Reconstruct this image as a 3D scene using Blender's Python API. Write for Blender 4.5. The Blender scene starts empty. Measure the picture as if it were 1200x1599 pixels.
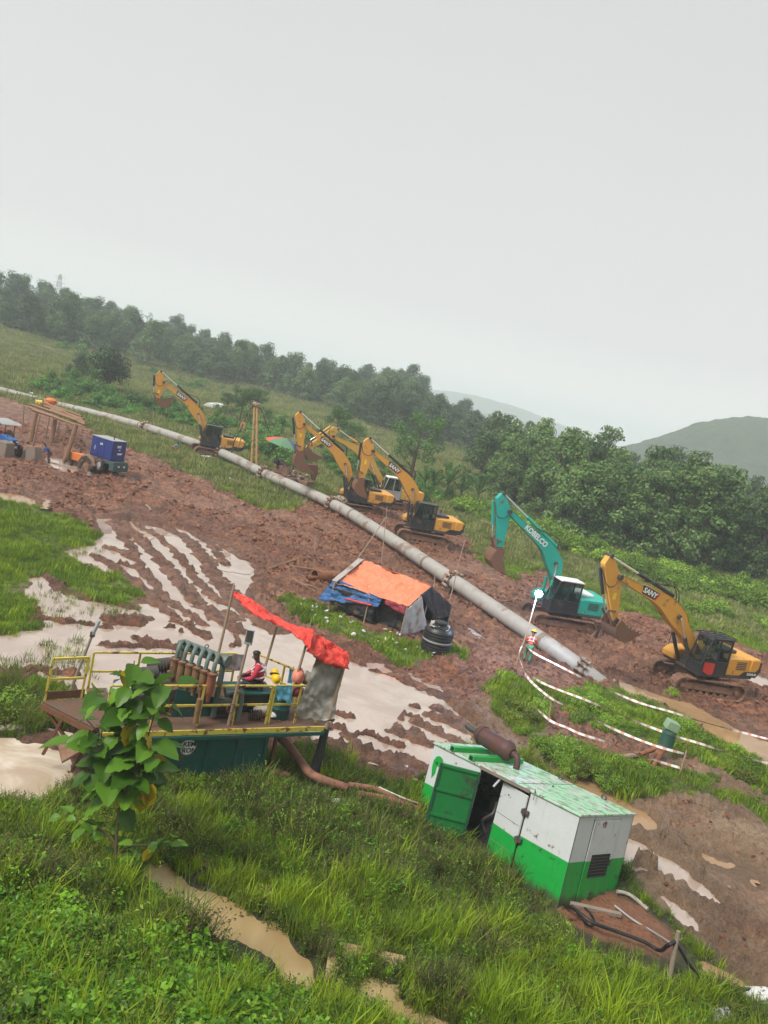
import bpy, bmesh, math, random
import numpy as np
from mathutils import Vector, Matrix, Euler
rnd = random.Random(7)
nrg = np.random.default_rng(11)
PI = math.pi
S = bpy.context.scene
COL = S.collection
# ------------------------------------------------------------------ camera
CH = 11.5                                    # lens height above the lowest mud
F0 = 1208.0                                  # focal length in pixels of a 1200 x 1599 frame
ROLL = math.radians(12.5)
PITCH = math.atan(180.6 / F0)
CP, SP, CR, SR = math.cos(PITCH), math.sin(PITCH), math.cos(ROLL), math.sin(ROLL)
FWD = Vector((0, CP, -SP)); UP0 = Vector((0, SP, CP)); RT0 = Vector((1, 0, 0))
CRT = RT0 * CR + UP0 * SR
CUP = UP0 * CR - RT0 * SR
CAM = Vector((0, 0, CH))
cd = bpy.data.cameras.new('camera'); cam = bpy.data.objects.new('camera', cd); COL.objects.link(cam)
cd.sensor_fit = 'VERTICAL'; cd.sensor_height = 24; cd.lens = 24 * F0 / 1599.0
cd.clip_start = 0.1; cd.clip_end = 6000
mw = Matrix((CRT, CUP, -FWD)).transposed().to_4x4(); mw.translation = CAM
cam.matrix_world = mw
S.camera = cam
# ------------------------------------------------------------------ light
SUN_EL, SUN_AZ = math.radians(50), math.radians(232)     # azimuth clockwise from +Y (behind the camera, a little left)
W = bpy.data.worlds.new('World'); S.world = W; W.use_nodes = True
nt = W.node_tree; nt.nodes.clear()
n_out = nt.nodes.new('ShaderNodeOutputWorld'); n_bg = nt.nodes.new('ShaderNodeBackground')
n_sky = nt.nodes.new('ShaderNodeTexSky'); n_sky.sky_type = 'NISHITA'; n_sky.sun_disc = False
n_sky.sun_elevation = SUN_EL; n_sky.sun_rotation = SUN_AZ; n_sky.dust_density = 6; n_sky.air_density = 1.0
n_tc = nt.nodes.new('ShaderNodeTexCoord'); n_sep = nt.nodes.new('ShaderNodeSeparateXYZ')
n_rmp = nt.nodes.new('ShaderNodeValToRGB'); n_mix = nt.nodes.new('ShaderNodeMixRGB')
nt.links.new(n_tc.outputs['Generated'], n_sep.inputs[0]); nt.links.new(n_sep.outputs['Z'], n_rmp.inputs[0])
SKY = 10.0                                   # overcast cloud layer, in the sky texture's own units (background strength 0.07)
cr = n_rmp.color_ramp; cr.elements[0].position = 0.0; cr.elements[0].color = (1.62, 1.58, 1.52, 1)
cr.elements[1].position = 1.0; cr.elements[1].color = (1.22, 1.26, 1.24, 1)
e = cr.elements.new(0.12); e.color = (1.18, 1.18, 1.16, 1)
e = cr.elements.new(0.45); e.color = (1.03, 1.05, 1.035, 1)
n_sc = nt.nodes.new('ShaderNodeMixRGB'); n_sc.blend_type = 'MULTIPLY'; n_sc.inputs[0].default_value = 1
# soft thin-cloud unevenness
n_cl = nt.nodes.new('ShaderNodeTexNoise'); n_cl.inputs['Scale'].default_value = 1.6; n_cl.inputs['Detail'].default_value = 3
n_mr = nt.nodes.new('ShaderNodeMapRange'); n_mr.inputs['To Min'].default_value = 0.965 * SKY; n_mr.inputs['To Max'].default_value = 1.035 * SKY
nt.links.new(n_tc.outputs['Generated'], n_cl.inputs['Vector']); nt.links.new(n_cl.outputs['Fac'], n_mr.inputs['Value'])
nt.links.new(n_rmp.outputs[0], n_sc.inputs[1]); nt.links.new(n_mr.outputs[0], n_sc.inputs[2])
n_mix.inputs[0].default_value = 0.93
nt.links.new(n_sky.outputs[0], n_mix.inputs[1]); nt.links.new(n_sc.outputs[0], n_mix.inputs[2])
nt.links.new(n_mix.outputs[0], n_bg.inputs[0]); n_bg.inputs[1].default_value = 0.0515
nt.links.new(n_bg.outputs[0], n_out.inputs[0])
sd_ = bpy.data.lights.new('sun', 'SUN'); sd_.energy = 3.0; sd_.angle = math.radians(22); sd_.color = (1, 0.95, 0.88)
sun = bpy.data.objects.new('sun', sd_); COL.objects.link(sun)
sdir = Vector((math.sin(SUN_AZ) * math.cos(SUN_EL), math.cos(SUN_AZ) * math.cos(SUN_EL), math.sin(SUN_EL)))
sun.rotation_euler = (-sdir).to_track_quat('-Z', 'Y').to_euler(); sun.location = (0, -20, 60)
S.view_settings.view_transform = 'Standard'; S.view_settings.look = 'None'
S.view_settings.exposure = 0.48; S.view_settings.gamma = 1.0; S.view_settings.use_curve_mapping = False
S.render.engine = 'CYCLES'
S.cycles.use_denoising = True
S.cycles.max_bounces = 8; S.cycles.diffuse_bounces = 2; S.cycles.glossy_bounces = 2; S.cycles.transmission_bounces = 4
S.cycles.transparent_max_bounces = 12; S.cycles.volume_bounces = 3
# ------------------------------------------------------------------ projection helpers (layout measured from the photograph)
def ray(px, py):
    return (FWD * F0 + CRT * (px - 600.0) - CUP * (py - 799.5)).normalized()
def at_z(px, py, z):
    r = ray(px, py); return CAM + r * ((z - CH) / r.z)
def at_d(px, py, d):
    r = ray(px, py); return CAM + r * (d / r.dot(FWD))
def at_y(px, py, y):
    r = ray(px, py); return CAM + r * (y / r.y)
def az_pt(px, py, y):
    p = at_y(px, py, y); return (p.x, p.y)
# ------------------------------------------------------------------ noise
def _hash(ix, iy, seed):
    h = (ix * 374761393 + iy * 668265263 + seed * 1442695041) & 0xFFFFFFFF
    h = ((h ^ (h >> 13)) * 1274126177) & 0xFFFFFFFF
    h = (h ^ (h >> 16)) & 0xFFFFFFFF
    return h
def perlin(x, y, seed=0):
    x = np.asarray(x, dtype=np.float64); y = np.asarray(y, dtype=np.float64)
    ix = np.floor(x).astype(np.int64); iy = np.floor(y).astype(np.int64)
    fx = x - ix; fy = y - iy
    u = fx * fx * fx * (fx * (fx * 6 - 15) + 10); v = fy * fy * fy * (fy * (fy * 6 - 15) + 10)
    def g(dx, dy):
        a = _hash(ix + dx, iy + dy, seed).astype(np.float64) * (2 * PI / 4294967296.0)
        return np.cos(a) * (fx - dx) + np.sin(a) * (fy - dy)
    a, b, c, d = g(0, 0), g(1, 0), g(0, 1), g(1, 1)
    return ((a + (b - a) * u) + ((c + (d - c) * u) - (a + (b - a) * u)) * v) * 1.5
def fbm(x, y, octv=4, seed=0, gain=0.5):
    s = 0; a = 1.0; t = 0
    for k in range(octv):
        s = s + a * perlin(x * 2 ** k + 17.3 * k, y * 2 ** k - 9.1 * k, seed + k); t += a; a *= gain
    return s / t
def sstep(a, b, x):
    t = np.clip((x - a) / (b - a), 0, 1); return t * t * (3 - 2 * t)
def inpoly(x, y, P):
    r = np.zeros(np.shape(x), bool); n = len(P)
    for i in range(n):
        x0, y0 = P[i]; x1, y1 = P[(i + 1) % n]
        if y0 == y1: continue
        c = (y0 > y) != (y1 > y)
        r ^= c & (x < (x1 - x0) * (y - y0) / (y1 - y0) + x0)
    return r
def dseg(x, y, P, closed=True):
    m = np.full(np.shape(x), 1e9); n = len(P)
    for i in range(n if closed else n - 1):
        x0, y0 = P[i]; x1, y1 = P[(i + 1) % n]
        dx, dy = x1 - x0, y1 - y0; L = dx * dx + dy * dy + 1e-9
        t = np.clip(((x - x0) * dx + (y - y0) * dy) / L, 0, 1)
        m = np.minimum(m, (x - x0 - t * dx) ** 2 + (y - y0 - t * dy) ** 2)
    return np.sqrt(m)
def sdist(x, y, P):
    """signed distance, positive inside; far points are cut off cheaply"""
    x = np.asarray(x, float); y = np.asarray(y, float)
    xs = [p[0] for p in P]; ys = [p[1] for p in P]
    out = np.full(x.shape, -50.0)
    k = (x > min(xs) - 6) & (x < max(xs) + 6) & (y > min(ys) - 6) & (y < max(ys) + 6)
    if k.any():
        d = dseg(x[k], y[k], P); out[k] = np.where(inpoly(x[k], y[k], P), d, -d)
    return out
# ------------------------------------------------------------------ terrain: base height from survey points
CTL = []
for px, py, z in [
    (1095,1085,.2),(1200,1100,.1),(1000,1020,.2),(900,985,.3),(760,900,.7),(690,870,1.0),(620,850,1.1),
    (925,1075,0.0),(845,1010,.35),(770,965,.5),(680,900,.8),(600,850,1.0),(520,800,1.2),(400,752,1.6),(250,692,1.9),(128,657,1.6),(15,622,1.2),
    (560,810,1.3),(320,708,2.0),(165,748,1.2),(60,760,1.1),(0,800,.8),(-100,760,1.2),(-150,950,.5),(-200,1100,.8),
    (170,815,.45),(330,835,.45),(390,880,.4),(380,1000,.3),(200,900,.3),(60,930,.3),(120,1000,.3),(300,1010,.3),(560,1040,.3),(650,1080,.3),(700,1150,.3),(560,1180,.4),(0,1050,.5),
    (600,1000,.6),(700,1030,.5),(500,950,.6),(460,900,.8),(450,820,.9),(300,780,.9),
    (850,1050,.4),(780,1100,.6),(1000,1130,.35),(1100,1200,.2),(1250,1170,.1),(1250,1250,.1),
    (880,1405,.2),(650,1290,-.15),(700,1330,.0),(610,1255,.2),(970,1395,.1),(800,1150,.5),(930,1210,.2),
    (1100,1300,.0),(1250,1400,.0),(1150,1500,.05),(1000,1400,.05),(1300,1600,.1),
    (1040,1530,.6),(900,1500,.8),(1150,1599,.5),(700,1450,1.0),(800,1599,1.7),(600,1599,2.3),(600,1400,1.3),(600,1310,.6),(550,1230,.5),(450,1240,.7),(350,1260,1.1),(300,1320,1.2),
    (180,1370,1.7),(50,1300,1.5),(230,1348,1.42),(262,1358,1.34),(350,1410,1.3),(430,1462,1.3),(500,1530,1.34),(640,1560,1.74),(700,1585,1.74),(0,1200,.9),(60,1210,.8),(100,1450,2.5),(-50,1599,3.6),(200,1599,3.3),(400,1599,2.7),(500,1570,2.0),(-200,1500,3.2),(-200,1300,1.8),(100,1160,.7),(250,1180,.8),(400,1190,.6),
    (800,1800,2.6),(1150,1800,1.4),(400,1850,4.2),(0,1850,5.0),
    (0,560,3.2),(0,600,1.8),(200,600,2.7),(300,600,3.6),(400,640,3.6),(480,650,3.6),(560,680,3.0),(700,715,2.0),(760,725,1.6),(740,765,1.3),
    (800,790,1.0),(900,850,.6),(933,848,.5),(1083,890,.3),(1200,910,.1),(1000,930,.3),(1200,990,.1),(870,890,.5),
    ]:
    p = at_z(px, py, z); CTL.append((p.x, p.y, z))
for px, y, z in [(-150,200,9),(0,205,7.4),(120,200,6.6),(300,215,6),(450,215,5.5),(600,210,4.5),(700,210,3),(800,200,1.5),(1000,200,.5),(1200,200,0),(1400,200,0),
                 (-300,280,16),(-100,280,14),(60,280,12.5),(150,280,12),(250,285,9.5),(320,290,8),(420,290,9),(520,290,10),(610,290,12.5),(660,290,10),(720,290,2.0),(800,290,-4),(1000,300,-6),(1200,300,-6),(1500,300,-4),
                 (-300,420,14),(0,420,10),(300,420,6),(600,420,4),(900,420,-8),(1300,420,-8),(-600,120,4),(-500,60,1.5),(1700,60,0.2),(1800,120,0),(1700,30,0.3),(-700,30,2.0)]:
    x_, y_ = az_pt(px, 800, y)[0], y
    u = (px - 600) * CR / F0 * y * 1.0
    CTL.append((u, y, z))
CTL += [(0, 3, 7.2), (-12, 3, 7.4), (12, 3, 6.4), (0, -8, 9.6), (-30, -8, 9.6), (30, -8, 9), (-25, 6, 5.5), (22, 6, 3.2), (60, 0, 3), (-60, 0, 5)]
CTL = np.array(CTL)
def _warp(x, y):       # work in a log-radius frame so that near and far points weigh alike
    r = np.sqrt(x * x + y * y) + 6; a = np.arctan2(x, y)
    return np.log(r) * 2.2, a * 2.2
_cx, _cy = _warp(CTL[:, 0], CTL[:, 1])
_K = np.sqrt((_cx[:, None] - _cx[None]) ** 2 + (_cy[:, None] - _cy[None]) ** 2)
NCT = len(CTL)
_A = np.zeros((NCT + 1, NCT + 1)); _A[:NCT, :NCT] = -_K + np.eye(NCT) * -0.0; _A[:NCT, :NCT] += np.eye(NCT) * 0.02; _A[NCT, :NCT] = 1; _A[:NCT, NCT] = 1
_w = np.linalg.solve(_A, np.append(CTL[:, 2], 0))
def base_z(x, y):
    x = np.atleast_1d(np.asarray(x, float)); y = np.atleast_1d(np.asarray(y, float))
    wx, wy = _warp(x, y); out = np.full(x.shape, _w[NCT])
    for i in range(NCT):
        out -= _w[i] * np.sqrt((wx - _cx[i]) ** 2 + (wy - _cy[i]) ** 2 + 0.0006)
    r = np.sqrt(x * x + y * y)
    return out + (-6 - out) * sstep(480, 800, r)
def g_at(px, py):
    """where the line of sight through a photograph pixel meets the base ground"""
    r = ray(px, py)
    ts = np.geomspace(6, 900, 260)
    P = np.array(CAM)[None] + ts[:, None] * np.array(r)[None]
    h = P[:, 2] - base_z(P[:, 0], P[:, 1])
    k = np.where(h < 0)[0]
    if len(k) == 0: return CAM + r * 400
    i = k[0]; a, b = ts[i - 1], ts[i]
    t = a + (b - a) * h[i - 1] / (h[i - 1] - h[i])
    for _ in range(2):
        p = CAM + r * t; hh = p.z - float(base_z(p.x, p.y)[0]); t += hh / max(0.05, -r.z) * 0.7
    return CAM + r * t
def gp(pts):
    return [(p.x, p.y) for p in (g_at(*q) for q in pts)]
# ------------------------------------------------------------------ materials
MATS = {}
def _n(nt, t, **kw):
    n = nt.nodes.new(t)
    for k, v in kw.items():
        if k.startswith('i_'): n.inputs[k[2:].replace('_', ' ')].default_value = v
        else: setattr(n, k, v)
    return n
def new_mat(name):
    m = bpy.data.materials.new(name); m.use_nodes = True; nt = m.node_tree
    b = nt.nodes['Principled BSDF']; MATS[name] = m
    return m, nt, b
def c4(c): return (c[0], c[1], c[2], 1)
def mixc(nt, fac, a, b, mode='MIX'):
    n = nt.nodes.new('ShaderNodeMixRGB'); n.blend_type = mode
    for s, v in ((0, fac), (1, a), (2, b)):
        if isinstance(v, bpy.types.NodeSocket): nt.links.new(v, n.inputs[s])
        elif isinstance(v, (int, float)): n.inputs[s].default_value = v if s == 0 else (v, v, v, 1)
        else: n.inputs[s].default_value = c4(v)
    return n.outputs[0]
def noise(nt, vec, scale, detail=4, rough=0.55, lo=None, hi=None, dist=0.0):
    n = nt.nodes.new('ShaderNodeTexNoise'); n.inputs['Scale'].default_value = scale; n.inputs['Detail'].default_value = detail
    n.inputs['Roughness'].default_value = rough; n.inputs['Distortion'].default_value = dist
    if vec is not None: nt.links.new(vec, n.inputs['Vector'])
    if lo is None: return n.outputs['Fac']
    r = nt.nodes.new('ShaderNodeMapRange'); r.interpolation_type = 'SMOOTHSTEP'
    r.inputs['From Min'].default_value = lo; r.inputs['From Max'].default_value = hi
    nt.links.new(n.outputs['Fac'], r.inputs['Value']); return r.outputs[0]
def maprange(nt, v, a, b, c=0.0, d=1.0, smooth=False):
    r = nt.nodes.new('ShaderNodeMapRange')
    if smooth: r.interpolation_type = 'SMOOTHSTEP'
    for k, x in (('From Min', a), ('From Max', b), ('To Min', c), ('To Max', d)): r.inputs[k].default_value = x
    nt.links.new(v, r.inputs['Value']); return r.outputs[0]
def mathn(nt, op, a, b=0.0):
    n = nt.nodes.new('ShaderNodeMath'); n.operation = op
    for s, v in ((0, a), (1, b)):
        if isinstance(v, bpy.types.NodeSocket): nt.links.new(v, n.inputs[s])
        else: n.inputs[s].default_value = v
    return n.outputs[0]
def bump(nt, b, h, strength=0.4, dist=0.02):
    n = nt.nodes.new('ShaderNodeBump'); n.inputs['Strength'].default_value = strength; n.inputs['Distance'].default_value = dist
    nt.links.new(h, n.inputs['Height']); nt.links.new(n.outputs[0], b.inputs['Normal'])
def coords(nt, kind='Object', scale=None):
    t = nt.nodes.new('ShaderNodeTexCoord')
    if scale is None: return t.outputs[kind]
    m = nt.nodes.new('ShaderNodeMapping'); m.inputs['Scale'].default_value = scale
    nt.links.new(t.outputs[kind], m.inputs[0]); return m.outputs[0]
def solid(name, col, rough=0.6, metal=0.0, var=0.15, dirt=None, dirt_amt=0.0, dscale=3.0, scale=6.0, bmp=0.0, rust=None, rust_amt=0.0, spec=0.5, low=None):
    """painted / cloth / metal surface with tone variation, mud splashes and rust patches.
    low = (height, softness): mud caked below that height of the thing itself (splash line)"""
    m, nt, b = new_mat(name); v = coords(nt)
    c = mixc(nt, noise(nt, v, scale, 5), [x * (1 - var) for x in col], [min(1, x * (1 + var)) for x in col])
    if rust:
        f = noise(nt, v, dscale * 1.7, 8, 0.65, 0.60 - rust_amt * 0.3, 0.66 - rust_amt * 0.3); c = mixc(nt, f, c, rust)
    if dirt:
        f = noise(nt, v, dscale, 7, 0.62, 0.66 - dirt_amt * 0.42, 0.80 - dirt_amt * 0.42)
        if low:
            z = nt.nodes.new('ShaderNodeSeparateXYZ'); nt.links.new(v, z.inputs[0])
            zz = mathn(nt, 'ADD', z.outputs[2], mathn(nt, 'MULTIPLY', noise(nt, v, dscale * 1.3, 5), low[1] * 2.0))
            f = mathn(nt, 'MAXIMUM', f, maprange(nt, zz, low[0] + low[1] * 1.6, low[0] + low[1] * 0.6, 0, 1, True))
        f = mathn(nt, 'MULTIPLY', f, 0.9)
        c = mixc(nt, f, c, mixc(nt, noise(nt, v, 14, 4), [x * 0.7 for x in dirt], dirt))
        r = mixc(nt, f, (rough,) * 3, (0.85,) * 3); nt.links.new(r, b.inputs['Roughness'])
    else: b.inputs['Roughness'].default_value = rough
    nt.links.new(c, b.inputs['Base Color']); b.inputs['Metallic'].default_value = metal
    b.inputs['Specular IOR Level'].default_value = spec
    if bmp: bump(nt, b, noise(nt, v, scale * 4, 5), bmp, 0.02)
    return m
MUD = (0.185, 0.092, 0.062)
# ------------------------------------------------------------------ ground regions (outlines measured on the ground)
mud_field = gp([(-260,590),(-60,612),(15,622),(60,640),(110,658),(150,672),(170,690),(280,728),(390,775),(470,792),(520,772),(560,752),(600,760),(690,800),(735,842),(745,872),(790,902),(850,893),(900,915),(960,950),(1020,962),(1060,985),(1110,985),(1160,1010),(1230,1030),(1500,1080),(1600,1900),(1230,1600),(1180,1545),(1120,1490),(1050,1440),(1000,1385),(970,1330),(890,1220),(820,1180),(740,1170),(700,1195),(640,1235),(560,1200),(480,1160),(440,1180),(240,1200),(120,1230),(-100,1235),(-400,1200)])
grass_polys = [gp(P) for P in [
    [(-200,770),(0,782),(60,797),(130,812),(163,845),(150,866),(120,868),(135,885),(190,907),(226,933),(212,948),(170,946),(120,930),(75,898),(45,905),(35,935),(52,968),(0,985),(-200,990)],
    [(-200,975),(0,980),(60,976),(88,1000),(62,1022),(0,1026),(-200,1030)],
    [(-200,1060),(0,1062),(85,1062),(120,1090),(110,1140),(60,1160),(-200,1160)],
    [(440,932),(500,940),(560,975),(640,1005),(715,1012),(720,1030),(620,1036),(560,1008),(500,978),(450,948)],
    [(170,668),(240,697),(330,742),(410,772),(470,790),(440,800),(380,778),(300,745),(215,705),(160,682)],
    [(755,1078),(800,1066),(840,1078),(860,1110),(850,1150),(800,1145),(770,1120)],
    [(830,1160),(900,1160),(960,1185),(1060,1200),(1120,1235),(1200,1270),(1260,1310),(1200,1290),(1100,1245),(1040,1250),(940,1248),(880,1210)],
    [(862,1092),(930,1070),(990,1080),(1060,1120),(1130,1160),(1200,1200),(1260,1250),(1200,1250),(1150,1215),(1050,1175),(960,1150),(900,1135)],
    [(720,800),(760,805),(800,850),(850,880),(850,893),(790,902),(748,872)],
    [(85,1030),(130,1020),(135,1040),(90,1050)],[(100,992),(140,990),(138,1008),(98,1006)],
    ]]
CHAN_TONE = gp([(760,1110),(900,1180),(1000,1240),(1050,1180),(1200,1230),(1400,1330),(1500,1900),(1200,1620),(1040,1440),(960,1380),(900,1230),(740,1175)])
BANK_TONE = gp([(872,1402),(960,1392),(1000,1415),(1050,1452),(1062,1480),(1040,1500),(960,1475),(905,1448),(870,1425)])
# water bodies: outline, level, colour key
def WB(name, pts, lvl=None, key='silt', depth=0.12):
    P = gp(pts)
    if lvl is None:
        xs = np.array([p[0] for p in P]); ys = np.array([p[1] for p in P]); lvl = float(base_z(xs, ys).mean()) - 0.03
    return dict(name=name, P=P, lvl=lvl, key=key, depth=depth)
WATERS = [
    WB('flood_water', [(150,803),(175,806),(240,812),(300,825),(345,855),(395,880),(400,905),(385,925),(400,960),(455,985),(510,1012),(560,1040),(620,1062),(690,1092),(745,1135),(745,1165),(700,1190),(650,1212),(600,1188),(545,1168),(500,1152),(400,1110),(200,1110),(90,1062),(20,1048),(-120,1040),(-120,985),(20,992),(60,985),(70,962),(35,920),(60,896),(90,925),(150,945),(215,955),(240,940),(200,905),(130,880),(95,862),(130,850),(160,835)], 0.36),
    WB('settling_pond', [(-300,1150),(0,1158),(70,1166),(112,1195),(105,1232),(60,1250),(-40,1262),(-300,1270)], 0.82, 'foam'),
    WB('drain_channel', [(840,1178),(880,1190),(930,1212),(985,1250),(1030,1285),(1015,1300),(985,1290),(940,1262),(890,1235),(850,1200)], 0.0, 'ochre'),
    WB('rain_puddle', [(975,1300),(1003,1312),(1024,1329),(1060,1345),(1071,1356),(1102,1387),(1134,1417),(1120,1412),(1097,1402),(1071,1376),(1040,1370),(1013,1362),(979,1356),(955,1350)], None),
    WB('drain_channel', [(960,1058),(1010,1075),(1080,1095),(1150,1135),(1215,1165),(1260,1190),(1260,1225),(1200,1200),(1150,1172),(1090,1130),(1030,1098),(970,1080)], 0.05, 'ochre'),
    WB('rain_puddle', [(1150,1046),(1175,1050),(1215,1068),(1215,1080),(1180,1068),(1152,1056)]),
    WB('rain_puddle', [(70,712),(95,714),(120,725),(122,740),(100,738),(74,724)]),
    WB('rain_puddle', [(-20,762),(20,768),(55,780),(50,792),(10,786),(-20,778)], None, 'ochre'),
    WB('rain_puddle', [(574,1034),(600,1040),(616,1050),(600,1052),(575,1044)]),
    WB('rain_puddle', [(325,870),(350,866),(378,880),(372,888),(340,884)]),
    WB('rain_puddle', [(1050,1225),(1085,1230),(1140,1262),(1130,1268),(1080,1245)], None, 'ochre'),
    WB('rain_puddle', [(1075,1325),(1110,1335),(1150,1350),(1140,1358),(1100,1345)], None, 'ochre'),
    WB('rain_puddle', [(1040,1400),(1060,1415),(1110,1450),(1100,1458),(1060,1432)]),
    WB('drain_channel', [(1080,1480),(1120,1500),(1175,1535),(1230,1570),(1230,1590),(1160,1555),(1100,1515)], 0.02, 'ochre'),
    WB('slope_ditch', [(225,1345),(262,1352),(300,1372),(350,1402),(400,1432),(450,1468),(492,1510),(505,1540),(470,1535),(415,1500),(355,1458),(295,1422),(245,1388)], 1.30, 'ditch', 0.2),
    WB('slope_ditch', [(560,1536),(620,1552),(700,1585),(760,1640),(720,1650),(650,1610),(580,1566)], 1.72, 'ditch', 0.15),
]
def rl(pts, w, h=0.15): return (gp(pts), w, h)
RIDGES = [
    rl([(172,812),(187,830),(205,852),(215,875),(230,900),(262,940),(300,965),(318,977)], .42),
    rl([(150,868),(180,888),(215,913),(240,938),(265,963),(300,983),(324,998)], .42),
    rl([(190,812),(212,835),(235,858),(262,888),(285,915),(312,945),(340,965),(372,987)], .62),
    rl([(212,812),(240,832),(265,852),(290,880),(303,900),(325,925),(350,942)], .45),
    rl([(225,812),(262,822),(290,838),(318,868),(338,902),(360,928),(392,962),(430,985)], .7),
    rl([(275,818),(300,826),(330,850),(352,880)], .5), rl([(333,893),(350,905),(370,930)], .6),
    rl([(170,855),(195,862),(205,872)], .45), rl([(190,880),(212,888)], .4),
    rl([(176,972),(214,973)], .8, .2), rl([(218,970),(232,968)], .3), rl([(45,968),(75,970),(108,974)], .3), rl([(126,977),(138,979)], .3), rl([(150,982),(176,985)], .2),
    rl([(160,1008),(200,1012),(240,1010),(280,1015)], .4), rl([(214,1000),(222,1002)], .35), rl([(232,1002),(258,1006)], .35), rl([(0,1046),(60,1042),(110,1052)], .35),
    rl([(258,982),(265,984)], .18), rl([(281,990),(285,991)], .15), rl([(365,1010),(372,996)], .3), rl([(355,955),(368,968)], .5, .12),
    rl([(536,1146),(565,1148),(595,1158),(625,1168)], .22), rl([(515,1160),(560,1175),(600,1185),(640,1195),(660,1208)], .35), rl([(520,1164),(570,1176)], .5, .2),
    rl([(617,1142),(635,1152),(650,1155)], .5), rl([(652,1158),(675,1168)], .5), rl([(652,1130),(672,1140),(695,1152),(715,1162)], .42), rl([(665,1118),(690,1124),(715,1138)], .35),
    rl([(684,1108),(715,1125),(735,1140)], .4), rl([(530,1116),(540,1119)], .3), rl([(632,1120),(650,1126)], .2), rl([(640,1102),(655,1105)], .18), rl([(618,1124),(625,1127)], .15),
    rl([(485,1130),(530,1136)], .3), rl([(575,1048),(620,1058),(640,1070)], .2), rl([(545,1150),(545,1152)], .3), rl([(990,1345),(1010,1350),(1020,1356)], .15, .1), rl([(1082,1366),(1090,1372)], .12, .12),
]
_a = g_at(925, 1075); _b = g_at(250, 692)
RUT = math.atan2(_b.y - _a.y, _b.x - _a.x)          # direction of the pipe and of the wheel ruts
BANKS = [(gp([(745,1120),(790,1090),(815,1060),(850,1075)]), .9, .35), (gp([(900,1225),(990,1215),(1060,1235),(1130,1270)]), 1.0, .30),
                    (gp([(700,1040),(740,1060),(800,1085)]), .8, .35), (gp([(1015,1285),(1090,1303),(1190,1325),(1280,1350)]), .8, .28)]
def terrain(x, y, full=True):
    """height and masks of the ground at arrays x, y"""
    z = base_z(x, y); r = np.sqrt(x * x + y * y)
    jx = fbm(x * .5, y * .5, 3, 5) * 1.3 * np.clip(r / 30, .35, 3); jy = fbm(x * .5, y * .5, 3, 9) * 1.3 * np.clip(r / 30, .35, 3)
    mf = sdist(x + jx * .6, y + jy * .6, mud_field)
    mud = sstep(-.25, .25, mf)
    gr = 1 - mud
    for P in grass_polys:
        gr = np.maximum(gr, sstep(-.15, .25, sdist(x + jx * .5, y + jy * .5, P) + fbm(x * 2.2, y * 2.2, 2, 3) * .25))
    mud = 1 - gr
    ca, sa = math.cos(RUT), math.sin(RUT)
    u = x * ca + y * sa; v = -x * sa + y * ca
    wv = fbm(u * .05, v * .05, 2, 31) * 3
    near = np.clip(1.7 - r / 90, .4, 1)
    big = fbm(u * .16, v * .55 + wv, 3, 21) * .26
    n1 = fbm(u * .9, v * 2.0 + wv, 4, 41, .6); clod = np.abs(n1) * .62 - .08
    clod2 = np.abs(fbm(x * 2.4, y * 2.4, 4, 51, .65)) * .34
    rut = np.sin((v + wv * .6) * 2.3 + fbm(u * .3, v * .3, 2, 61) * 3) * .11 * sstep(0, .3, fbm(u * .07, v * .12, 2, 71) + .15)
    smooth = sstep(.1, .35, fbm(u * .12, v * .2, 3, 81))      # slick trodden patches
    mz = (big + (clod + clod2) * (1 - .7 * smooth) + rut) * near
    gz = fbm(x * .35, y * .35, 4, 91) * .14 + fbm(x * 1.7, y * 1.7, 3, 95) * .06
    z = z + mud * mz + gr * gz * np.clip(r / 25, .5, 3)
    # low earth bank piled along the drain and under the tape
    wet = np.zeros_like(z); bk = np.zeros_like(z)
    for P, w, h in BANKS:
        k = (x > min(p[0] for p in P) - 4) & (x < max(p[0] for p in P) + 4) & (y > min(p[1] for p in P) - 4) & (y < max(p[1] for p in P) + 4)
        if k.any() and h > 0:
            d = dseg(x[k], y[k], P, False); z[k] += h * np.exp(-(d / w) ** 2) * (1 + .6 * fbm(x[k] * 1.5, y[k] * 1.5, 3, 15))
    jwx, jwy = fbm(x * 1.1, y * 1.1, 3, 12) * .5, fbm(x * 1.1, y * 1.1, 3, 14) * .5
    WATERS[3]['jit'] = .45; SD = [sdist(x + jwx * wb.get('jit', 1), y + jwy * wb.get('jit', 1), wb['P']) for wb in WATERS]
    for wb, sdv in zip(WATERS, SD):                       # rims first, then every bed, so that neighbours never fill each other
        L = wb['lvl']; k = sdv > -.9
        if not k.any(): continue
        s = sdv[k]; zz = z[k]; t = sstep(-.9, -.45, s)
        z[k] = zz * (1 - t) + t * (np.maximum(zz, L + .02 + .05 * sstep(0, -.6, s)) if wb['name'] != 'slope_ditch' else np.maximum(np.minimum(zz, L + .08 - s * 1.0), L + .02))
    for wb, sdv in zip(WATERS, SD):
        L = wb['lvl']; k = sdv > -2.2
        if not k.any(): continue
        s = sdv[k]
        bed = L - wb['depth'] * sstep(-.02, .5, s) + fbm(x[k] * 1.6, y[k] * 1.6, 3, 19) * .03; t = sstep(-.12, .06, s)
        z[k] = z[k] * (1 - t) + np.minimum(bed, L - .02) * t
        wet[k] = np.maximum(wet[k], sstep(-1.6, 0, s)); gr[k] *= 1 - .9 * sstep(-.1, .2, s)
    bnk = sstep(-.2, .3, sdist(x + fbm(x, y, 2, 2) * .5, y, BANK_TONE)); gr = gr * (1 - bnk); z = z + bnk * (np.abs(fbm(x * 2.2, y * 2.2, 4, 88, .6)) * .22 - .03)
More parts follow.
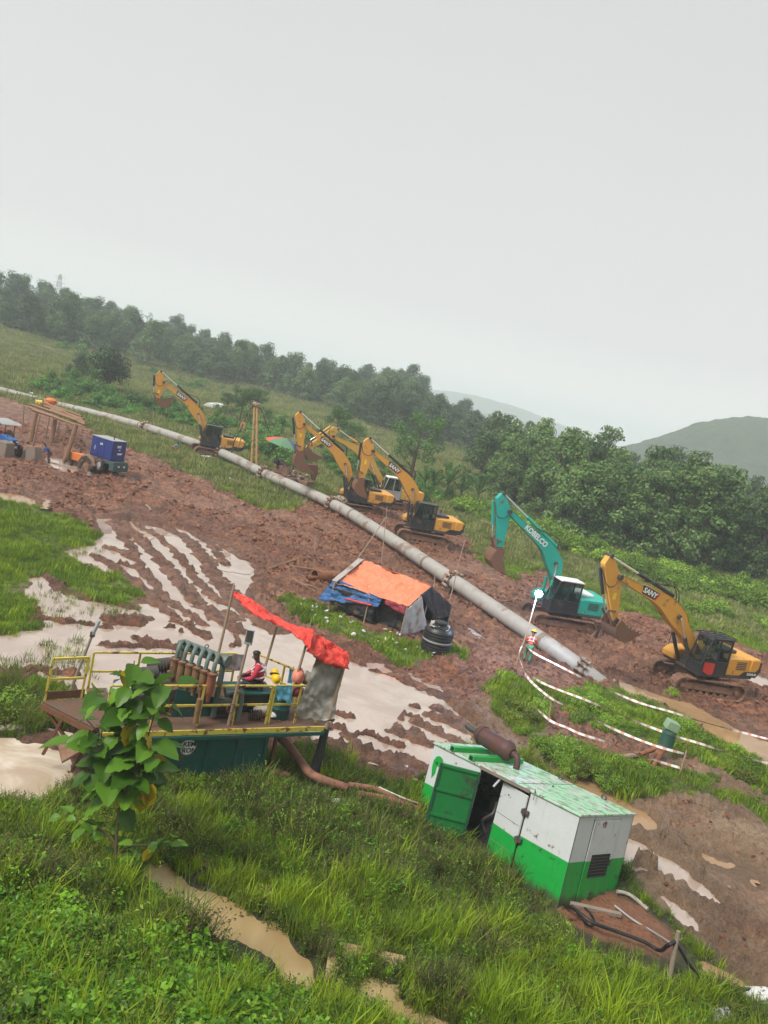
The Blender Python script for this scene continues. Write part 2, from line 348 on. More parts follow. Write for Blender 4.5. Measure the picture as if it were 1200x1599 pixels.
    for P, w, h in RIDGES:
        xs = [p[0] for p in P]; ys = [p[1] for p in P]
        k = (x > min(xs) - 2) & (x < max(xs) + 2) & (y > min(ys) - 2) & (y < max(ys) + 2)
        if not k.any(): continue
        xx, yy = x[k], y[k]
        w = w * .88; d = dseg(xx + fbm(xx * 1.3, yy * 1.3, 2, 33) * .35, yy + fbm(xx * 1.3, yy * 1.3, 2, 34) * .35, P, False)
        f = 1 - sstep(w * .35, w * 1.25, d)
        lump = .55 + 1.1 * np.abs(fbm(xx * 2.1, yy * 2.1, 4, 35, .6)) * 1.6
        z[k] = z[k] * (1 - f) + f * np.maximum(z[k], (0.36 - .11 + (h + .13) * lump))
        gr[k] *= 1 - f
    return z, gr, wet
def build_ground():
    fine = np.radians(np.arange(-46, 46.01, .155)); side = np.radians(np.concatenate([np.arange(-180, -46, 6.0)]))
    side2 = np.radians(np.arange(49, 180, 6.0))
    A = np.concatenate([side, fine, side2]); NA = len(A)
    r1 = np.exp(np.arange(math.log(3.2), math.log(90), .0066)); r2 = np.exp(np.arange(math.log(90.6), math.log(1900), .022))
    R = np.concatenate([[0.5], r1, r2]); NR = len(R)
    rr, aa = np.meshgrid(R, A, indexing='ij')
    x = (rr * np.sin(aa)).ravel(); y = (rr * np.cos(aa)).ravel()
    z, gr, wet = terrain(x, y)
    me = bpy.data.meshes.new('ground')
    nv = NR * NA
    co = np.stack([x, y, z], 1).astype(np.float32)
    i = np.arange(NR - 1)[:, None] * NA; j = np.arange(NA)[None]; jn = (j + 1) % NA
    q = np.stack([i + j, i + jn, i + NA + jn, i + NA + j], -1).reshape(-1, 4)
    q = q[:, ::-1]
    me.vertices.add(nv); me.vertices.foreach_set('co', co.ravel())
    me.loops.add(q.size); me.loops.foreach_set('vertex_index', q.ravel().astype(np.int32))
    me.polygons.add(len(q)); me.polygons.foreach_set('loop_start', (np.arange(len(q)) * 4).astype(np.int32))
    me.polygons.foreach_set('use_smooth', np.ones(len(q), bool))
    me.update(calc_edges=True)
    tone = sstep(-1.5, 1.0, sdist(x, y, CHAN_TONE)); bank = sstep(-.5, .3, sdist(x + fbm(x, y, 2, 2) * .6, y, BANK_TONE))
    for nm, arr in (('gr', gr), ('wet', wet), ('tone', tone), ('bank', bank)):
        a = me.attributes.new(nm, 'FLOAT', 'POINT'); a.data.foreach_set('value', arr.astype(np.float32))
    o = bpy.data.objects.new('ground', me); COL.objects.link(o); o['kind'] = 'structure'
    return o
GROUND = build_ground()
# ground lookup (real height with mud relief)
def tz(x, y): return float(terrain(np.array([float(x)]), np.array([float(y)]))[0][0])
def tzs(x, y): return terrain(np.asarray(x, float), np.asarray(y, float))
def ground_mat():
    m, nt, b = new_mat('ground'); v = coords(nt, 'Object')
    def at(n):
        a = nt.nodes.new('ShaderNodeAttribute'); a.attribute_name = n; return a.outputs['Fac']
    rot = nt.nodes.new('ShaderNodeMapping'); rot.inputs['Rotation'].default_value = (0, 0, -RUT); rot.inputs['Scale'].default_value = (.45, 1.2, 1)
    nt.links.new(v, rot.inputs[0]); rv = rot.outputs[0]
    n1 = noise(nt, rv, .55, 7, .6); n2 = noise(nt, v, 5, 6, .6); n3 = noise(nt, rv, .16, 4, .5, .40, .62)
    mud = mixc(nt, maprange(nt, n1, .35, .68), (.25, .092, .044), (.47, .215, .120))
    mud = mixc(nt, maprange(nt, n2, .36, .66), mixc(nt, .8, mud, (.065, .026, .015)), mud)  # shade of the crevices between lumps, put into the mud colour as dark mottling
    mud = mixc(nt, mathn(nt, 'MULTIPLY', n3, .45), mud, (.33, .185, .13))
    sandy = mixc(nt, maprange(nt, n1, .38, .62), (.30, .185, .105), (.50, .35, .22))
    sandy = mixc(nt, maprange(nt, n2, .35, .7), mixc(nt, .5, sandy, (.12, .075, .05)), sandy)
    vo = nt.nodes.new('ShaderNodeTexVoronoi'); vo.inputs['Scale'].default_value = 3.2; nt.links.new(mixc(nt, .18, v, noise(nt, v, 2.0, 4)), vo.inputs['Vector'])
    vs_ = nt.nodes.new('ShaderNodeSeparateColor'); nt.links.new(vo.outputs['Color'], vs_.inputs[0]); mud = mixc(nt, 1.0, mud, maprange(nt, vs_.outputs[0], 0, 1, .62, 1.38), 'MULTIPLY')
    tone = mathn(nt, 'MULTIPLY', at('tone'), maprange(nt, noise(nt, v, .35, 4), .30, .50, .45, 1))
    c = mixc(nt, tone, mud, sandy)
    c = mixc(nt, at('bank'), c, mixc(nt, noise(nt, v, 3, 5), (.20, .075, .035), (.42, .19, .10)))
    c = mixc(nt, mathn(nt, 'MULTIPLY', at('wet'), .45), c, mixc(nt, .6, c, (.06, .03, .02)))
    # turf and soil below the plants
    g1 = noise(nt, v, .09, 5, .6); g2 = noise(nt, v, 2.2, 6, .65)
    gcol = mixc(nt, maprange(nt, g1, .36, .64), (.085, .15, .024), (.24, .26, .085))
    gcol = mixc(nt, maprange(nt, g2, .42, .72, 0, .75), gcol, (.045, .07, .018))
    gcol = mixc(nt, noise(nt, v, .6, 6, .6, .52, .66), gcol, (.175, .165, .075))
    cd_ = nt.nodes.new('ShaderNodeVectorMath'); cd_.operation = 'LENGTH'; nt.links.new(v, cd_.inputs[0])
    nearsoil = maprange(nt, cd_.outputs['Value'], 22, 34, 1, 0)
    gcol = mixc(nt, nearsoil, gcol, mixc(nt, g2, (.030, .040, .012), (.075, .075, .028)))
    c = mixc(nt, at('gr'), c, gcol)
    nt.links.new(c, b.inputs['Base Color'])
    # wet mud has sheen; more by the water
    ro = maprange(nt, noise(nt, rv, .9, 5), .35, .65, .42, .75)
    ro = mathn(nt, 'SUBTRACT', ro, mathn(nt, 'MULTIPLY', at('wet'), .12)); ro = mixc(nt, at('gr'), ro, (.9,) * 3)
    nt.links.new(ro, b.inputs['Roughness']); b.inputs['Specular IOR Level'].default_value = .5
    h = mathn(nt, 'ADD', mathn(nt, 'MULTIPLY', noise(nt, v, 3.5, 8, .65), 1.0), mathn(nt, 'MULTIPLY', noise(nt, v, 14, 5, .6), .35))
    bump(nt, b, h, 1.0, .30)
    return m
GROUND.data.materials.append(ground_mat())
def water_mat(key, c1, c2, rough=.03, wav=.006, ior=1.33, foam=False):
    m, nt, b = new_mat('water_' + key); v = coords(nt, 'Object')
    f = noise(nt, v, .5, 5, .55, .38, .66, 1.0)
    nt.links.new(mixc(nt, f, c1, c2), b.inputs['Base Color']); b.inputs['Roughness'].default_value = rough
    b.inputs['IOR'].default_value = ior
    if foam: bump(nt, b, noise(nt, coords(nt, 'Object', (1.2, 3.2, 1)), 1.3, 5, .6, None, None, 1.5), .35, .06)
    elif wav: bump(nt, b, noise(nt, v, 2.5, 3), .05, wav)
    return m
water_mat('silt', (.36, .27, .215), (.45, .36, .30), .015, .004, 2.7)
water_mat('foam', (.40, .30, .20), (.66, .58, .48), .15, 0, 1.7, True)
water_mat('ochre', (.30, .185, .095), (.36, .235, .13), .06, .01, 1.38)
water_mat('ditch', (.30, .21, .095), (.38, .29, .15), .10, .02, 1.36)
for wb in WATERS:
    P = wb['P']; cx = sum(p[0] for p in P) / len(P); cy = sum(p[1] for p in P) / len(P)
    cs = .4 if wb['name'] == 'flood_water' else .2
    gx, gy = np.meshgrid(np.arange(min(p[0] for p in P) - 1, max(p[0] for p in P) + 1, cs), np.arange(min(p[1] for p in P) - 1, max(p[1] for p in P) + 1, cs), indexing='ij')
    okc = sdist(gx.ravel(), gy.ravel(), P) > -.75; cells = np.stack([gx.ravel()[okc], gy.ravel()[okc]], 1); idx = {}; vs = []; fs = []
    for cx_, cy_ in cells:
        q = []
        for dx, dy in ((0, 0), (1, 0), (1, 1), (0, 1)):
            key = (round((cx_ + dx * cs) / cs * 2), round((cy_ + dy * cs) / cs * 2))
            if key not in idx: idx[key] = len(vs); vs.append((cx_ + dx * cs - cx, cy_ + dy * cs - cy, 0))
            q.append(idx[key])
        fs.append(q)
    me = bpy.data.meshes.new(wb['name']); me.from_pydata(vs, [], fs); me.update()
    o = bpy.data.objects.new(wb['name'], me); COL.objects.link(o); o.location = (cx, cy, wb['lvl']); o['kind'] = 'structure'
    me.materials.append(MATS['water_' + wb['key']])
# ------------------------------------------------------------------ far hills
def far_hill(name, cx, cy, rx, ry, h, seed, mat):
    N = 130
    gx, gy = np.meshgrid(np.linspace(-1.25, 1.25, N * 2), np.linspace(-1.25, 1.25, N), indexing='ij')
    rr = np.sqrt(gx ** 2 + gy ** 2 * 1.0); prof = np.exp(-(rr / .60) ** 2) * sstep(1.25, .9, rr)
    z = prof * h * (1 + .05 * fbm(gx * 2.5, gy * 2.5, 3, seed)) + (np.abs(fbm(gx * rx / 14, gy * ry / 14, 3, seed + 5)) * 4 + 1.0) * sstep(0, .05, prof)
    x = gx * rx; y = gy * ry
    me = bpy.data.meshes.new(name); n1, n2 = gx.shape
    i = np.arange(n1 - 1)[:, None] * n2; j = np.arange(n2 - 1)[None]
    q = np.stack([i + j, i + n2 + j, i + n2 + j + 1, i + j + 1], -1).reshape(-1, 4)
    me.from_pydata(np.stack([x.ravel(), y.ravel(), z.ravel()], 1).tolist(), [], q.tolist())
    for p in me.polygons: p.use_smooth = True
    o = bpy.data.objects.new(name, me); COL.objects.link(o); o.location = (cx, cy, -8); o['kind'] = 'structure'; me.materials.append(mat)
    return o
m, nt, b = new_mat('hill_forest'); v = coords(nt)
nt.links.new(mixc(nt, noise(nt, v, .06, 8, .7), (.020, .035, .014), (.085, .11, .045)), b.inputs['Base Color']); b.inputs['Roughness'].default_value = .95
bump(nt, b, noise(nt, v, .12, 8, .7), 1, 4)
def hx(px, py, y): return (px - 600) * CR / F0 * y + (py - 800) * SR / F0 * y
far_hill('hill', hx(1175, 660, 520), 520, 125, 100, 55, 3, m)
far_hill('hill', hx(1500, 700, 760), 760, 200, 130, 48, 9, m)
far_hill('hill', hx(745, 640, 1900), 1900, 480, 120, 60, 13, m)
# ------------------------------------------------------------------ mesh builder and scene bookkeeping
def link(o, parent=None):
    COL.objects.link(o)
    if parent is not None: o.parent = parent
    return o
def frame_from(d, up=(0, 0, 1)):
    d = Vector(d).normalized(); up = Vector(up)
    if abs(d.dot(up)) > .98: up = Vector((1, 0, 0))
    s = d.cross(up).normalized(); u = s.cross(d).normalized()
    return d, s, u
class MB:
    def __init__(s): s.v = []; s.f = []; s.m = []; s.mi = 0
    def add(s, vs, fs):
        b = len(s.v); s.v += [tuple(p) for p in vs]
        for f in fs: s.f.append([b + i for i in f]); s.m.append(s.mi)
        return s
    def box(s, c, d, R=None, tap=1.0):
        x, y, z = d[0] / 2, d[1] / 2, d[2] / 2
        vs = [Vector((sx * x * (tap if sz > 0 else 1), sy * y * (tap if sz > 0 else 1), sz * z)) for sz in (-1, 1) for sy in (-1, 1) for sx in (-1, 1)]
        if R is not None: vs = [R @ p for p in vs]
        c = Vector(c)
        return s.add([p + c for p in vs], [(0, 2, 3, 1), (4, 5, 7, 6), (0, 1, 5, 4), (2, 6, 7, 3), (0, 4, 6, 2), (1, 3, 7, 5)])
    def b2(s, x0, x1, y0, y1, z0, z1): return s.box(((x0 + x1) / 2, (y0 + y1) / 2, (z0 + z1) / 2), (abs(x1 - x0), abs(y1 - y0), abs(z1 - z0)))
    def bar(s, p0, p1, w, h=None, up=(0, 0, 1)):
        p0, p1 = Vector(p0), Vector(p1); h = w if h is None else h; d, a, u = frame_from(p1 - p0, up)
        q = [a * w / 2 * i + u * h / 2 * j for i, j in ((-1, -1), (1, -1), (1, 1), (-1, 1))]
        return s.add([p0 + k for k in q] + [p1 + k for k in q], [(0, 1, 2, 3), (7, 6, 5, 4), (0, 4, 5, 1), (1, 5, 6, 2), (2, 6, 7, 3), (3, 7, 4, 0)])
    def tube(s, pts, r, n=8, caps=True, up=(0, 0, 1)):
        pts = [Vector(p) for p in pts]; rs = r if isinstance(r, (list, tuple)) else [r] * len(pts); b = len(s.v)
        prev = None
        for i, p in enumerate(pts):
            t = (pts[min(i + 1, len(pts) - 1)] - pts[max(i - 1, 0)])
            t = t.normalized() if t.length > 1e-9 else Vector((0, 0, 1))
            if prev is None: _, a, u = frame_from(t, up)
            else:
                a = (prev - t * prev.dot(t)); a = a.normalized() if a.length > 1e-6 else frame_from(t, up)[1]; u = a.cross(t).normalized()
            prev = a
            for k in range(n):
                an = 2 * PI * k / n; s.v.append(tuple(p + (a * math.cos(an) + u * math.sin(an)) * rs[i]))
        for i in range(len(pts) - 1):
            for k in range(n):
                k2 = (k + 1) % n; s.f.append([b + i * n + k, b + i * n + k2, b + (i + 1) * n + k2, b + (i + 1) * n + k]); s.m.append(s.mi)
        if caps:
            s.f.append([b + k for k in range(n)][::-1]); s.m.append(s.mi)
            s.f.append([b + (len(pts) - 1) * n + k for k in range(n)]); s.m.append(s.mi)
        return s
    def cyl(s, p0, p1, r, r2=None, n=14, caps=True): return s.tube([p0, p1], [r, r if r2 is None else r2], n, caps)
    def prism(s, poly, a, b, f=None):
        """outline in the x-z plane, thickness from y=a to y=b; f maps (x, y, z) if given"""
        n = len(poly); vs = [Vector((x, a, z)) for x, z in poly] + [Vector((x, b, z)) for x, z in poly]
        if f: vs = [f(p) for p in vs]
        return s.add(vs, [list(range(n)), list(range(2 * n - 1, n - 1, -1))] + [(i, i + n, (i + 1) % n + n, (i + 1) % n) for i in range(n)])
    def lathe(s, prof, c=(0, 0, 0), n=24, ax=None):
        b = len(s.v); R = Vector((0, 0, 1)).rotation_difference(Vector(ax)).to_matrix() if ax is not None else Matrix.Identity(3); c = Vector(c)
        for r, z in prof:
            for k in range(n):
                an = 2 * PI * k / n; s.v.append(tuple(c + R @ Vector((r * math.cos(an), r * math.sin(an), z))))
        for i in range(len(prof) - 1):
            for k in range(n):
                k2 = (k + 1) % n; s.f.append([b + i * n + k, b + i * n + k2, b + (i + 1) * n + k2, b + (i + 1) * n + k]); s.m.append(s.mi)
        return s
    def grid(s, P, closed=False):
        nu, nv = len(P), len(P[0]); b = len(s.v)
        for row in P: s.v += [tuple(p) for p in row]
        for i in range(nu - 1):
            for j in range(nv - 1):
                s.f.append([b + i * nv + j, b + (i + 1) * nv + j, b + (i + 1) * nv + j + 1, b + i * nv + j + 1]); s.m.append(s.mi)
        return s
    def mesh(s, name, mats, smooth=40):
        me = bpy.data.meshes.new(name); me.from_pydata(s.v, [], s.f)
        if not isinstance(mats, (list, tuple)): mats = [mats]
        for m in mats: me.materials.append(MATS[m] if isinstance(m, str) else m)
        if len(mats) > 1: me.polygons.foreach_set('material_index', s.m)
        if smooth:
            me.polygons.foreach_set('use_smooth', [True] * len(me.polygons)); me.set_sharp_from_angle(angle=math.radians(smooth))
        me.update(); return me
    def build(s, name, mats, parent=None, smooth=40, bevel=0, fixn=True):
        me = s.mesh(name, mats, smooth)
        if fixn:
            bm = bmesh.new(); bm.from_mesh(me); bmesh.ops.recalc_face_normals(bm, faces=bm.faces); bm.to_mesh(me); bm.free()
        o = bpy.data.objects.new(name, me); link(o, parent)
        if bevel:
            b = o.modifiers.new('bevel', 'BEVEL'); b.width = bevel; b.segments = 2; b.limit_method = 'ANGLE'; b.angle_limit = math.radians(40)
        return o
def tag(o, label, cat, group=None):
    o['label'] = label; o['category'] = cat; o['kind'] = 'thing'
    if group: o['group'] = group
    return o
def thing(name, label, cat, loc=(0, 0, 0), rz=0.0, group=None, rot=None):
    o = bpy.data.objects.new(name, None); link(o); o.empty_display_size = .2
    o.location = loc; o.rotation_euler = rot if rot is not None else (0, 0, rz)
    return tag(o, label, cat, group)
def copy_tree(src, kids, parent=None):
    c = src.copy(); link(c, parent)
    for ch in kids.get(src, []): copy_tree(ch, kids, c)
    return c
def kids_of(root):
    d = {}
    def rec(o):
        d[o] = list(o.children)
        for ch in d[o]: rec(ch)
    rec(root); return d
def text_mesh(txt, size, depth=.004, bold=0.0, shear=0.0, sx=1.0):
    cu = bpy.data.curves.new('t', 'FONT'); cu.body = txt; cu.size = size; cu.extrude = depth; cu.offset = bold; cu.align_x = 'CENTER'; cu.align_y = 'CENTER'
    cu.shear = shear; cu.resolution_u = 3; cu.space_character = 1.0
    o = bpy.data.objects.new('t', cu); me = bpy.data.meshes.new_from_object(o)
    if sx != 1: me.transform(Matrix.Diagonal((sx, 1, 1, 1)))
    bpy.data.objects.remove(o); bpy.data.curves.remove(cu); return me
def lettering(name, txt, size, mat, parent, origin, xdir, updir, bold=0.0, shear=0.0, sx=1.0, depth=.004):
    me = text_mesh(txt, size, depth, bold, shear, sx); me.name = name; me.materials.clear(); me.materials.append(MATS[mat])
    x = Vector(xdir).normalized(); u = Vector(updir); u = (u - x * u.dot(x)).normalized(); n = x.cross(u)
    M = Matrix((x, u, n)).transposed().to_4x4(); M.translation = Vector(origin)
    me.transform(M); o = bpy.data.objects.new(name, me); link(o, parent); return o
def catmull(P, n=6):
    P = [Vector(p) for p in P]; out = []
    for i in range(len(P) - 1):
        a, b, c, d = P[max(i - 1, 0)], P[i], P[i + 1], P[min(i + 2, len(P) - 1)]
        for k in range(n):
            t = k / n; out.append(.5 * ((2 * b) + (c - a) * t + (2 * a - 5 * b + 4 * c - d) * t * t + (3 * b - a - 3 * c + d) * t ** 3))
    out.append(P[-1]); return out
# ------------------------------------------------------------------ machine materials
solid('yellow_paint', (.62, .30, .045), .42, 0, .14, MUD, .20, 1.6, 5, low=(1.22, .16))
solid('light_yellow_paint', (.60, .36, .06), .5, 0, .15, MUD, .2, 1.6, 5)
solid('teal_paint', (.012, .36, .29), .4, 0, .12, MUD, .16, 1.6, 5, low=(1.22, .14))
solid('black_paint', (.022, .024, .026), .42, 0, .3, MUD, .16, 2.0, 5)
solid('mud_steel', (.15, .075, .045), .75, 0, .35, (.27, .15, .095), .6, 2.5, 9, .5)
solid('rust_steel', (.16, .07, .038), .7, .2, .35, (.20, .12, .08), .3, 2.5, 9, .3)
solid('bucket_steel', (.19, .088, .048), .6, .2, .35, (.22, .125, .08), .5, 2.0, 9, .4)
solid('chrome_rod', (.75, .76, .76), .18, .9, .03)
solid('white_paint', (.72, .73, .73), .5, 0, .06, MUD, .08, 3)
solid('grey_paint', (.32, .33, .34), .5, 0, .1, MUD, .15, 3)
solid('dark_steel', (.07, .068, .066), .55, .3, .3, MUD, .3, 3)
solid('red_paint', (.55, .03, .02), .5, 0, .12)
solid('orange_paint', (.62, .17, .03), .5, 0, .12, MUD, .2, 3)
solid('blue_paint', (.018, .03, .17), .45, 0, .15, MUD, .1, 3)
solid('tractor_blue', (.02, .12, .38), .45, 0, .15, MUD, .2, 3)
solid('rubber', (.02, .019, .018), .8, 0, .3, MUD, .45, 2.5)
solid('black_plastic', (.012, .013, .014), .45, 0, .3, MUD, .05, 3)
solid('wood_grey', (.24, .19, .15), .85, 0, .3, None, 0, 3, 9, .4)
solid('bamboo', (.33, .24, .17), .75, 0, .25, None, 0, 3, 7, .2)
solid('bark', (.11, .075, .05), .9, 0, .35, None, 0, 3, 8, .6)
solid('log_wood', (.24, .13, .075), .85, 0, .35, (.2, .11, .07), .3, 3, 7, .5)
solid('skin', (.10, .045, .028), .6, 0, .1)
solid('skin_mid', (.16, .08, .05), .6, 0, .1)
solid('hair', (.008, .007, .006), .6, 0, .2)
m, nt, b = new_mat('cab_glass'); b.inputs['Base Color'].default_value = (.02, .03, .03, 1); b.inputs['Roughness'].default_value = .06; b.inputs['Specular IOR Level'].default_value = .5
t_ = nt.nodes.new('ShaderNodeBsdfTransparent'); t_.inputs[0].default_value = (.72, .80, .78, 1); x_ = nt.nodes.new('ShaderNodeMixShader'); x_.inputs[0].default_value = .70
nt.links.new(b.outputs[0], x_.inputs[1]); nt.links.new(t_.outputs[0], x_.inputs[2]); nt.links.new(x_.outputs[0], nt.nodes['Material Output'].inputs[0])
# ------------------------------------------------------------------ tracked excavators
def local_frame(O, th):
    hx_ = Vector((math.cos(th), math.sin(th), 0)); n = Vector((-math.sin(th), math.cos(th), 0))
    def f(px, py, yo=0.0):
        r = ray(px, py); Q = O + n * yo
        t = (Q - CAM).dot(n) / r.dot(n); P = CAM + r * t
        return Vector(((P - O).dot(hx_), 0, P.z - O.z))
    return f
def make_track(parent, side, yaw, tm, L=3.9, h=.84, w=.6):
    R = Matrix.Rotation(yaw, 3, 'Z'); yc = side * 1.15
    r = h / 2; a = L / 2 - r; prof = []
    per = 4 * a + 2 * PI * r; n = 46
    mb = MB()
    def pt(sv, off=0.0):
        sv %= per
        if sv < 2 * a: return (-a + sv, r * 2 + off, 0.0)
        sv -= 2 * a
        if sv < PI * r: an = sv / r; return (a + math.sin(an) * (r + off), r + math.cos(an) * (r + off), -an)
        sv -= PI * r
        if sv < 2 * a: return (a - sv, -off, PI)
        sv -= 2 * a; an = sv / r; return (-a - math.sin(an) * (r + off), r - math.cos(an) * (r + off), PI - an)
    for k in range(n):
        x, z, an = pt(k * per / n); RR = Matrix.Rotation(-an, 3, 'Y')
        mb.box(R @ Vector((x, yc, z)), (per / n * .94, w, .045), R @ RR)
        x2, z2, an = pt(k * per / n, .035); mb.box(R @ Vector((x2, yc, z2)), (.03, w, .05), R @ RR)
    for s2 in (-1, 1):                                   # chain links inside the shoes
        q = [pt(k * per / 40, -.06) for k in range(41)]
        mb.tube([R @ Vector((x, yc + s2 * .08, z)) for x, z, _ in q], .045, 5, False)
    t = mb.build('track', tm, parent)
    mb = MB().box(R @ Vector((0, yc, r + .02)), (L - 1.1, .30, .34), R)
    mb.build('track_frame', tm, t)
    for nm, xx in (('idler_wheel', a), ('sprocket', -a)):
        mb = MB(); c = R @ Vector((xx, yc - .12, r)); d = R @ Vector((xx, yc + .12, r)); mb.cyl(c, d, r - .07, n=20); mb.cyl(R @ Vector((xx, yc - .2, r)), R @ Vector((xx, yc + .2, r)), .13, n=12)
        mb.build(nm, tm, t)
    for k in range(7):
        xx = -a * .78 + k * a * 1.56 / 6; MB().cyl(R @ Vector((xx, yc - .16, .13)), R @ Vector((xx, yc + .16, .13)), .11, n=10).build('roller', tm, t)
    return t
def bucket(parent, B, ang, scale, mat, width=1.15, inward=True):
    ca, sa = math.cos(ang), math.sin(ang)
    def f(p): x, z = p.x * scale, p.z * scale; return Vector((B.x + x * ca - z * sa, p.y, B.z + x * sa + z * ca))
    outer = [(-.10, .10), (.30, .16), (.42, .02), (.66, -.28), (.74, -.66), (.60, -1.02), (.28, -1.28), (-.16, -1.44)]
    inner = [(-.10, -.14), (-.02, -.5), (-.14, -1.0), (-.20, -1.40)]
    mb = MB(); w = width / 2
    side = outer[:1] + outer[1:] + inner[::-1]
    for s2 in (-1, 1): mb.prism(side, s2 * w, s2 * (w - .04), f)
    th = .05
    sh = outer[2:]
    P = [[f(Vector((x, y, z))) for y in (-w, -w / 3, w / 3, w)] for x, z in sh]
    mb.grid(P); Pi = [[f(Vector((x - th * 1.0, y, z + th * .4))) for y in (-w, -w / 3, w / 3, w)] for x, z in sh]; mb.grid(Pi)
    for y in np.linspace(-w + .08, w - .08, 5):
        mb.prism([(-.08, -1.36), (-.06, -1.50), (-.34, -1.60), (-.36, -1.56)], y - .045, y + .045, f)
    for s2 in (-1, 1): mb.prism([(-.12, .12), (.34, .18), (.40, 0), (.05, -.16), (-.10, -.10)], s2 * .22, s2 * .17, f)
    o = mb.build('bucket', mat, parent, 30)
    return f
def excavator(label, base, th, J, paint='yellow_paint', brand='SANY', bang=-.1, tyaw=0.0, bs=1.0, tm='mud_steel', operator=None, roofguard=False, cabcol='black_paint', model=None, bucket_mat='bucket_steel', group='yellow excavators standing along the pipeline'):
    O = g_at(*base); O.z = max(O.z, tz(O.x, O.y)) - .16
    root = thing('excavator', label, 'excavator', O, th, group)
    f = local_frame(O, th)
    Fp, K, T, A, B = (f(*J[k]) for k in ('F', 'K', 'T', 'A', 'B'))
    print('EXC', label[:40], 'boom', round((K - Fp).length, 2), round((T - K).length, 2), 'stick', round((B - A).length, 2), [tuple(round(v, 1) for v in p) for p in (Fp, K, T, A, B)])
    Fp = Vector((.25, 0, 1.55))
    for s2 in (-1, 1): make_track(root, s2, tyaw, tm)
    R = Matrix.Rotation(tyaw, 3, 'Z')
    MB().box((0, 0, .62), (1.5, 1.9, .45), R).cyl((0, 0, .8), (0, 0, 1.08), .62, n=24).build('undercarriage', tm, root)
    # upper structure
    MB().b2(-2.35, 1.25, -1.3, 1.3, 1.06, 1.20).b2(.2, 1.1, -.32, .32, 1.2, 1.62).build('deck', 'dark_steel', root, bevel=.02)
    hood = MB().prism([(-2.05, 1.2), (-.45, 1.2), (-.45, 2.02), (-.7, 2.12), (-2.05, 2.12)], -1.3, 1.3).build('engine_cover', paint, root, bevel=.05)
    MB().b2(-1.75, -.75, -.85, .55, 2.123, 2.30).build('hood_bulge', 'black_paint' if paint != 'teal_paint' else 'white_paint', hood, bevel=.05)
    for k in range(5): MB().b2(-1.75, -1.05, 1.301, 1.318, 1.55 + k * .09, 1.59 + k * .09).build('vent_slot', 'dark_steel', hood)
    MB().cyl((-1.5, -.9, 2.1), (-1.5, -.9, 2.55), .06, n=10).build('exhaust_pipe', 'dark_steel', hood)
    cwp = [(-2.05, 1.1), (-2.62, 1.14), (-2.82, 1.45), (-2.82, 2.0), (-2.7, 2.16), (-2.05, 2.16)]
    MB().prism(cwp, -1.32, 1.32).build('counterweight', paint if paint == 'teal_paint' else 'yellow_paint', root, bevel=.09)
    if paint != 'teal_paint' and cabcol == 'black_paint':
        MB().prism([(-1.35, 1.205), (-2.05, 1.205), (-2.60, 1.16), (-2.83, 1.5), (-2.83, 1.98), (-2.70, 2.02), (-2.66, 1.62), (-2.5, 1.48), (-1.7, 1.46)], 1.322, 1.335).build('black_stripe', 'black_paint', root)
    if model: lettering('model_number', model, .17, 'white_paint', root, (-2.25, 1.342, 1.33), (-1, 0, 0), (0, 0, 1), .004)
    MB().prism([(-.45, 1.2), (1.2, 1.2), (1.45, 1.25), (1.45, 1.55), (1.1, 1.82), (-.45, 1.9)], -1.28, -.45).build('tool_box', paint, root, bevel=.06)
    rl_ = MB(); rl_.tube([(1.2, -1.2, 1.8), (1.2, -1.2, 2.5), (.1, -1.2, 2.6), (.1, -1.2, 1.9)], .02, 6); rl_.tube([(.1, -1.2, 2.6), (-1.9, -1.2, 2.75), (-1.9, -1.2, 2.1)], .02, 6); rl_.build('grab_rail', 'black_paint', root)
    # cab: frame, roof, doors, panes
    x0, x1, y0, y1, z0, z1 = -.42, 1.42, .38, 1.34, 1.12, 3.02
    cab = MB()
    sidep = [(x0, z0), (x1 - .05, z0), (x1, z0 + .55), (x1 - .32, z1 - .05), (x1 - .5, z1), (x0, z1)]
    def pil(a, b_, w=.075): cab.bar(a, b_, w, w)
    for y in (y0 + .04, y1 - .04):
        pil((x0 + .04, y, z0), (x0 + .04, y, z1)); pil((x1 - .09, y, z0), (x1 - .04, y, z0 + .55)); pil((x1 - .04, y, z0 + .55), (x1 - .36, y, z1 - .05)); pil((x0, y, z1 - .04), (x1 - .36, y, z1 - .04), .08)
        pil((.42, y, z0), (.42, y, z1), .07)
        pil((x0, y, z0 + .72), (.42, y, z0 + .72), .07)
    for z, xx in ((z0 + .55, x1 - .04), (z1 - .05, x1 - .36)): pil((xx, y0, z), (xx, y1, z))
    cab.b2(x0, x1 - .03, y0, y1, z0 - .04, z0 + .05); cab.b2(x0, x0 + .05, y0, y1, z0, z0 + .9)
    cab.b2(x1 - .12, x1 - .06, y0 + .03, y1 - .03, z0, z0 + .53)
    co = cab.build('cab', cabcol, root, bevel=.012)
    MB().prism([(x0 - .03, z1 - .01), (x1 - .34, z1 - .01), (x1 - .46, z1 + .07), (x0 - .03, z1 + .07)], y0 - .02, y1 + .02).build('roof', 'white_paint' if cabcol != 'black_paint' or paint == 'teal_paint' else 'black_paint', co, bevel=.02)
    MB().b2(x0 + .06, .40, y1 - .045, y1 - .025, z0 + .04, z0 + .72).build('rear_panel', cabcol if not roofguard else 'black_paint', co)
    MB().prism([(.46, z0 + .05), (x1 - .12, z0 + .05), (x1 - .08, z0 + .55), (x1 - .12, z0 + .75), (.46, z0 + .75)], y1 - .045, y1 - .025).build('door', cabcol, co)
    MB().b2(.52, .60, y1 - .02, y1 + .02, z0 + .8, z0 + .95).build('door_handle', 'dark_steel', co)
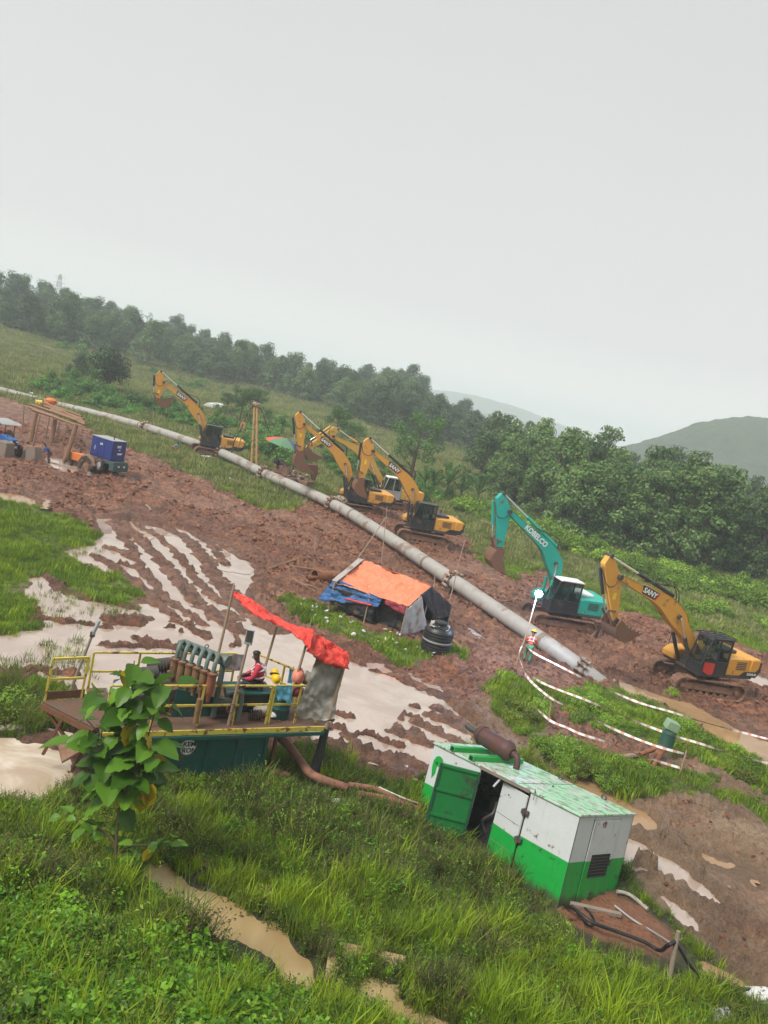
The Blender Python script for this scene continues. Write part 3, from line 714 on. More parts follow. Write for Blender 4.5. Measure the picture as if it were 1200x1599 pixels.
    MB().prism([(.46, z0 + .76), (x1 - .11, z0 + .76), (x1 - .38, z1 - .09), (.46, z1 - .09)], y1 - .04, y1 - .03).build('door_window', 'cab_glass', co)
    MB().b2(x0 + .09, .38, y1 - .04, y1 - .03, z0 + .77, z1 - .09).build('rear_window', 'cab_glass', co)
    MB().add([(x1 - .05, y0 + .08, z0 + .6), (x1 - .05, y1 - .08, z0 + .6), (x1 - .36, y1 - .08, z1 - .09), (x1 - .36, y0 + .08, z1 - .09)], [(0, 1, 2, 3)]).build('windscreen', 'cab_glass', co)
    MB().b2(x0 + .07, x1 - .4, y0 + .03, y0 + .04, z0 + .77, z1 - .09).build('inner_window', 'cab_glass', co)
    MB().b2(-.15, .35, .6, 1.1, z0 + .05, z0 + .55).b2(-.22, -.08, .6, 1.1, z0 + .5, z0 + 1.2).build('operator_seat', 'black_paint', co, bevel=.04)
    MB().tube([(x1 + .02, y1 + .02, z0 + .9), (x1 + .25, y1 + .15, z0 + .95), (x1 + .25, y1 + .15, z0 + 1.3)], .015, 5).box((x1 + .25, y1 + .15, z0 + 1.42), (.05, .2, .32)).build('mirror', 'black_paint', co)
    if roofguard:
        rg = MB()
        for y in np.linspace(y0, y1, 4): rg.bar((x0, y, z1 + .14), (x1 - .1, y, z1 + .14), .035)
        for x in (x0, .2, .75, x1 - .1): rg.bar((x, y0, z1 + .14), (x, y1, z1 + .14), .035)
        for x in (x0, x1 - .4):
            for y in (y0, y1): rg.bar((x, y, z1), (x, y, z1 + .14), .03)
        rg.build('roof_guard', 'black_paint', co)
        MB().prism([(.48, z0 + .10), (.80, z0 + .06), (1.18, z0 + .22), (1.22, z0 + .70), (.48, z0 + .66)], y1 - .022, y1 - .008).build('red_sticker', 'red_paint', co)
    # boom: bent box girder with curved knee
    d1 = (K - Fp); d2 = (T - K)
    path = catmull([Fp, Fp + d1 * .55, K + (Fp - K) * .22 + Vector((0, 0, .0)), K + d2 * .16, K + d2 * .6, T], 5)
    wid = []
    N_ = len(path)
    for i in range(N_): t = i / (N_ - 1); wid.append(.36 + .62 * math.exp(-((t - .42) / .26) ** 2) - .10 * max(0, (t - .75) / .25))
    top, bot = [], []
    for i, p in enumerate(path):
        tn = (path[min(i + 1, N_ - 1)] - path[max(i - 1, 0)]).normalized(); nn = Vector((-tn.z, 0, tn.x))
        if nn.z < 0 and i > N_ / 2: nn = -nn
        nn = Vector((-tn.z, 0, tn.x)); top.append(p - nn * wid[i] / 2); bot.append(p + nn * wid[i] / 2)
    poly = [(p.x, p.z) for p in top] + [(p.x, p.z) for p in bot[::-1]]
    bmb = MB(); hw = .24
    for y in (-hw, hw):
        b_ = len(bmb.v)
        for p, q in zip(top, bot): bmb.v += [(p.x, y, p.z), (q.x, y, q.z)]
        for i in range(N_ - 1): bmb.f.append([b_ + 2 * i, b_ + 2 * i + 2, b_ + 2 * i + 3, b_ + 2 * i + 1]); bmb.m.append(0)
    for a_ in (top, bot):
        b_ = len(bmb.v)
        for p in a_: bmb.v += [(p.x, -hw - .02, p.z), (p.x, hw + .02, p.z)]
        for i in range(N_ - 1): bmb.f.append([b_ + 2 * i, b_ + 2 * i + 1, b_ + 2 * i + 3, b_ + 2 * i + 2]); bmb.m.append(0)
    for e in (0, N_ - 1):
        p, q = top[e], bot[e]; bmb.add([(p.x, -hw, p.z), (p.x, hw, p.z), (q.x, hw, q.z), (q.x, -hw, q.z)], [(0, 1, 2, 3)])
    boom = bmb.build('boom', paint, root, 30)
    kk = int(N_ * .42); C1 = (top[kk] * .45 + bot[kk] * .55)
    MB().cyl((C1.x, -.36, C1.z), (C1.x, .36, C1.z), .12, n=14).build('pivot_pin', 'dark_steel', boom); MB().cyl((T.x, -.33, T.z), (T.x, .33, T.z), .13, n=14).build('pivot_pin', 'dark_steel', boom)
    for y in (-.42, .42):
        c0 = Vector((1.15, y, 1.35)); c1 = Vector((C1.x, y, C1.z)); md = c0 + (c1 - c0) * .58
        cy = MB().cyl(c0, md, .095, n=12).build('boom_cylinder', 'dark_steel' if paint != 'teal_paint' else paint, root)
        MB().cyl(md, c1, .05, n=10).build('cylinder_rod', 'chrome_rod', cy)
    # stick
    sd1 = (B - A).normalized(); sn = Vector((-sd1.z, 0, sd1.x))
    if sn.x < 0: sn = -sn                                   # towards the front of the machine
    TT = T - A; tt = TT.dot(sd1)
    L = (B - A).length
    # outline of the stick box: cylinder ear at A, deepest next to the pivot, slim at B
    pv = A + sd1 * tt; off = (T - pv)
    wmx = .34
    pts = [A - sn * .10, A + sn * .14, A + sd1 * .28 + sn * .42, A + sd1 * (tt + .25) + sn * .36, B + sn * .17, B + sd1 * .12, B - sn * .15, A + sd1 * (tt + .5) - sn * .30 + off * .35, T - sn * .22, T - sd1 * .18 - sn * .05]
    MBs = MB().prism([(p.x, p.z) for p in pts], -.17, .17); st = MBs.build('stick', paint, root, 30, bevel=.02)
    MB().cyl((A.x, -.22, A.z), (A.x, .22, A.z), .10, n=12).build('pivot_pin', 'dark_steel', st); MB().cyl((B.x, -.25, B.z), (B.x, .25, B.z), .10, n=12).build('pivot_pin', 'dark_steel', st)
    # stick cylinder on top of the boom
    kb = int(N_ * .52); s0 = top[kb] if top[kb].z > bot[kb].z else bot[kb]; s0 = s0 + Vector((0, 0, .16))
    A2 = A + Vector((0, 0, 0)); md = s0 + (A2 - s0) * .56
    cy = MB().cyl(s0, md, .10, n=12).build('stick_cylinder', 'black_paint' if paint != 'teal_paint' and cabcol == 'black_paint' else paint, root)
    MB().cyl(md, A2, .055, n=10).build('cylinder_rod', 'chrome_rod', cy)
    # bucket cylinder along the front of the stick
    b0 = A + sd1 * .45 + sn * .58; b1 = A + sd1 * (L * .80) + sn * .48; bm_ = b0 + (b1 - b0) * .62
    cy = MB().cyl(b0, bm_, .085, n=12).build('bucket_cylinder', 'black_paint' if paint != 'teal_paint' and cabcol == 'black_paint' else paint, root)
    MB().cyl(bm_, b1, .045, n=10).build('cylinder_rod', 'chrome_rod', cy)
    fb = bucket(root, B, bang, bs, bucket_mat)
    ear = fb(Vector((.30, 0, .05)))
    lk = MB()
    for y in (-.2, .2): lk.bar((b1.x, y, b1.z), (ear.x, y, ear.z), .05, .12); lk.bar((b1.x, y, b1.z), tuple(Vector((0, y, 0)) + B - sd1 * .45), .05, .11)
    lk.build('bucket_link', 'mud_steel', root)
    # hoses over the boom
    for y in (-.1, .1):
        hp = [top[int(N_ * .30)] + Vector((.0, y, .05)), (top[kb] if top[kb].z > bot[kb].z else bot[kb]) + Vector((-.2, y, .42)), s0 + (A2 - s0) * .2 + Vector((0, y, .18)), s0 + (A2 - s0) * .45 + Vector((0, y, -.18))]
        MB().tube(catmull(hp, 5), .025, 5).build('hydraulic_hose', 'rubber', boom)
    hp = [T + Vector((-.2, -.2, .25)), T + Vector((.15, .26, -.35)), A + sd1 * (tt + .1) + sn * .3 + Vector((0, .2, -.15)), b0 + Vector((0, .12, 0))]
    MB().tube(catmull(hp, 5), .022, 5).build('hydraulic_hose', 'rubber', boom)
    # lettering on the boom side facing the bank (left side of the machine)
    dd = (path[int(N_ * .58)] - path[int(N_ * .84)]).normalized(); c = path[int(N_ * .70)]
    up = Vector((-dd.z, 0, dd.x)); up = up if up.z > 0 else -up
    X = dd
    if brand == 'SANY':
        def q(a, b_, y): p = c + X * a + up * b_; return (p.x, y, p.z)
        for y0_, sgn in ((hw + .008, 1), (-hw - .008, -1)):
            MB().add([q(-.62, .2, y0_), q(.62, .2, y0_), q(.50, -.2, y0_), q(-.50, -.2, y0_)] if sgn > 0 else [q(-.62, .2, y0_), q(.62, .2, y0_), q(.50, -.2, y0_), q(-.50, -.2, y0_)], [(0, 1, 2, 3)]).build('name_panel', 'black_paint', boom, fixn=False)
        o_ = c + Vector((0, hw + .014, 0)); lettering('lettering', 'SANY', .36, 'white_paint', boom, o_ - X * .02, X, up, .012, 0.15, 1.05)
        MB().add([q(.53, .2, hw + .012), q(.62, .2, hw + .012), q(.50, -.2, hw + .012), q(.41, -.2, hw + .012)], [(0, 1, 2, 3)]).build('red_mark', 'red_paint', boom, fixn=False)
        MB().b2(-.09, .09, 0, .01, -.16, .16).build('warning_label', 'label_yellow', st).location = (A + sd1 * (tt + .9)) + Vector((0, .172, 0))
    elif brand:
        lettering('lettering', brand, .44, 'white_paint', boom, c + Vector((0, hw + .012, 0)) + X * .05, X, up, .014, 0, .92)
    return root, O, th
solid('label_yellow', (.75, .55, .02), .5)
R_ = math.radians
EX_GROUP = 'yellow excavators standing along the pipeline'
ex_right = excavator('yellow and black excavator with red door sticker, nearest the right edge', (1082, 1073), R_(205),
    dict(F=(1056, 1005), K=(1043, 942), T=(964, 899), A=(952, 867), B=(959, 966)), bang=R_(-62), tyaw=R_(-14), roofguard=True, model='SY210-10', bs=.95)
ex_teal = excavator('teal excavator with white lettering on its boom and bucket hanging above the mud', (868, 972), R_(196),
    dict(F=(870, 912), K=(862, 862), T=(794, 798), A=(786, 770), B=(780, 856)), 'teal_paint', 'KOBELCO', R_(-12), R_(-6), bs=.95, tm='mud_steel', group=None)
ex_mid = excavator('yellow excavator with driver visible in its black cab, just behind the orange tarpaulin hut', (655, 846), R_(196),
    dict(F=(637, 792), K=(638, 750), T=(582, 704), A=(578, 684), B=(565, 748)), bang=R_(-18), tyaw=R_(-8), bs=.95)
ex_two = excavator('yellow excavator whose muddy bucket hangs beside the striped umbrella', (556, 797), R_(198),
    dict(F=(534, 747), K=(532, 711), T=(475, 662), A=(469, 643), B=(470, 706)), bang=R_(-30), tyaw=R_(8), bs=1.25)
ex_pale = excavator('pale yellow excavator with white cab roof, standing behind the others with its arm stretched left', (606, 792), R_(203),
    dict(F=(582, 748), K=(566, 706), T=(520, 681), A=(528, 670), B=(480, 700)), 'light_yellow_paint', None, R_(-60), R_(4), cabcol='grey_paint')
ex_left = excavator('yellow excavator furthest left, its bucket curled above the pipe with a hanging chain', (331, 712), R_(200),
    dict(F=(306, 655), K=(303, 635), T=(256, 597), A=(252, 580), B=(247, 623)), bang=R_(-95), tyaw=R_(5))
# ------------------------------------------------------------------ the pipeline
solid('pipe_coat', (.33, .315, .29), .55, 0, .18, (.24, .16, .12), .34, .8, 2.5, .1)
solid('weld_band', (.19, .15, .12), .7, 0, .2, MUD, .3, 2)
PIPE_PX = [(950, 1078, -.55), (905, 1043, .15), (850, 1003, .50), (770, 949, .62), (708, 907, .66), (600, 835, .66), (520, 787, .66), (412, 739, .66), (345, 707, .66), (250, 674, .62), (195, 658, .55), (128, 641, .45), (75, 629, .1), (15, 613, .1), (-60, 596, .3)]
def pipe_pts():
    out = []
    for px, py, dz in PIPE_PX:
        q = g_at(px, py + 8); zc = q.z + dz
        p = at_z(px, py, zc); p = at_z(px, py, float(base_z(p.x, p.y)[0]) + dz); out.append(p)
    return out
PP = catmull(pipe_pts(), 8)
cum = [0]
for a_, b_ in zip(PP, PP[1:]): cum.append(cum[-1] + (b_ - a_).length)
def pipe_at(s):
    s = max(0, min(cum[-1] - 1e-3, s))
    for i in range(len(cum) - 1):
        if cum[i + 1] >= s:
            t = (s - cum[i]) / (cum[i + 1] - cum[i]); return PP[i].lerp(PP[i + 1], t), (PP[i + 1] - PP[i]).normalized()
def pipe_s(px):
    """arc length at which the pipe passes photograph column px"""
    best = None
    for i, p in enumerate(PP):
        v = p - CAM; x = 600 + F0 * v.dot(CRT) / v.dot(FWD)
        if best is None or abs(x - px) < best[0]: best = (abs(x - px), cum[i], i)
    return best[1]
PR = .44
pipe = thing('pipeline', 'long grey coated steel pipe lying diagonally across the mud field', 'pipe', PP[0])
def rel(p, o): return Vector(p) - Vector(o)
s_j = [0, 4.2]
while s_j[-1] < cum[-1] - 2: s_j.append(min(s_j[-1] + 12.0, cum[-1]))
for i in range(len(s_j) - 1):
    n_ = 10; pts = [pipe_at(s_j[i] + (s_j[i + 1] - s_j[i]) * k / n_)[0] - PP[0] for k in range(n_ + 1)]
    MB().tube(pts, PR, 28).build('pipe_section', 'pipe_coat', pipe)
for s in s_j[1:-1]:
    c, t = pipe_at(s); MB().cyl(c - t * .14 - PP[0], c + t * .14 - PP[0], PR + .012, n=28).build('weld_band', 'weld_band', pipe)
solid('mud_lump', (.15, .085, .06), .8, 0, .4, (.24, .15, .11), .3, 4, 9, .6)
solid('pale_mud', (.34, .26, .20), .85, 0, .4, (.14, .08, .055), .5, 5, 9, .6)
def cradle(s, label):
    c, t = pipe_at(s); root = thing('roller_cradle', label, 'pipe cradle', (c.x, c.y, c.z - PR), 0, 'muddy roller cradles strapped round the pipe')
    o = Vector((c.x, c.y, c.z - PR)); d, a, u = frame_from(t)
    for off in (-.16, .16):
        P = [c + t * off + (a * math.cos(q) + u * math.sin(q)) * (PR + .06) - o for q in np.linspace(0, 2 * PI, 25)]
        MB().tube(P, .045, 6, False).build('strap', 'mud_steel', root)
    for k in range(11):
        q = 2 * PI * k / 11 + .2; e = (a * math.cos(q) + u * math.sin(q)); r_ = PR + .13 + rnd.uniform(-.02, .05)
        MB().cyl(c + t * -.26 + e * r_ - o, c + t * .26 + e * r_ - o, .085 + rnd.uniform(-.01, .03), n=10).build('roller', 'pale_mud' if rnd.random() < .45 else 'mud_steel', root)
    MB().bar(c + t * .1 - u * (PR + .05) - o + a * .35, Vector((a.x * .35, a.y * .35, -.6)), .2).build('foot', 'mud_steel', root); MB().bar(c + t * .1 - u * (PR + .05) - o - a * .35, Vector((-a.x * .35, -a.y * .35, -.6)), .2).build('foot', 'mud_steel', root)
    return root
for px, lb in [(225, 'muddy roller cradle on the pipe below the curled excavator bucket'), (345, 'muddy roller cradle on the pipe in front of the furthest left excavator'), (413, 'muddy roller cradle on the pipe beside the wooden mast'),
               (522, 'muddy roller cradle on the pipe in front of the middle pair of excavators'), (708, 'muddy roller cradle on the pipe right of the orange tarpaulin hut'), (903, 'muddy roller cradle where the pipe dips into the mud')]:
    cradle(pipe_s(px), lb)
def chain(p0, p1, label, sag=.0, cat='chain'):
    p0, p1 = Vector(p0), Vector(p1); L = (p1 - p0).length; n_ = max(3, int(L / .16)); mb = MB(); dn = (p1 - p0).normalized(); d, a, u = frame_from(dn)
    for k in range(n_):
        c = p0.lerp(p1, (k + .5) / n_); w = a if k % 2 else u
        mb.tube([c - dn * .11, c - dn * .07 + w * .05, c + dn * .07 + w * .05, c + dn * .11, c + dn * .07 - w * .05, c - dn * .07 - w * .05, c - dn * .11], .02, 5, False)
    o = mb.build('chain', 'mud_steel'); o['kind'] = 'thing'; return tag(o, label, cat)
def near_d(px, py, ref): return at_d(px, py, (Vector(ref) - CAM).dot(FWD))
c225 = pipe_at(pipe_s(225))[0]; chain(near_d(243, 646, c225), near_d(236, 668, c225), 'hanging chain between the curled bucket and the pipe')
c903 = pipe_at(pipe_s(903))[0]
for q, lb in (((941, 982), 'muddy lifting chain from the right excavator bucket, left strand'), ((948, 985), 'muddy lifting chain from the right excavator bucket, right strand')):
    chain(near_d(*q, c903), near_d(918 if q[0] < 945 else 929, 1038, c903), lb)
def pole(label, p0px, p1px, base_z_off=0.0, r=.035, mat='bamboo', zz=None, name='bamboo_pole', cat='pole', grp=None):
    b_ = g_at(*p0px); b_.z = tz(b_.x, b_.y) - .1; t = near_d(*p1px, b_)
    pts = [b_.lerp(t, k / 6) + Vector((rnd.uniform(-.02, .02), 0, 0)) - b_ for k in range(7)]
    root = MB().tube(pts, [r * (1.15 - .4 * k / 6) for k in range(7)], 7).build(name, mat); root.location = b_
    return tag(root, label, cat, grp), b_, t
pole('bamboo pole leaning right behind the orange tarpaulin hut', (546, 889), (603, 807))
pole('upright bamboo pole behind the ridge of the orange tarpaulin hut', (595, 884), (605, 790), r=.025)
pole('crooked stick standing right of the orange hut by the pipe cradle', (702, 938), (727, 842), r=.03)
pole('short stick rising behind the gable of the orange hut', (677, 925), (680, 893), r=.03)
pole('thin white tipped marker stick in the mud left of the rusty casing', (491, 872), (493, 843), r=.03)
# ------------------------------------------------------------------ tarpaulin hut
def cloth_mat(name, c, rough=.55, wr=.5, dirt=.1, sc=2.0, bd=.06):
    m, nt, b = new_mat(name); v = coords(nt); f = noise(nt, v, sc, 6, .6, .3, .7)
    col = mixc(nt, f, [x * .82 for x in c], c); col = mixc(nt, noise(nt, v, 1.3, 6, .6, .62 - dirt, .78 - dirt), col, (.22, .14, .10))
    nt.links.new(col, b.inputs['Base Color']); b.inputs['Roughness'].default_value = rough
    bump(nt, b, noise(nt, v, 3, 6, .6, None, None, 1.6), wr, bd); return m
cloth_mat('orange_tarp', (.88, .27, .14), .55, 1.0, .03, 1.2, .16); cloth_mat('red_tarp', (.80, .06, .04), .45, .9, .0, 1.6, .12); cloth_mat('blue_tarp', (.02, .11, .30), .4, .9, .03, 2.0, .12)
cloth_mat('black_tarp', (.022, .024, .03), .45, .6, .05); cloth_mat('sack_cloth', (.42, .38, .33), .8, .5, .12); cloth_mat('clear_sheet', (.40, .37, .34), .4, .6, .1)
cloth_mat('pale_blue_cloth', (.13, .42, .58), .7, .5, .0); cloth_mat('pink_cloth', (.75, .25, .18), .7, .5, .0); cloth_mat('white_cloth', (.7, .69, .68), .6, .5, .02); cloth_mat('maroon_cloth', (.30, .03, .05), .7, .5, .05); cloth_mat('lavender_sheet', (.52, .47, .52), .4, .5, .02)
def sheet(c00, c10, c01, c11, nu=26, nv=16, amp=.05, sag=.05, seed=1, fr=3.0, rag=0.0):
    """wrinkled cloth spanning four corners (u from c00 to c10, v from c00 to c01)"""
    c00, c10, c01, c11 = map(Vector, (c00, c10, c01, c11)); nrm = (c10 - c00).cross(c01 - c00).normalized(); nrm = nrm if nrm.z >= 0 else -nrm
    U, V_ = np.meshgrid(np.linspace(0, 1, nu), np.linspace(0, 1, nv), indexing='ij')
    N = fbm(U * fr + seed, V_ * fr * .7 - seed, 4, seed, .55); N2 = np.abs(fbm(U * fr * 1.3 - seed, V_ * fr * 2.1, 3, seed + 9))
    P = []
    for i in range(nu):
        row = []
        for j in range(nv):
            u, v = U[i, j], V_[i, j]; e = 0.0
            if rag and j == nv - 1: e = rag * float(N[i, j]) * 2
            p = (c00 * (1 - u) + c10 * u) * (1 - v) + (c01 * (1 - u) + c11 * u) * v + (c01 - c00).normalized() * e
            row.append(p + nrm * (amp * (float(N[i, j]) * 1.6 - float(N2[i, j]))) - Vector((0, 0, sag)) * 4 * v * (1 - v) * (.5 + 2 * u * (1 - u)))
        P.append(row)
    return P
def cloth(name, mat, parent, *a, thick=.012, **k):
    o = MB().grid(sheet(*a, **k)).build(name, mat, parent, 180, fixn=False)
    s = o.modifiers.new('solid', 'SOLIDIFY'); s.thickness = thick; return o
HZ = .55
E0 = at_z(636, 947, HZ + 1.55); E1 = at_z(523, 909, HZ + 1.55)             # near eave, right and left
G0 = at_z(674, 914, HZ + 2.45); G1 = at_z(566, 874, HZ + 2.45)             # ridge
B0 = at_z(706, 946, HZ + 1.2)                                              # far eave right
B1 = B0 + (G1 - G0)
hut = thing('tarpaulin_hut', 'low hut roofed with an orange tarpaulin over blue and black sheets', 'hut', (E0.x, E0.y, HZ)); ho = Vector((E0.x, E0.y, HZ))
L_ = lambda p: Vector(p) - ho
cloth('orange_roof', 'orange_tarp', hut, L_(E0), L_(E1), L_(G0), L_(G1), amp=.17, sag=.14, seed=4, nu=60, nv=34, fr=3.4)
cloth('rear_roof', 'orange_tarp', hut, L_(G0), L_(G1), L_(B0), L_(B1), amp=.04, sag=.05, seed=6)
ed = (E1 - E0); dn = Vector((0, 0, -1)); out = (E0 - G0); out.z = 0; out.normalize()
cloth('blue_flap', 'blue_tarp', hut, L_(E0.lerp(E1, .34) + dn * .02), L_(E1 + ed.normalized() * .25 + Vector((0, 0, .12)) - out * .3), L_(E0.lerp(E1, .34) + dn * .42 + out * .12), L_(E1 + ed.normalized() * .62 + dn * 1.05 + out * .2), amp=.12, sag=.0, seed=8, nu=36, rag=.1)
cloth('black_wall', 'black_tarp', hut, L_(E0.lerp(E1, .40) + dn * .2), L_(E1 + dn * .25 + ed.normalized() * .25), L_(E0.lerp(E1, .42) + dn * 1.35 - out * .1), L_(E1 + dn * 1.05 + ed.normalized() * .15), amp=.08, sag=0, seed=9, rag=.25)
cloth('rag_wall', 'maroon_cloth', hut, L_(E0.lerp(E1, .02) + dn * .02), L_(E0.lerp(E1, .30)), L_(E0.lerp(E1, .0) + dn * .45), L_(E0.lerp(E1, .28) + dn * .25), amp=.08, sag=0, seed=10, nu=14, nv=8, rag=.25)
cloth('inner_wall', 'black_tarp', hut, L_(E0.lerp(E1, .05) + dn * .1 - out * .55), L_(E0.lerp(E1, .5) + dn * .1 - out * .55), L_(E0.lerp(E1, .05) + dn * 1.4 - out * .5), L_(E0.lerp(E1, .5) + dn * 1.4 - out * .55), amp=.1, sag=0, seed=12)
cloth('red_fringe', 'red_tarp', hut, L_(E0.lerp(E1, .42) + dn * .42 + out * .14), L_(E0.lerp(E1, .78) + dn * .52 + out * .16), L_(E0.lerp(E1, .42) + dn * .50 + out * .14), L_(E0.lerp(E1, .78) + dn * .62 + out * .16), amp=.03, sag=.02, seed=3, nu=14, nv=4)
cloth('grey_gable', 'sack_cloth', hut, L_(E0 + dn * .15), L_(E0.lerp(G0, .62) + dn * .12), L_(E0 + dn * 1.45), L_(E0.lerp(B0, .55) + dn * 1.3), amp=.06, sag=0, seed=14, nu=14)
cloth('black_gable', 'black_tarp', hut, L_(E0.lerp(G0, .55)), L_(G0.lerp(G1, -.01)), L_(E0.lerp(B0, .62) + dn * .55), L_(B0.lerp(E0, .3) + dn * .35), amp=.05, sag=0, seed=15, nu=14)
cloth('black_gable', 'black_tarp', hut, L_(G0), L_(B0), L_(E0.lerp(B0, .62) + dn * .75), L_(B0 + dn * .55), amp=.06, sag=0, seed=16, nu=14)
cloth('rear_wall', 'black_tarp', hut, L_(B0), L_(B1), L_(B0 + dn * 1.2), L_(B1 + dn * 1.2), amp=.06, sag=0, seed=17)
cloth('far_gable', 'clear_sheet', hut, L_(E1), L_(G1 + (G1 - G0).normalized() * .1), L_(E1 + dn * 1.2), L_(B1 + dn * 1.2), amp=.05, sag=0, seed=18)
cloth('roof_edge_sheet', 'clear_sheet', hut, L_(E1 + Vector((0, 0, .04)) + ed.normalized() * .18), L_(G1 + Vector((0, 0, .02)) + ed.normalized() * .22), L_(E1 + Vector((0, 0, .06)) - ed.normalized() * .12), L_(G1 + Vector((0, 0, .05)) - ed.normalized() * .12), amp=.04, sag=0, seed=21, nu=14, nv=5)
for p in (E0, E1, B0, B1, G0, G1, E0.lerp(E1, .5)): MB().tube([(p.x - ho.x, p.y - ho.y, -.2), (p.x - ho.x, p.y - ho.y, p.z - HZ - .03)], .035, 7).build('hut_post', 'bamboo', hut)
# water tank
tk = g_at(678, 1021); TKZ = tz(tk.x, tk.y) - .03
prof = [(0, 0), (.62, 0), (.66, .05)]
for k in range(9): prof += [(.66, .08 + k * .125), (.685, .12 + k * .125), (.685, .15 + k * .125), (.66, .19 + k * .125)]
prof += [(.64, 1.24), (.50, 1.38), (.26, 1.46), (.26, 1.52)]
wt = thing('water_tank', 'black ribbed plastic water tank standing at the gable of the hut', 'water tank', (tk.x, tk.y, TKZ))
MB().lathe(prof, n=32).build('tank_body', 'black_plastic', wt, 60)
MB().lathe([(.30, 1.50), (.31, 1.57), (.2, 1.60), (0, 1.61)], n=24).build('lid', 'black_plastic', wt)
MB().lathe([(.692, .70), (.695, .71), (.695, .76), (.692, .77)], n=32).build('pale_band', 'grey_paint', wt)
tb = MB().grid(sheet((-.55, -.5, 1.42), (.35, -.55, 1.40), (-.45, .2, 1.50), (.45, .1, 1.44), nu=14, nv=8, amp=.12, sag=.05, seed=31)).build('plastic_sheet', 'clear_sheet', None, 180); tb.location = wt.location; tag(tb, 'crumpled clear sheet thrown over the black water tank', 'sheet')
# rusty casing and bits
solid('rust_pipe', (.24, .095, .04), .8, .1, .3, (.12, .05, .03), .4, 3, 7, .4)
def hollow(label, c, ax, r, L, mat='rust_pipe', name='steel_casing'):
    c = Vector(c); ax = Vector(ax).normalized()
    prof = [(r - .03, -L / 2), (r, -L / 2), (r, L / 2), (r - .03, L / 2), (r - .03, -L / 2)]
    o = MB().lathe(prof, (0, 0, 0), 24, ax).build(name, mat); o.location = c; return tag(o, label, 'pipe')
ca_ = g_at(508, 908); ax_ = (at_z(535, 905, 1.0) - at_z(487, 903, 1.0))
hollow('short rusty wide casing lying behind the blue flap of the hut', (ca_.x, ca_.y, tz(ca_.x, ca_.y) + .33), ax_, .36, 1.5)
hollow('narrow rusty tube sticking out of the wide casing mouth', Vector((ca_.x, ca_.y, tz(ca_.x, ca_.y) + .22)) - ax_.normalized() * .75, ax_, .14, .9)
def stick(label, a, b_, r=.08, mat='log_wood', name='log', dz=.06, cat='log', zo=None):
    A_, B_ = g_at(*a), g_at(*b_); A_.z = tz(A_.x, A_.y) + dz; B_.z = tz(B_.x, B_.y) + dz
    o = MB().tube([Vector((0, 0, 0)), (B_ - A_) * .5 + Vector((.03, .02, .02)), B_ - A_], [r, r * .92, r * .8], 8).build(name, mat); o.location = A_; return tag(o, label, cat)
stick('weathered log left of the rusty casing, raised end pointing right', (418, 892), (468, 877), .09)
stick('shorter log lying above the rusty casing in the mud', (452, 886), (540, 897), .07); stick('grey plank end lying in the grass below the rusty casing', (455, 915), (492, 928), .06)
stick('dark plank leaning on the mud right of the black tank', (700, 999), (722, 1014), .07); stick('thin brown batten beside the grass under the blue flap', (476, 915), (500, 925), .05)
stick('pale branch lying in mud below the welding set', (152, 730), (163, 741), .06); stick('broken branch between puddles behind the flooded ruts', (228, 790), (236, 800), .07, 'wood_grey')
def slab(label, c, ax, w, l, t, mat, name='steel_plate', tilt=.08, cat='plate'):
    p = g_at(*c); o = MB().box((0, 0, 0), (l, w, t)).build(name, mat, bevel=.01); o.location = (p.x, p.y, tz(p.x, p.y) + t * .6 + .04); o.rotation_euler = (tilt, -tilt, ax); return tag(o, label, cat)
slab('bent grey sheet lying on mud right of the black tank', (741, 990), RUT, .45, 1.2, .03, 'grey_paint')
slab('small pale board half sunk beside the pipe', (335, 716), RUT, .4, .9, .04, 'white_paint', 'board', .1, 'board')
slab('white sack lying on grass under the left excavator', (322, 715), .4, .45, 1.0, .12, 'white_cloth', 'sack', .1, 'sack')
slab('long pale plank by the pipe below the wooden mast', (362, 748), RUT, .12, 1.2, .06, 'white_paint', 'plank', .02, 'plank')
# ------------------------------------------------------------------ mud recycling platform
ZT, ZD, ZB = 3.45, 2.40, .85
FR, FL = at_z(426, 1071, ZT), at_z(279, 1071, ZT)
bx_ = (FR - FL).normalized(); by_ = Vector((-bx_.y, bx_.x, 0))
BO = Vector((FR.x, FR.y, 0))
def bl(px, py, z): p = at_z(px, py, z) - BO; return Vector((p.dot(bx_), p.dot(by_), z))
BANG = math.atan2(bx_.y, bx_.x)
# ------------------------------------------------------------------ platform frame: local x along the front rail, y to the back
solid('deck_green', (.012, .075, .065), .5, .0, .25, MUD, .12, 1.5, 4); solid('rail_yellow', (.58, .46, .075), .5, 0, .15, None, 0, 3, 8, 0, (.16, .055, .025), .18)
solid('deck_plate', (.13, .085, .06), .7, .1, .3, MUD, .5, 2.2); solid('pipe_green', (.105, .145, .13), .55, .1, .25, MUD, .3, 3); solid('cone_brown', (.21, .12, .06), .7, 0, .3, (.13, .07, .04), .4, 4, 8, .4)
solid('cone_red', (.27, .085, .05), .7, 0, .3, MUD, .4, 4); solid('hose_brown', (.27, .12, .075), .75, 0, .2, MUD, .35, 3, 8, .4); solid('hard_hat', (.80, .52, .01), .35, 0, .05); solid('hat_white', (.75, .76, .76), .35, 0, .05)
plat = thing('mud_recycling_unit', 'green tank platform with yellow railings and pipes, above the grass bank', 'mud tank', BO, BANG)
def P_(name, mb, mat, parent=plat, **k): return mb.build(name, mat, parent, **k)
P_('tank', MB().prism([(-4.1, ZB), (.05, ZB), (.08, ZD - .12), (-4.1, ZD - .12)], -.25, 2.1), 'deck_green', bevel=.02)
for k in range(6): P_('tank_rib', MB().b2(-3.9 + k * .78, -3.82 + k * .78, -.29, -.252, ZB + .03, ZD - .16), 'deck_green')
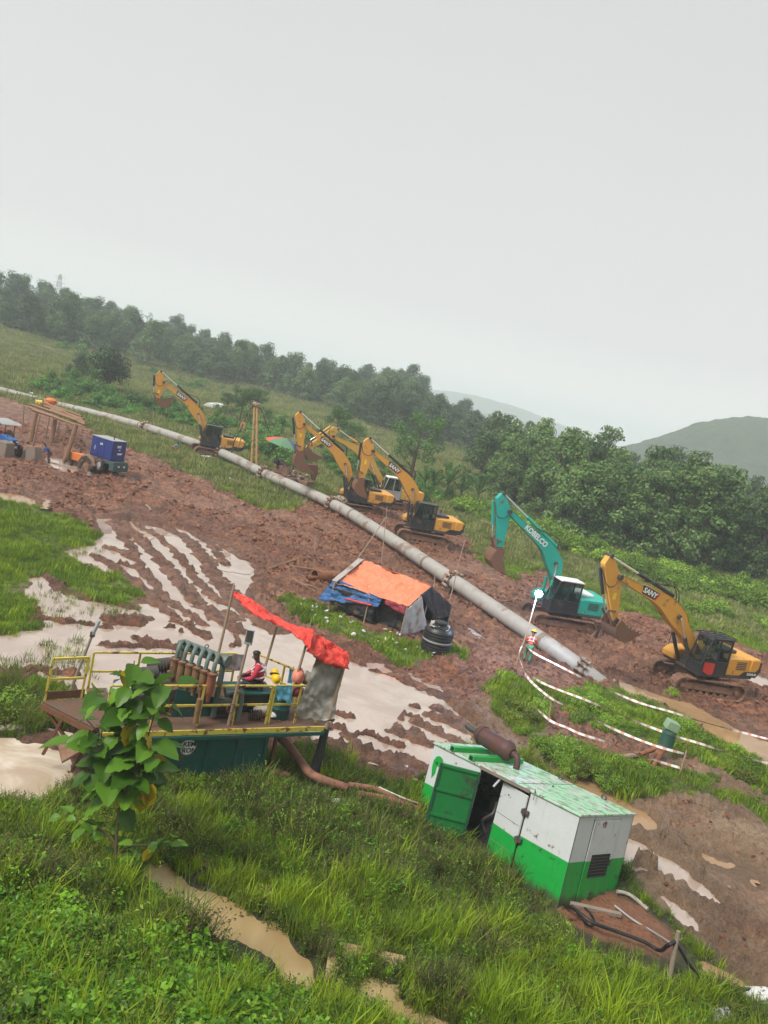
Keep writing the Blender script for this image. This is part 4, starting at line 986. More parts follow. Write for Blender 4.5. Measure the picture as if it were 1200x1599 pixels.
P_('deck', MB().b2(-4.2, 1.85, -.32, 2.25, ZD - .115, ZD - .03), 'deck_plate', bevel=.01)
ed_ = P_('edge_beam', MB().b2(-4.2, 1.6, -.36, -.322, ZD - .10, ZD + .03), 'rail_yellow')
P_('edge_beam', MB().b2(-4.2, 1.6, -.42, -.365, ZD - .20, ZD - .11), 'deck_green')
def railing(pts, zt=ZT, zb=ZD, r=.03, mid=True, extra=None):
    rt = MB().bar((pts[0][0] - .0, pts[0][1], zt), (pts[-1][0], pts[-1][1], zt), r * 1.7, r * 1.5).build('top_rail', 'rail_yellow', plat)
    if mid: MB().bar((pts[0][0], pts[0][1], (zt + zb) / 2), (pts[-1][0], pts[-1][1], (zt + zb) / 2), r * 1.5, r * 1.5).build('mid_rail', 'rail_yellow', plat)
    for x, y in pts: MB().bar((x, y, zb - .05), (x, y, zt), r * 1.7, r * 1.7).build('rail_post', 'rail_yellow', plat)
railing([(-4.1, 0), (-3.0, 0), (-1.83, 0), (-.92, 0), (.02, 0)]); railing([(.09, 0), (.85, 0), (1.5, 0)])
railing([(-4.2, 2.02), (-3.0, 2.1), (-1.6, 2.1), (-.3, 2.15)]); railing([(.35, 2.15), (.9, 1.4), (1.2, .9)])
# left gangway with its own rails and struts
gw = MB()
a0, a1, a2, a3 = (-5.34, 1.42, 2.4), (-4.35, 1.55, 2.42), (-3.7, .1, 2.38), (-4.32, .02, 2.38)
for k in range(9):
    t0, t1 = k / 9, (k + .86) / 9
    q = lambda u, v: Vector(a0).lerp(Vector(a1), u).lerp(Vector(a3).lerp(Vector(a2), u), v)
    s_ = MB(); A1, A2, A3, A4 = q(t0, 0), q(t1, 0), q(t1, 1), q(t0, 1); dz = Vector((0, 0, -.04))
    s_.add([A1, A2, A3, A4, A1 + dz, A2 + dz, A3 + dz, A4 + dz], [(0, 1, 2, 3), (7, 6, 5, 4), (0, 4, 5, 1), (1, 5, 6, 2), (2, 6, 7, 3), (3, 7, 4, 0)]); s_.build('gangway_plank', 'deck_plate', plat)
P_('gangway_beam', MB().bar(Vector(a0) - Vector((0, 0, .12)), Vector(a3) - Vector((0, 0, .12)), .09, .14), 'rust_steel'); P_('gangway_beam', MB().bar(Vector(a1) - Vector((0, 0, .12)), Vector(a2) - Vector((0, 0, .12)), .09, .14), 'rust_steel')
P_('kick_plate', MB().bar((-5.3, 1.5, 2.5), (-4.35, 1.62, 2.52), .03, .2), 'rust_steel')
for (x, y) in ((-5.28, 1.5), (-4.42, 1.6)): P_('rail_post', MB().bar((x, y, 2.36), (x + .05, y + .05, 3.45), .05), 'rail_yellow')
P_('top_rail', MB().bar((-5.23, 1.55, 3.45), (-4.37, 1.65, 3.47), .055), 'rail_yellow'); P_('mid_rail', MB().bar((-5.25, 1.53, 2.92), (-4.4, 1.63, 2.93), .055), 'rail_yellow')
for p0, p1 in (((-5.3, 1.4, 2.3), (-4.5, .9, 1.3)), ((-4.9, .8, 2.3), (-5.2, 1.0, 1.2)), ((-4.3, .1, 2.3), (-4.6, .3, 1.1)), ((-4.4, 1.6, 2.3), (-4.5, 1.3, 1.0))): P_('strut', MB().bar(p0, p1, .07), 'rust_steel')
P_('mud_chute', MB().prism([(-4.9, 1.5), (-3.9, 2.2), (-3.9, 2.1), (-4.9, 1.42)], .1, 1.0), 'mud_steel', bevel=.02)
# desander: header pipe, elbows and cones standing in a hopper
hd0, hd1 = bl(287, 1006, 4.0), bl(350, 1031, 4.0)
P_('header_pipe', MB().tube([hd0 - (hd1 - hd0) * .12, hd0, hd1, hd1 + (hd1 - hd0).normalized() * .08], [.07, .14, .14, .13], 14), 'pipe_green')
P_('header_end', MB().cyl(hd1 + (hd1 - hd0).normalized() * .06, hd1 + (hd1 - hd0).normalized() * .14, .17, n=16), 'pipe_green')
P_('lifting_eye', MB().tube([hd0.lerp(hd1, .55) + Vector((math.cos(q) * .05, 0, .18 + math.sin(q) * .05)) for q in np.linspace(0, 2 * PI, 9)], .015, 6, False), 'pipe_green')
od = Vector((-.28, -.42, 0))
for k in range(6):
    h = hd0.lerp(hd1, (k + .1) / 5.6); c = h + od
    P_('elbow', MB().tube(catmull([h, h + od * .45 + Vector((0, 0, .16)), h + od * .85 + Vector((0, 0, .05)), c + Vector((0, 0, -.22))], 4), .055, 9), 'pipe_green')
    co_ = P_('cyclone', MB().lathe([(.05, -.98), (.07, -.80), (.105, -.74), (.115, -.70), (.115, -.22), (.05, -.20)], c, 14), 'cone_red' if k == 5 else 'cone_brown')
    P_('clamp_ring', MB().lathe([(.105, -.26), (.14, -.26), (.14, -.21), (.105, -.21)], c, 14), 'rust_steel', co_)
hq0, hq1 = hd0 + od, hd1 + od
P_('hopper', MB().prism([(-.55, -.02), (.55, .35), (.55, .42), (-.55, .06)], 0, 1.5, lambda p: Vector((hq0.x + p.y * .95, hq0.y - .15 + p.x * .6, ZD + .25 + p.z))), 'cone_brown')
P_('hopper', MB().prism([(-.75, 0), (.75, 0), (.75, .42), (-.75, .75)], -.02, .02, lambda p: Vector((hq0.x + .75 + p.x * .95, hq0.y - .45 + p.y, ZD + p.z))), 'deck_green')
P_('manifold_leg', MB().tube([hd1, hd1 + Vector((0, -.02, -.5)), hd1 + Vector((0, 0, -1.55))], .075, 10), 'pipe_green'); P_('manifold_leg', MB().tube([hd0, hd0 + Vector((0, 0, -1.55))], .075, 10), 'pipe_green')
P_('feed_pipe', MB().tube(catmull([hd1 + Vector((.1, -.3, -.75)), hd1 + Vector((.45, -.3, -.72)), hd1 + Vector((.55, -.3, -.95)), hd1 + Vector((.55, -.3, -1.5))], 4), .08, 10), 'pipe_green')
P_('side_pipe', MB().tube([hd1 + Vector((-.6, -.45, -.85)), hd1 + Vector((-.6, -.45, -1.5))], .07, 10), 'cone_brown')
P_('valve_wheel', MB().tube([hd1 + Vector((.25 + math.cos(q) * .12, -.5, -1.1 + math.sin(q) * .12)) for q in np.linspace(0, 2 * PI, 13)], .015, 6, False), 'rust_steel')
# shaker and motors at the left, partly behind the sapling
P_('shaker_bed', MB().prism([(-3.7, ZD + .25), (-2.3, ZD + .45), (-2.3, ZD + .75), (-3.7, ZD + .5)], .5, 1.6), 'dark_steel', bevel=.02)
for x, y in ((-3.2, .75), (-2.75, 1.3)):
    mt = P_('vibrator_motor', MB().cyl((x - .2, y, ZD + 1.0), (x + .35, y + .05, ZD + 1.06), .17, n=16), 'dark_steel')
    for k in range(5): P_('cooling_fin', MB().cyl((x - .1 + k * .08, y, ZD + 1.01), (x - .08 + k * .08, y, ZD + 1.012), .19, n=16), 'dark_steel', mt)
for x in (-3.6, -2.4):
    for y in (.55, 1.55): P_('shaker_leg', MB().bar((x, y, ZD - .03), (x, y, ZD + .4), .09), 'rust_steel')
P_('shaker_plate', MB().prism([(-3.9, ZD + .35), (-3.1, ZD + .95), (-3.1, ZD + 1.0), (-3.9, ZD + .42)], .6, 1.3), 'grey_paint')
# bench / control box where the man sits, spring coil and bags
P_('green_locker', MB().b2(-.85, .35, .65, 1.35, ZD, ZD + .50), 'black_paint', bevel=.02); P_('locker_top', MB().b2(-.9, .4, .6, 1.4, ZD + .503, ZD + .55), 'deck_green', bevel=.01)
P_('pump_body', MB().cyl((-1.25, .55, ZD + .25), (-.85, .55, ZD + .25), .2, n=16).b2(-1.3, -.7, .35, .75, ZD, ZD + .1), 'dark_steel')
P_('leg_beam', MB().bar((.45, .1, ZD), (.48, .1, .7), .08), 'rust_steel')
for x, y in ((-3.9, 0), (-3.9, 1.9), (-.05, 1.9)): P_('tank_foot', MB().bar((x, y, ZB), (x, y, .2), .14), 'deck_green')
# badge on the tank
lx, lz = bl(295, 1172, 1.9).x, 1.93
bd = MB(); n_ = 28
bd.add([(lx + math.cos(q) * .24, -.262, lz + math.sin(q) * .24) for q in np.linspace(0, 2 * PI, n_, endpoint=False)], [list(range(n_))]); bdo = P_('badge_ring', bd, 'pipe_green')
bd = MB(); bd.add([(lx + math.cos(q) * .20, -.268, lz + math.sin(q) * .20) for q in np.linspace(0, 2 * PI, n_, endpoint=False)], [list(range(n_))]); P_('badge', bd, 'white_paint', bdo)
lettering('lettering', 'KEM', .17, 'black_paint', bdo, (lx + .03, -.276, lz + .08), (1, 0, 0), (0, 0, 1), .004); lettering('lettering', 'TRON', .17, 'black_paint', bdo, (lx, -.276, lz - .09), (1, 0, 0), (0, 0, 1), .004)
# ---- things that stand on or hang from the platform
def PW(v): return Matrix.Rotation(BANG, 3, 'Z') @ Vector(v) + BO
def on_plat(mb, name, mat, label, cat, loc=(0, 0, 0), smooth=40, group=None):
    o = mb.build(name, mat, None, smooth); o.location = PW(loc); o.rotation_euler = (0, 0, BANG); return tag(o, label, cat, group)
def plat_pole(label, a, b_, r=.04, mat='bamboo', name='bamboo_pole', cat='pole'):
    a, b_ = Vector(a), Vector(b_); return on_plat(MB().tube([Vector((0, 0, 0)), (b_ - a) * .5 + Vector((.015, .01, 0)), b_ - a], [r * 1.15, r, r * .85], 8), name, mat, label, cat, a)
def fitz(px, py, y):      # a point of the platform plane y (depth) seen at a pixel
    o = PW((0, y, 0)); n = Matrix.Rotation(BANG, 3, 'Z') @ Vector((0, 1, 0)); r = ray(px, py); t = (o - CAM).dot(n) / r.dot(n)
    return Matrix.Rotation(-BANG, 3, 'Z') @ (CAM + r * t - BO)
cA, cB, cC = fitz(365, 918, 1.9), fitz(433, 980, 1.9), fitz(484, 990, .15)
plat_pole('bamboo pole at the left end of the red canopy', fitz(338, 1030, 1.9) - Vector((0, 0, .5)), cA + Vector((0, 0, .1)))
plat_pole('bamboo pole behind the seated man holding up the red canopy', fitz(405, 1068, 1.4) - Vector((0, 0, .1)), fitz(433, 978, 1.5))
plat_pole('bamboo pole in front of the orange cloth holding up the red canopy', fitz(455, 1075, .15) - Vector((0, 0, .4)), cC + Vector((.0, 0, .1)), .04)
pe0, pe1 = fitz(492, 1200, -.3), fitz(538, 1040, -.3)
plat_pole('thick black post standing in the grass right of the platform', pe0 - Vector((0, 0, .3)), fitz(509, 1137, -.3), .13, 'black_paint', 'black_post', 'post')
plat_pole('thin bamboo pole carrying the right corner of the red canopy', fitz(509, 1137, -.3), pe1, .05)
# red canopy: a narrow crumpled ribbon from the tall left pole to the right corner
def canopy():
    top = [fitz(364, 926, 1.9), fitz(396, 937, 1.6), fitz(437, 970, 1.4), fitz(482, 981, .2), fitz(492, 988, .1), fitz(516, 1002, 0), fitz(543, 1018, -.3)]
    bot = [fitz(365, 931, 1.8), fitz(400, 962, .9), fitz(440, 979, .5), fitz(480, 1008, -.3), fitz(482, 1018, -.5), fitz(508, 1036, -.5), fitz(545, 1046, -.6)]
    T_, B_ = catmull(top, 7), catmull(bot, 7); P = []
    for i, (a, b_) in enumerate(zip(T_, B_)):
        row = []
        for j in range(9):
            v = j / 8; p = a.lerp(b_, v); k = float(fbm(i * .35, v * 3.0, 3, 77)[()] if np.ndim(fbm(i * .35, v * 3.0, 3, 77)) == 0 else fbm(i * .35, v * 3.0, 3, 77))
            row.append(p + Vector((0, -.26 * k, .16 * k + .10 * math.sin(v * PI))))
        P.append(row)
    o = PW((0, 0, 0)); ob = MB().grid(P).build('red_canopy', 'red_tarp', None, 180, fixn=False); ob.location = o; ob.rotation_euler = (0, 0, BANG)
    s = ob.modifiers.new('s', 'SOLIDIFY'); s.thickness = .01
    tag(ob, 'crumpled red tarpaulin strung as a canopy over the right of the platform', 'tarpaulin')
canopy()
q = [fitz(494, 1026, -.25), fitz(537, 1044, -.25), fitz(461, 1112, -.1), fitz(519, 1128, -.3)]
o = MB().grid(sheet(q[0], q[1], q[2], q[3], nu=22, nv=30, amp=.13, sag=0, seed=41, fr=2.2, rag=.2)).build('grey_curtain', 'clear_sheet', None, 180, fixn=False); o.location = PW((0, 0, 0)); o.rotation_euler = (0, 0, BANG); tag(o, 'grey plastic sheet hanging from the right end of the red canopy', 'plastic sheet')
q = [fitz(347, 1022, 2.1), fitz(382, 1022, 2.1), fitz(343, 1046, 2.1), fitz(378, 1048, 2.1)]
o = MB().grid(sheet(*q, nu=14, nv=8, amp=.05, sag=0, seed=43)).build('pale_sheet', 'lavender_sheet', None, 180, fixn=False); o.location = PW((0, 0, 0)); o.rotation_euler = (0, 0, BANG); tag(o, 'pale lavender sheet hung over the rear rail behind the pipe header', 'plastic sheet')
q = [fitz(433, 1071, -.06), fitz(457, 1070, -.06), fitz(434, 1093, -.08), fitz(455, 1099, -.08)]
o = MB().grid(sheet(*q, nu=14, nv=12, amp=.05, sag=0, seed=45, rag=.1)).build('blue_cloth', 'pale_blue_cloth', None, 180, fixn=False); o.location = PW((0, 0, 0)); o.rotation_euler = (0, 0, BANG); tag(o, 'light blue cloth hung over the yellow front rail', 'cloth')
q = [fitz(453, 1043, 1.2), fitz(460, 1041, 1.2), fitz(449, 1066, 1.1), fitz(457, 1068, 1.1)]
o = MB().grid(sheet(*q, nu=8, nv=8, amp=.04, sag=0, seed=47)).build('teal_cloth', 'pale_blue_cloth', None, 180, fixn=False); o.location = PW((0, 0, 0)); o.rotation_euler = (0, 0, BANG); tag(o, 'narrow faded blue cloth hanging on the slanting rear rail', 'cloth')
def bundle(label, c, r, mat, seed, cat='cloth', name='bundle', sq=(1, 1, .8)):
    P = []
    for i in range(13):
        th = PI * i / 12; row = []
        for j in range(19):
            ph = 2 * PI * j / 18; k = 1 + .35 * float(np.asarray(fbm(np.array([math.cos(ph) * 1.5 + seed]), np.array([math.sin(ph) * 1.5 + th * 2]), 3, seed))[0])
            row.append(Vector((math.sin(th) * math.cos(ph) * r * k * sq[0], math.sin(th) * math.sin(ph) * r * k * sq[1], math.cos(th) * r * k * sq[2])))
        P.append(row)
    return on_plat(MB().grid(P), name, mat, label, cat, c, 70)
bundle('grey crumpled sack stuffed behind the orange cloth', fitz(478, 1058, .3), .22, 'sack_cloth', 3, 'sack', 'sack'); bundle('orange pink cloth bundle at the right end of the platform', fitz(466, 1056, .2), .17, 'pink_cloth', 5, 'cloth', 'cloth', (1, 1, 1.3))
bundle('dark checked bundle below the crumpled grey sack', fitz(463, 1078, .3), .2, 'maroon_cloth', 6)
bundle('pale sack lying on the deck behind the middle rail', fitz(355, 1098, .5) * Vector((1, 1, 0)).x if False else Vector((-.9, .75, ZD + .14)), .28, 'sack_cloth', 7, 'sack', 'sack', (1.3, .8, .55)); bundle('pale sack lying below the bench beside the corner post', Vector((.1, .45, ZD + .14)), .26, 'sack_cloth', 8, 'sack', 'sack', (1.1, .8, .6))
bundle('small white bag on the deck right of the corner post', Vector((.35, .3, ZD + .08)), .14, 'white_cloth', 9, 'bag', 'bag', (1.2, .8, .5))
dr = on_plat(MB().lathe([(0, 0), (.26, 0), (.27, .02), (.26, .28), (.275, .30), (.26, .32), (.26, .6), (.275, .62), (.26, .64), (.25, .82), (0, .82)], n=22), 'drum', 'deck_green', 'dented green drum below the light blue cloth', 'drum', (.55, .4, ZD - .03))
cl = MB()
for k in range(5): cl.tube([Vector((.07 * k + math.cos(q) * .02, math.cos(q) * .12, .13 + math.sin(q) * .12)) for q in np.linspace(0, 2 * PI, 13)], .022, 6, False)
on_plat(cl, 'coil_spring', 'rubber', 'black coiled hose lying on the deck left of the corner post', 'hose', (-.35, .25, ZD - .02))
# helmet lying beside the man
hat_prof = [(.115, 0), (.155, -.01), (.155, .005), (.125, .02), (.12, .07), (.09, .12), (.04, .145), (0, .15)]
on_plat(MB().lathe(hat_prof, n=20, ax=(.3, -.6, .7)), 'hard_hat', 'hard_hat', 'yellow hard hat lying right of the seated man', 'hard hat', fitz(431, 1059, .9) + Vector((0, 0, -.03)))
on_plat(MB().lathe([(r * .9, z) for r, z in hat_prof], n=20, ax=(.2, .6, .7)), 'hard_hat', 'hard_hat', 'second yellow hard hat half hidden behind the first one', 'hard hat', fitz(429, 1052, 1.1))
# lamp poles
b0 = g_at(337, 1212); b0.z = tz(b0.x, b0.y) - .1; b1 = PW(fitz(371, 1073, -.12)); dd = (b1 - b0); b2_ = near_d(387, 1008, b1 + dd * .4)
lp = thing('lamp_pole', 'bamboo lamp pole tied to the front rail with a rectangular floodlight', 'lamp pole', b0)
MB().tube([Vector((0, 0, 0)), b1 - b0, b2_ - b0], [.045, .04, .03], 8).build('pole', 'bamboo', lp); MB().box(b2_ - b0 + Vector((0, .02, .22)), (.20, .07, .40)).build('floodlight', 'grey_paint', lp, bevel=.015)
MB().box(b2_ - b0 + Vector((0, -.018, .25)), (.16, .012, .30)).build('lamp_glass', 'dark_steel', lp); MB().box(b2_ - b0 + Vector((0, .02, .0)), (.06, .06, .08)).build('bracket', 'dark_steel', lp)
b0 = g_at(105, 1090); b0.z = tz(b0.x, b0.y) - .1; b1 = near_d(146, 988, b0)
lp = thing('lamp_pole', 'leaning lamp pole with a grey floodlight at the left end of the platform', 'lamp pole', b0)
MB().tube([Vector((0, 0, 0)), b1 - b0], [.055, .04], 8).build('pole', 'wood_grey', lp); dv = (b1 - b0).normalized()
MB().bar(b1 - b0 - dv * .05, b1 - b0 + dv * .42 + Vector((.04, 0, 0)), .17, .08).build('floodlight', 'grey_paint', lp, bevel=.015); MB().box(b1 - b0 - dv * .05, (.12, .12, .16)).build('bracket', 'dark_steel', lp)
# flood lamp that is switched on, on a pole by the tape
m, nt, b = new_mat('lamp_on'); b.inputs['Emission Color'].default_value = (.86, .93, 1, 1); b.inputs['Emission Strength'].default_value = 60
b0 = g_at(803, 1046); b0.z = tz(b0.x, b0.y) - .1; b1 = near_d(838, 933, b0)
lp = thing('lamp_pole', 'bamboo lamp pole with a brilliant lit floodlight in front of the teal excavator', 'lamp pole', b0)
MB().tube([Vector((0, 0, 0)), (b1 - b0) * .5 + Vector((.06, 0, 0)), b1 - b0], [.04, .035, .025], 8).build('pole', 'bamboo', lp)
fc_ = b1 - b0 + Vector((.06, .0, .2)); fb_ = MB().lathe([(0, -.12), (.10, -.11), (.19, 0), (.19, .03), (.175, .03)], fc_, 24, (-.2, -1, -.25)).build('floodlight', 'dark_steel', lp); MB().lathe([(0, .09), (.09, .075), (.14, .045), (.17, .0), (0, -.02)], fc_, 24, (-.2, -1, -.25)).build('lit_bulb', 'lamp_on', fb_)
ld = bpy.data.lights.new('flood_lamp', 'POINT'); ld.energy = 500; ld.color = (.45, .62, 1); ld.shadow_soft_size = .12; lo = bpy.data.objects.new('flood_lamp', ld); COL.objects.link(lo); lo.location = b1 + Vector((-.1, -.45, .1))
# brown suction hoses lying in the grass
def hose(label, pts, r, mat='hose_brown', name='hose', dz=.08, cat='hose', n=7, raise0=None):
    P = []
    for q in pts:
        g = g_at(*q[:2]); z = tz(g.x, g.y) + (q[2] if len(q) > 2 else dz); P.append(at_z(q[0], q[1], z) if len(q) > 2 else Vector((g.x, g.y, z)))
    P = catmull(P, 6); o0 = P[0].copy(); o = MB().tube([p - o0 for p in P], r, 10).build(name, mat); o.location = o0; return tag(o, label, cat)
hose('thick brown hose curving from the tank end down into the grass', [(436, 1150, 1.0), (449, 1162, .9), (466, 1184, .7), (484, 1207, .55), (505, 1218, .45), (540, 1230, .3)], .12)
hose('dirty brown hose running along the foot of the green tank', [(335, 1172, .5), (360, 1184, .5), (385, 1195, .45), (420, 1203, .4), (450, 1212, .3)], .10)
hose('brown hose reaching the container, upper of the two', [(545, 1226, .4), (585, 1232, .42), (615, 1244, .4), (655, 1258, .3)], .085); hose('brown hose reaching the container, lower of the two', [(560, 1240, .35), (600, 1247, .36), (628, 1255, .36), (655, 1264, .3)], .095)
hose('thin cream rope lying over the two brown hoses', [(592, 1229, .52), (612, 1238, .52), (635, 1248, .5), (652, 1254, .4)], .018, 'white_cloth', 'rope', .1, 'rope')
# ------------------------------------------------------------------ container generator
gen = thing('generator_container', 'tilted green and white generator container with open doors and rusty silencer', 'generator', (6.2, 17.34, .30), rot=(.185, .13, 2.303))
GL, GW, GH = 5.1, 2.66, 2.30
solid('gen_white', (.50, .53, .53), .5, 0, .06, (.34, .28, .24), .05, 1.2, 3, 0, (.16, .06, .03), .0); solid('gen_green', (.008, .30, .045), .42, 0, .12, (.04, .05, .02), .05, 1.5, 3, 0, (.03, .025, .02), .0)
solid('gen_inner_shade', (.006, .15, .032), .5, 0, .2, (.03, .03, .02), .25, 2.0, 3); solid('gen_dark', (.012, .07, .035), .55, 0, .3, (.02, .02, .02), .3, 3); solid('gen_black', (.006, .007, .008), .7, 0, .3, MUD, .05, 3); solid('silencer', (.085, .042, .040), .6, .3, .25, (.16, .05, .03), .35, 2.5, 6, .3)
for nm_, am_ in (('gen_white', .75), ('gen_green', .55)):
    m = MATS[nm_]; nt = m.node_tree; b = nt.nodes['Principled BSDF']; src_ = b.inputs['Base Color'].links[0].from_socket; v = coords(nt, 'Object', (3.2, 3.2, .28))
    st_ = noise(nt, v, 2.6, 6, .6, .58, .78); sp_ = noise(nt, coords(nt), 16, 4, .6, .66, .72)
    c = mixc(nt, mathn(nt, 'MULTIPLY', st_, am_), src_, (.26, .20, .14) if nm_ == 'gen_white' else (.03, .12, .03)); c = mixc(nt, mathn(nt, 'MULTIPLY', sp_, .6), c, (.14, .07, .04))
    z_ = nt.nodes.new('ShaderNodeSeparateXYZ'); nt.links.new(coords(nt), z_.inputs[0]); lo_ = maprange(nt, mathn(nt, 'ADD', z_.outputs[2], mathn(nt, 'MULTIPLY', noise(nt, coords(nt), 3, 5), .5)), .38, .62, .85, 0, True)
    c = mixc(nt, lo_, c, (.06, .045, .03)); nt.links.new(c, b.inputs['Base Color']); bump(nt, b, noise(nt, coords(nt), 1.6, 3), .35, .05)
m, nt, b = new_mat('gen_roof'); v = coords(nt)
c = mixc(nt, noise(nt, v, 1.6, 8, .68, .46, .58), (.30, .60, .38), (.46, .52, .46)); c = mixc(nt, noise(nt, coords(nt, 'Object', (1, 2.2, 1)), 2.6, 9, .76, .50, .58), c, (.17, .12, .10)); c = mixc(nt, noise(nt, v, 1.3, 6, .6, .58, .70), c, (.16, .30, .10))
nt.links.new(c, b.inputs['Base Color']); b.inputs['Roughness'].default_value = .4; bump(nt, b, noise(nt, v, 6, 6), .3, .02)
WZ = 1.13                                   # height of the line between green and white
def gp_(name, mb, mat, parent=gen, **k): return mb.build(name, mat, parent, **k)
def two_tone(nm, x0, x1, y0, y1, parent=gen, z0=.02, z1=GH - .03, bev=.004):
    a = gp_(nm, MB().b2(x0, x1, y0, y1, z0, WZ), 'gen_green', parent, bevel=bev); MB().b2(x0, x1, y0, y1, WZ, z1).build('white_band', 'gen_white', a, bevel=bev); return a
gp_('base_frame', MB().b2(0, GL, -GW, 0, -.14, .02), 'gen_dark', bevel=.02); gp_('floor', MB().b2(.05, GL - .05, -GW + .05, -.05, .021, .05), 'gen_black')
XO0, XO1 = 1.52, 3.25                       # door opening along the long side
two_tone('side_panel', .0, XO0, -.06, 0); two_tone('side_panel', XO1, GL, -.06, 0)
two_tone('end_panel', -.0, .05, -GW * .27, -.061); two_tone('end_panel', 0, .05, -GW, -GW * .74)
dl = two_tone('end_door', -.025, .03, -GW * .735, -GW * .275, z0=.08, z1=GH - .14); gp_('grille', MB().b2(-.04, -.026, -GW * .69, -GW * .36, WZ - .42, WZ + .16), 'gen_black', dl)
for k in range(7): gp_('grille_bar', MB().b2(-.052, -.041, -GW * .69, -GW * .36, WZ - .40 + k * .08, WZ - .385 + k * .08), 'dark_steel', dl)
gp_('door_latch', MB().b2(-.06, -.03, -GW * .71, -GW * .69, WZ - .15, WZ), 'dark_steel', dl)
gp_('door_gap', MB().b2(-.004, -.001, -GW * .272, -GW * .262, .05, GH - .1), 'gen_dark'); gp_('door_gap', MB().b2(-.004, -.001, -GW * .748, -GW * .742, .05, GH - .1), 'weld_band'); gp_('corner_seam', MB().b2(-.004, .01, -.01, .004, .03, GH - .04), 'dark_steel'); gp_('skirt', MB().b2(-.01, GL, -.02, .012, -.14, .03), 'gen_dark'); gp_('door_lintel', MB().b2(0, .05, -GW * .735, -GW * .275, GH - .13, GH - .03), 'gen_white')
two_tone('far_side', 0, GL, -GW, -GW + .05); two_tone('far_end', GL - .05, GL, -GW + .05, -.06)
gp_('roof', MB().b2(-.04, GL + .04, -GW - .04, .05, GH - .028, GH + .03), 'gen_roof', bevel=.01)
gp_('roof_seam', MB().b2(1.95, 1.97, -GW, 0, GH + .031, GH + .036), 'dark_steel'); gp_('roof_edge', MB().b2(XO0, XO1, .052, .085, GH - .06, GH + .02), 'weld_band')
for x in (GL - 1.48, GL - .75):
    t = gp_('roof_channel', MB().b2(x - .09, x + .09, -GW * .86, .08, GH + .031, GH + .17), 'gen_green', bevel=.008); gp_('channel_end', MB().b2(x - .06, x + .06, .081, .085, GH + .05, GH + .15), 'gen_black', t)
# dark engine inside
en = gp_('engine', MB().b2(1.4, 4.3, -1.75, -.75, .15, 1.0).b2(1.9, 3.4, -1.55, -.95, 1.0, 1.45), 'gen_black', bevel=.05)
for k in range(5): gp_('engine_pipe', MB().tube(catmull([(1.7 + k * .35, -.74, .5 + .1 * (k % 2)), (1.8 + k * .35, -.6, .8), (1.75 + k * .3, -.62, 1.1), (1.9 + k * .3, -.9, 1.35)], 4), .04, 7), 'dark_steel', en)
gp_('radiator_cap', MB().cyl((2.2, -.6, .5), (2.2, -.55, .5), .22, n=18), 'dark_steel', en); gp_('inner_sill', MB().b2(XO0, XO1, -.12, -.03, .02, .2), 'weld_band')
gp_('stay', MB().bar((2.55, .0, GH - .08), (2.62, .12, GH - .32), .06, .03), 'gen_white')
# right leaf: hinged beside the fixed panel, slightly open
def leaf(name, hx_, ang, width, inside):
    h = bpy.data.objects.new(name, MB().mesh(name, 'gen_green')); return h
RL = Matrix.Rotation(R_(-13), 3, 'Z')
hg = Vector((XO0 + .01, .03, 0))
def RB(x0, x1, y0, y1, z0, z1, M=RL, o=hg):
    mb = MB(); c = Vector(((x0 + x1) / 2, (y0 + y1) / 2, (z0 + z1) / 2)); mb.box(M @ c + o, (x1 - x0, y1 - y0, z1 - z0), M); return mb
RL = Matrix.Rotation(R_(11), 3, 'Z')
lw = 1.02
lf = gp_('right_door_leaf', RB(0, lw, 0, .05, -.12, WZ - .1), 'gen_green', bevel=.006); gp_('white_band', RB(0, lw, 0, .05, WZ - .1, GH - .14), 'gen_white', lf, bevel=.006)
for z in (WZ - .5, WZ + .22): gp_('crease', RB(.03, lw - .03, .051, .056, z, z + .012), 'weld_band', lf)
for z in (GH - .55, WZ - .1, .22): gp_('hinge', MB().box((XO0 - .01, .06, z), (.22, .07, .12)).cyl((XO0, .09, z - .1), (XO0, .09, z + .1), .04, n=10), 'dark_steel', bevel=.01)
gp_('rust_streak', MB().b2(XO0 - .012, XO0 + .0, .001, .004, .1, GH - .1), 'weld_band')
gp_('rain_hook', MB().tube([(1.35, .05, GH + .02), (1.35, .12, GH + .12), (1.3, .16, GH + .0), (1.3, .16, GH - .15)], .012, 5), 'weld_band')
# left leaf: swung wide open, its ribbed inside towards us
LL = Matrix.Rotation(R_(-62), 3, 'Z'); LL = Matrix.Rotation(R_(52), 3, 'Z'); h2 = Vector((XO1 - .02, .03, 0)); lw2 = 1.15
l2 = gp_('left_door_leaf', RB(0, lw2, 0, .045, .04, GH - .16, LL, h2), 'gen_inner_shade', bevel=.006)  # darker green than the outside: shade on the inner face painted in
for z in (.06, .72, 1.40, GH - .24): gp_('rib', RB(.03, lw2 - .02, .046, .09, z, z + .07, LL, h2), 'gen_inner_shade', l2)
for x in (.0, lw2 - .06): gp_('rib', RB(x, x + .06, .046, .09, .05, GH - .17, LL, h2), 'gen_dark', l2)
# green emblem on the left end panel
em = MB(); ex = GL - .33; ez = WZ + .62; n_ = 20
em.add([(ex + math.cos(q) * .17, .006, ez + .12 + math.sin(q) * .15) for q in np.linspace(0, 2 * PI, n_, endpoint=False)], [list(range(n_))])
em.add([(ex + .2, .007, ez + .12), (ex + .02, .007, ez + .05), (ex + .02, .007, ez - .25), (ex + .12, .007, ez - .42), (ex + .2, .007, ez - .1)], [(0, 1, 2, 3, 4)])
em = gp_('emblem', em, 'gen_green'); gp_('emblem_eye', MB().lathe([(.02, 0), (.045, 0), (.045, .004), (.02, .004)], (ex + .06, .008, ez + .05), 14, (0, 1, 0)), 'gen_black', em)
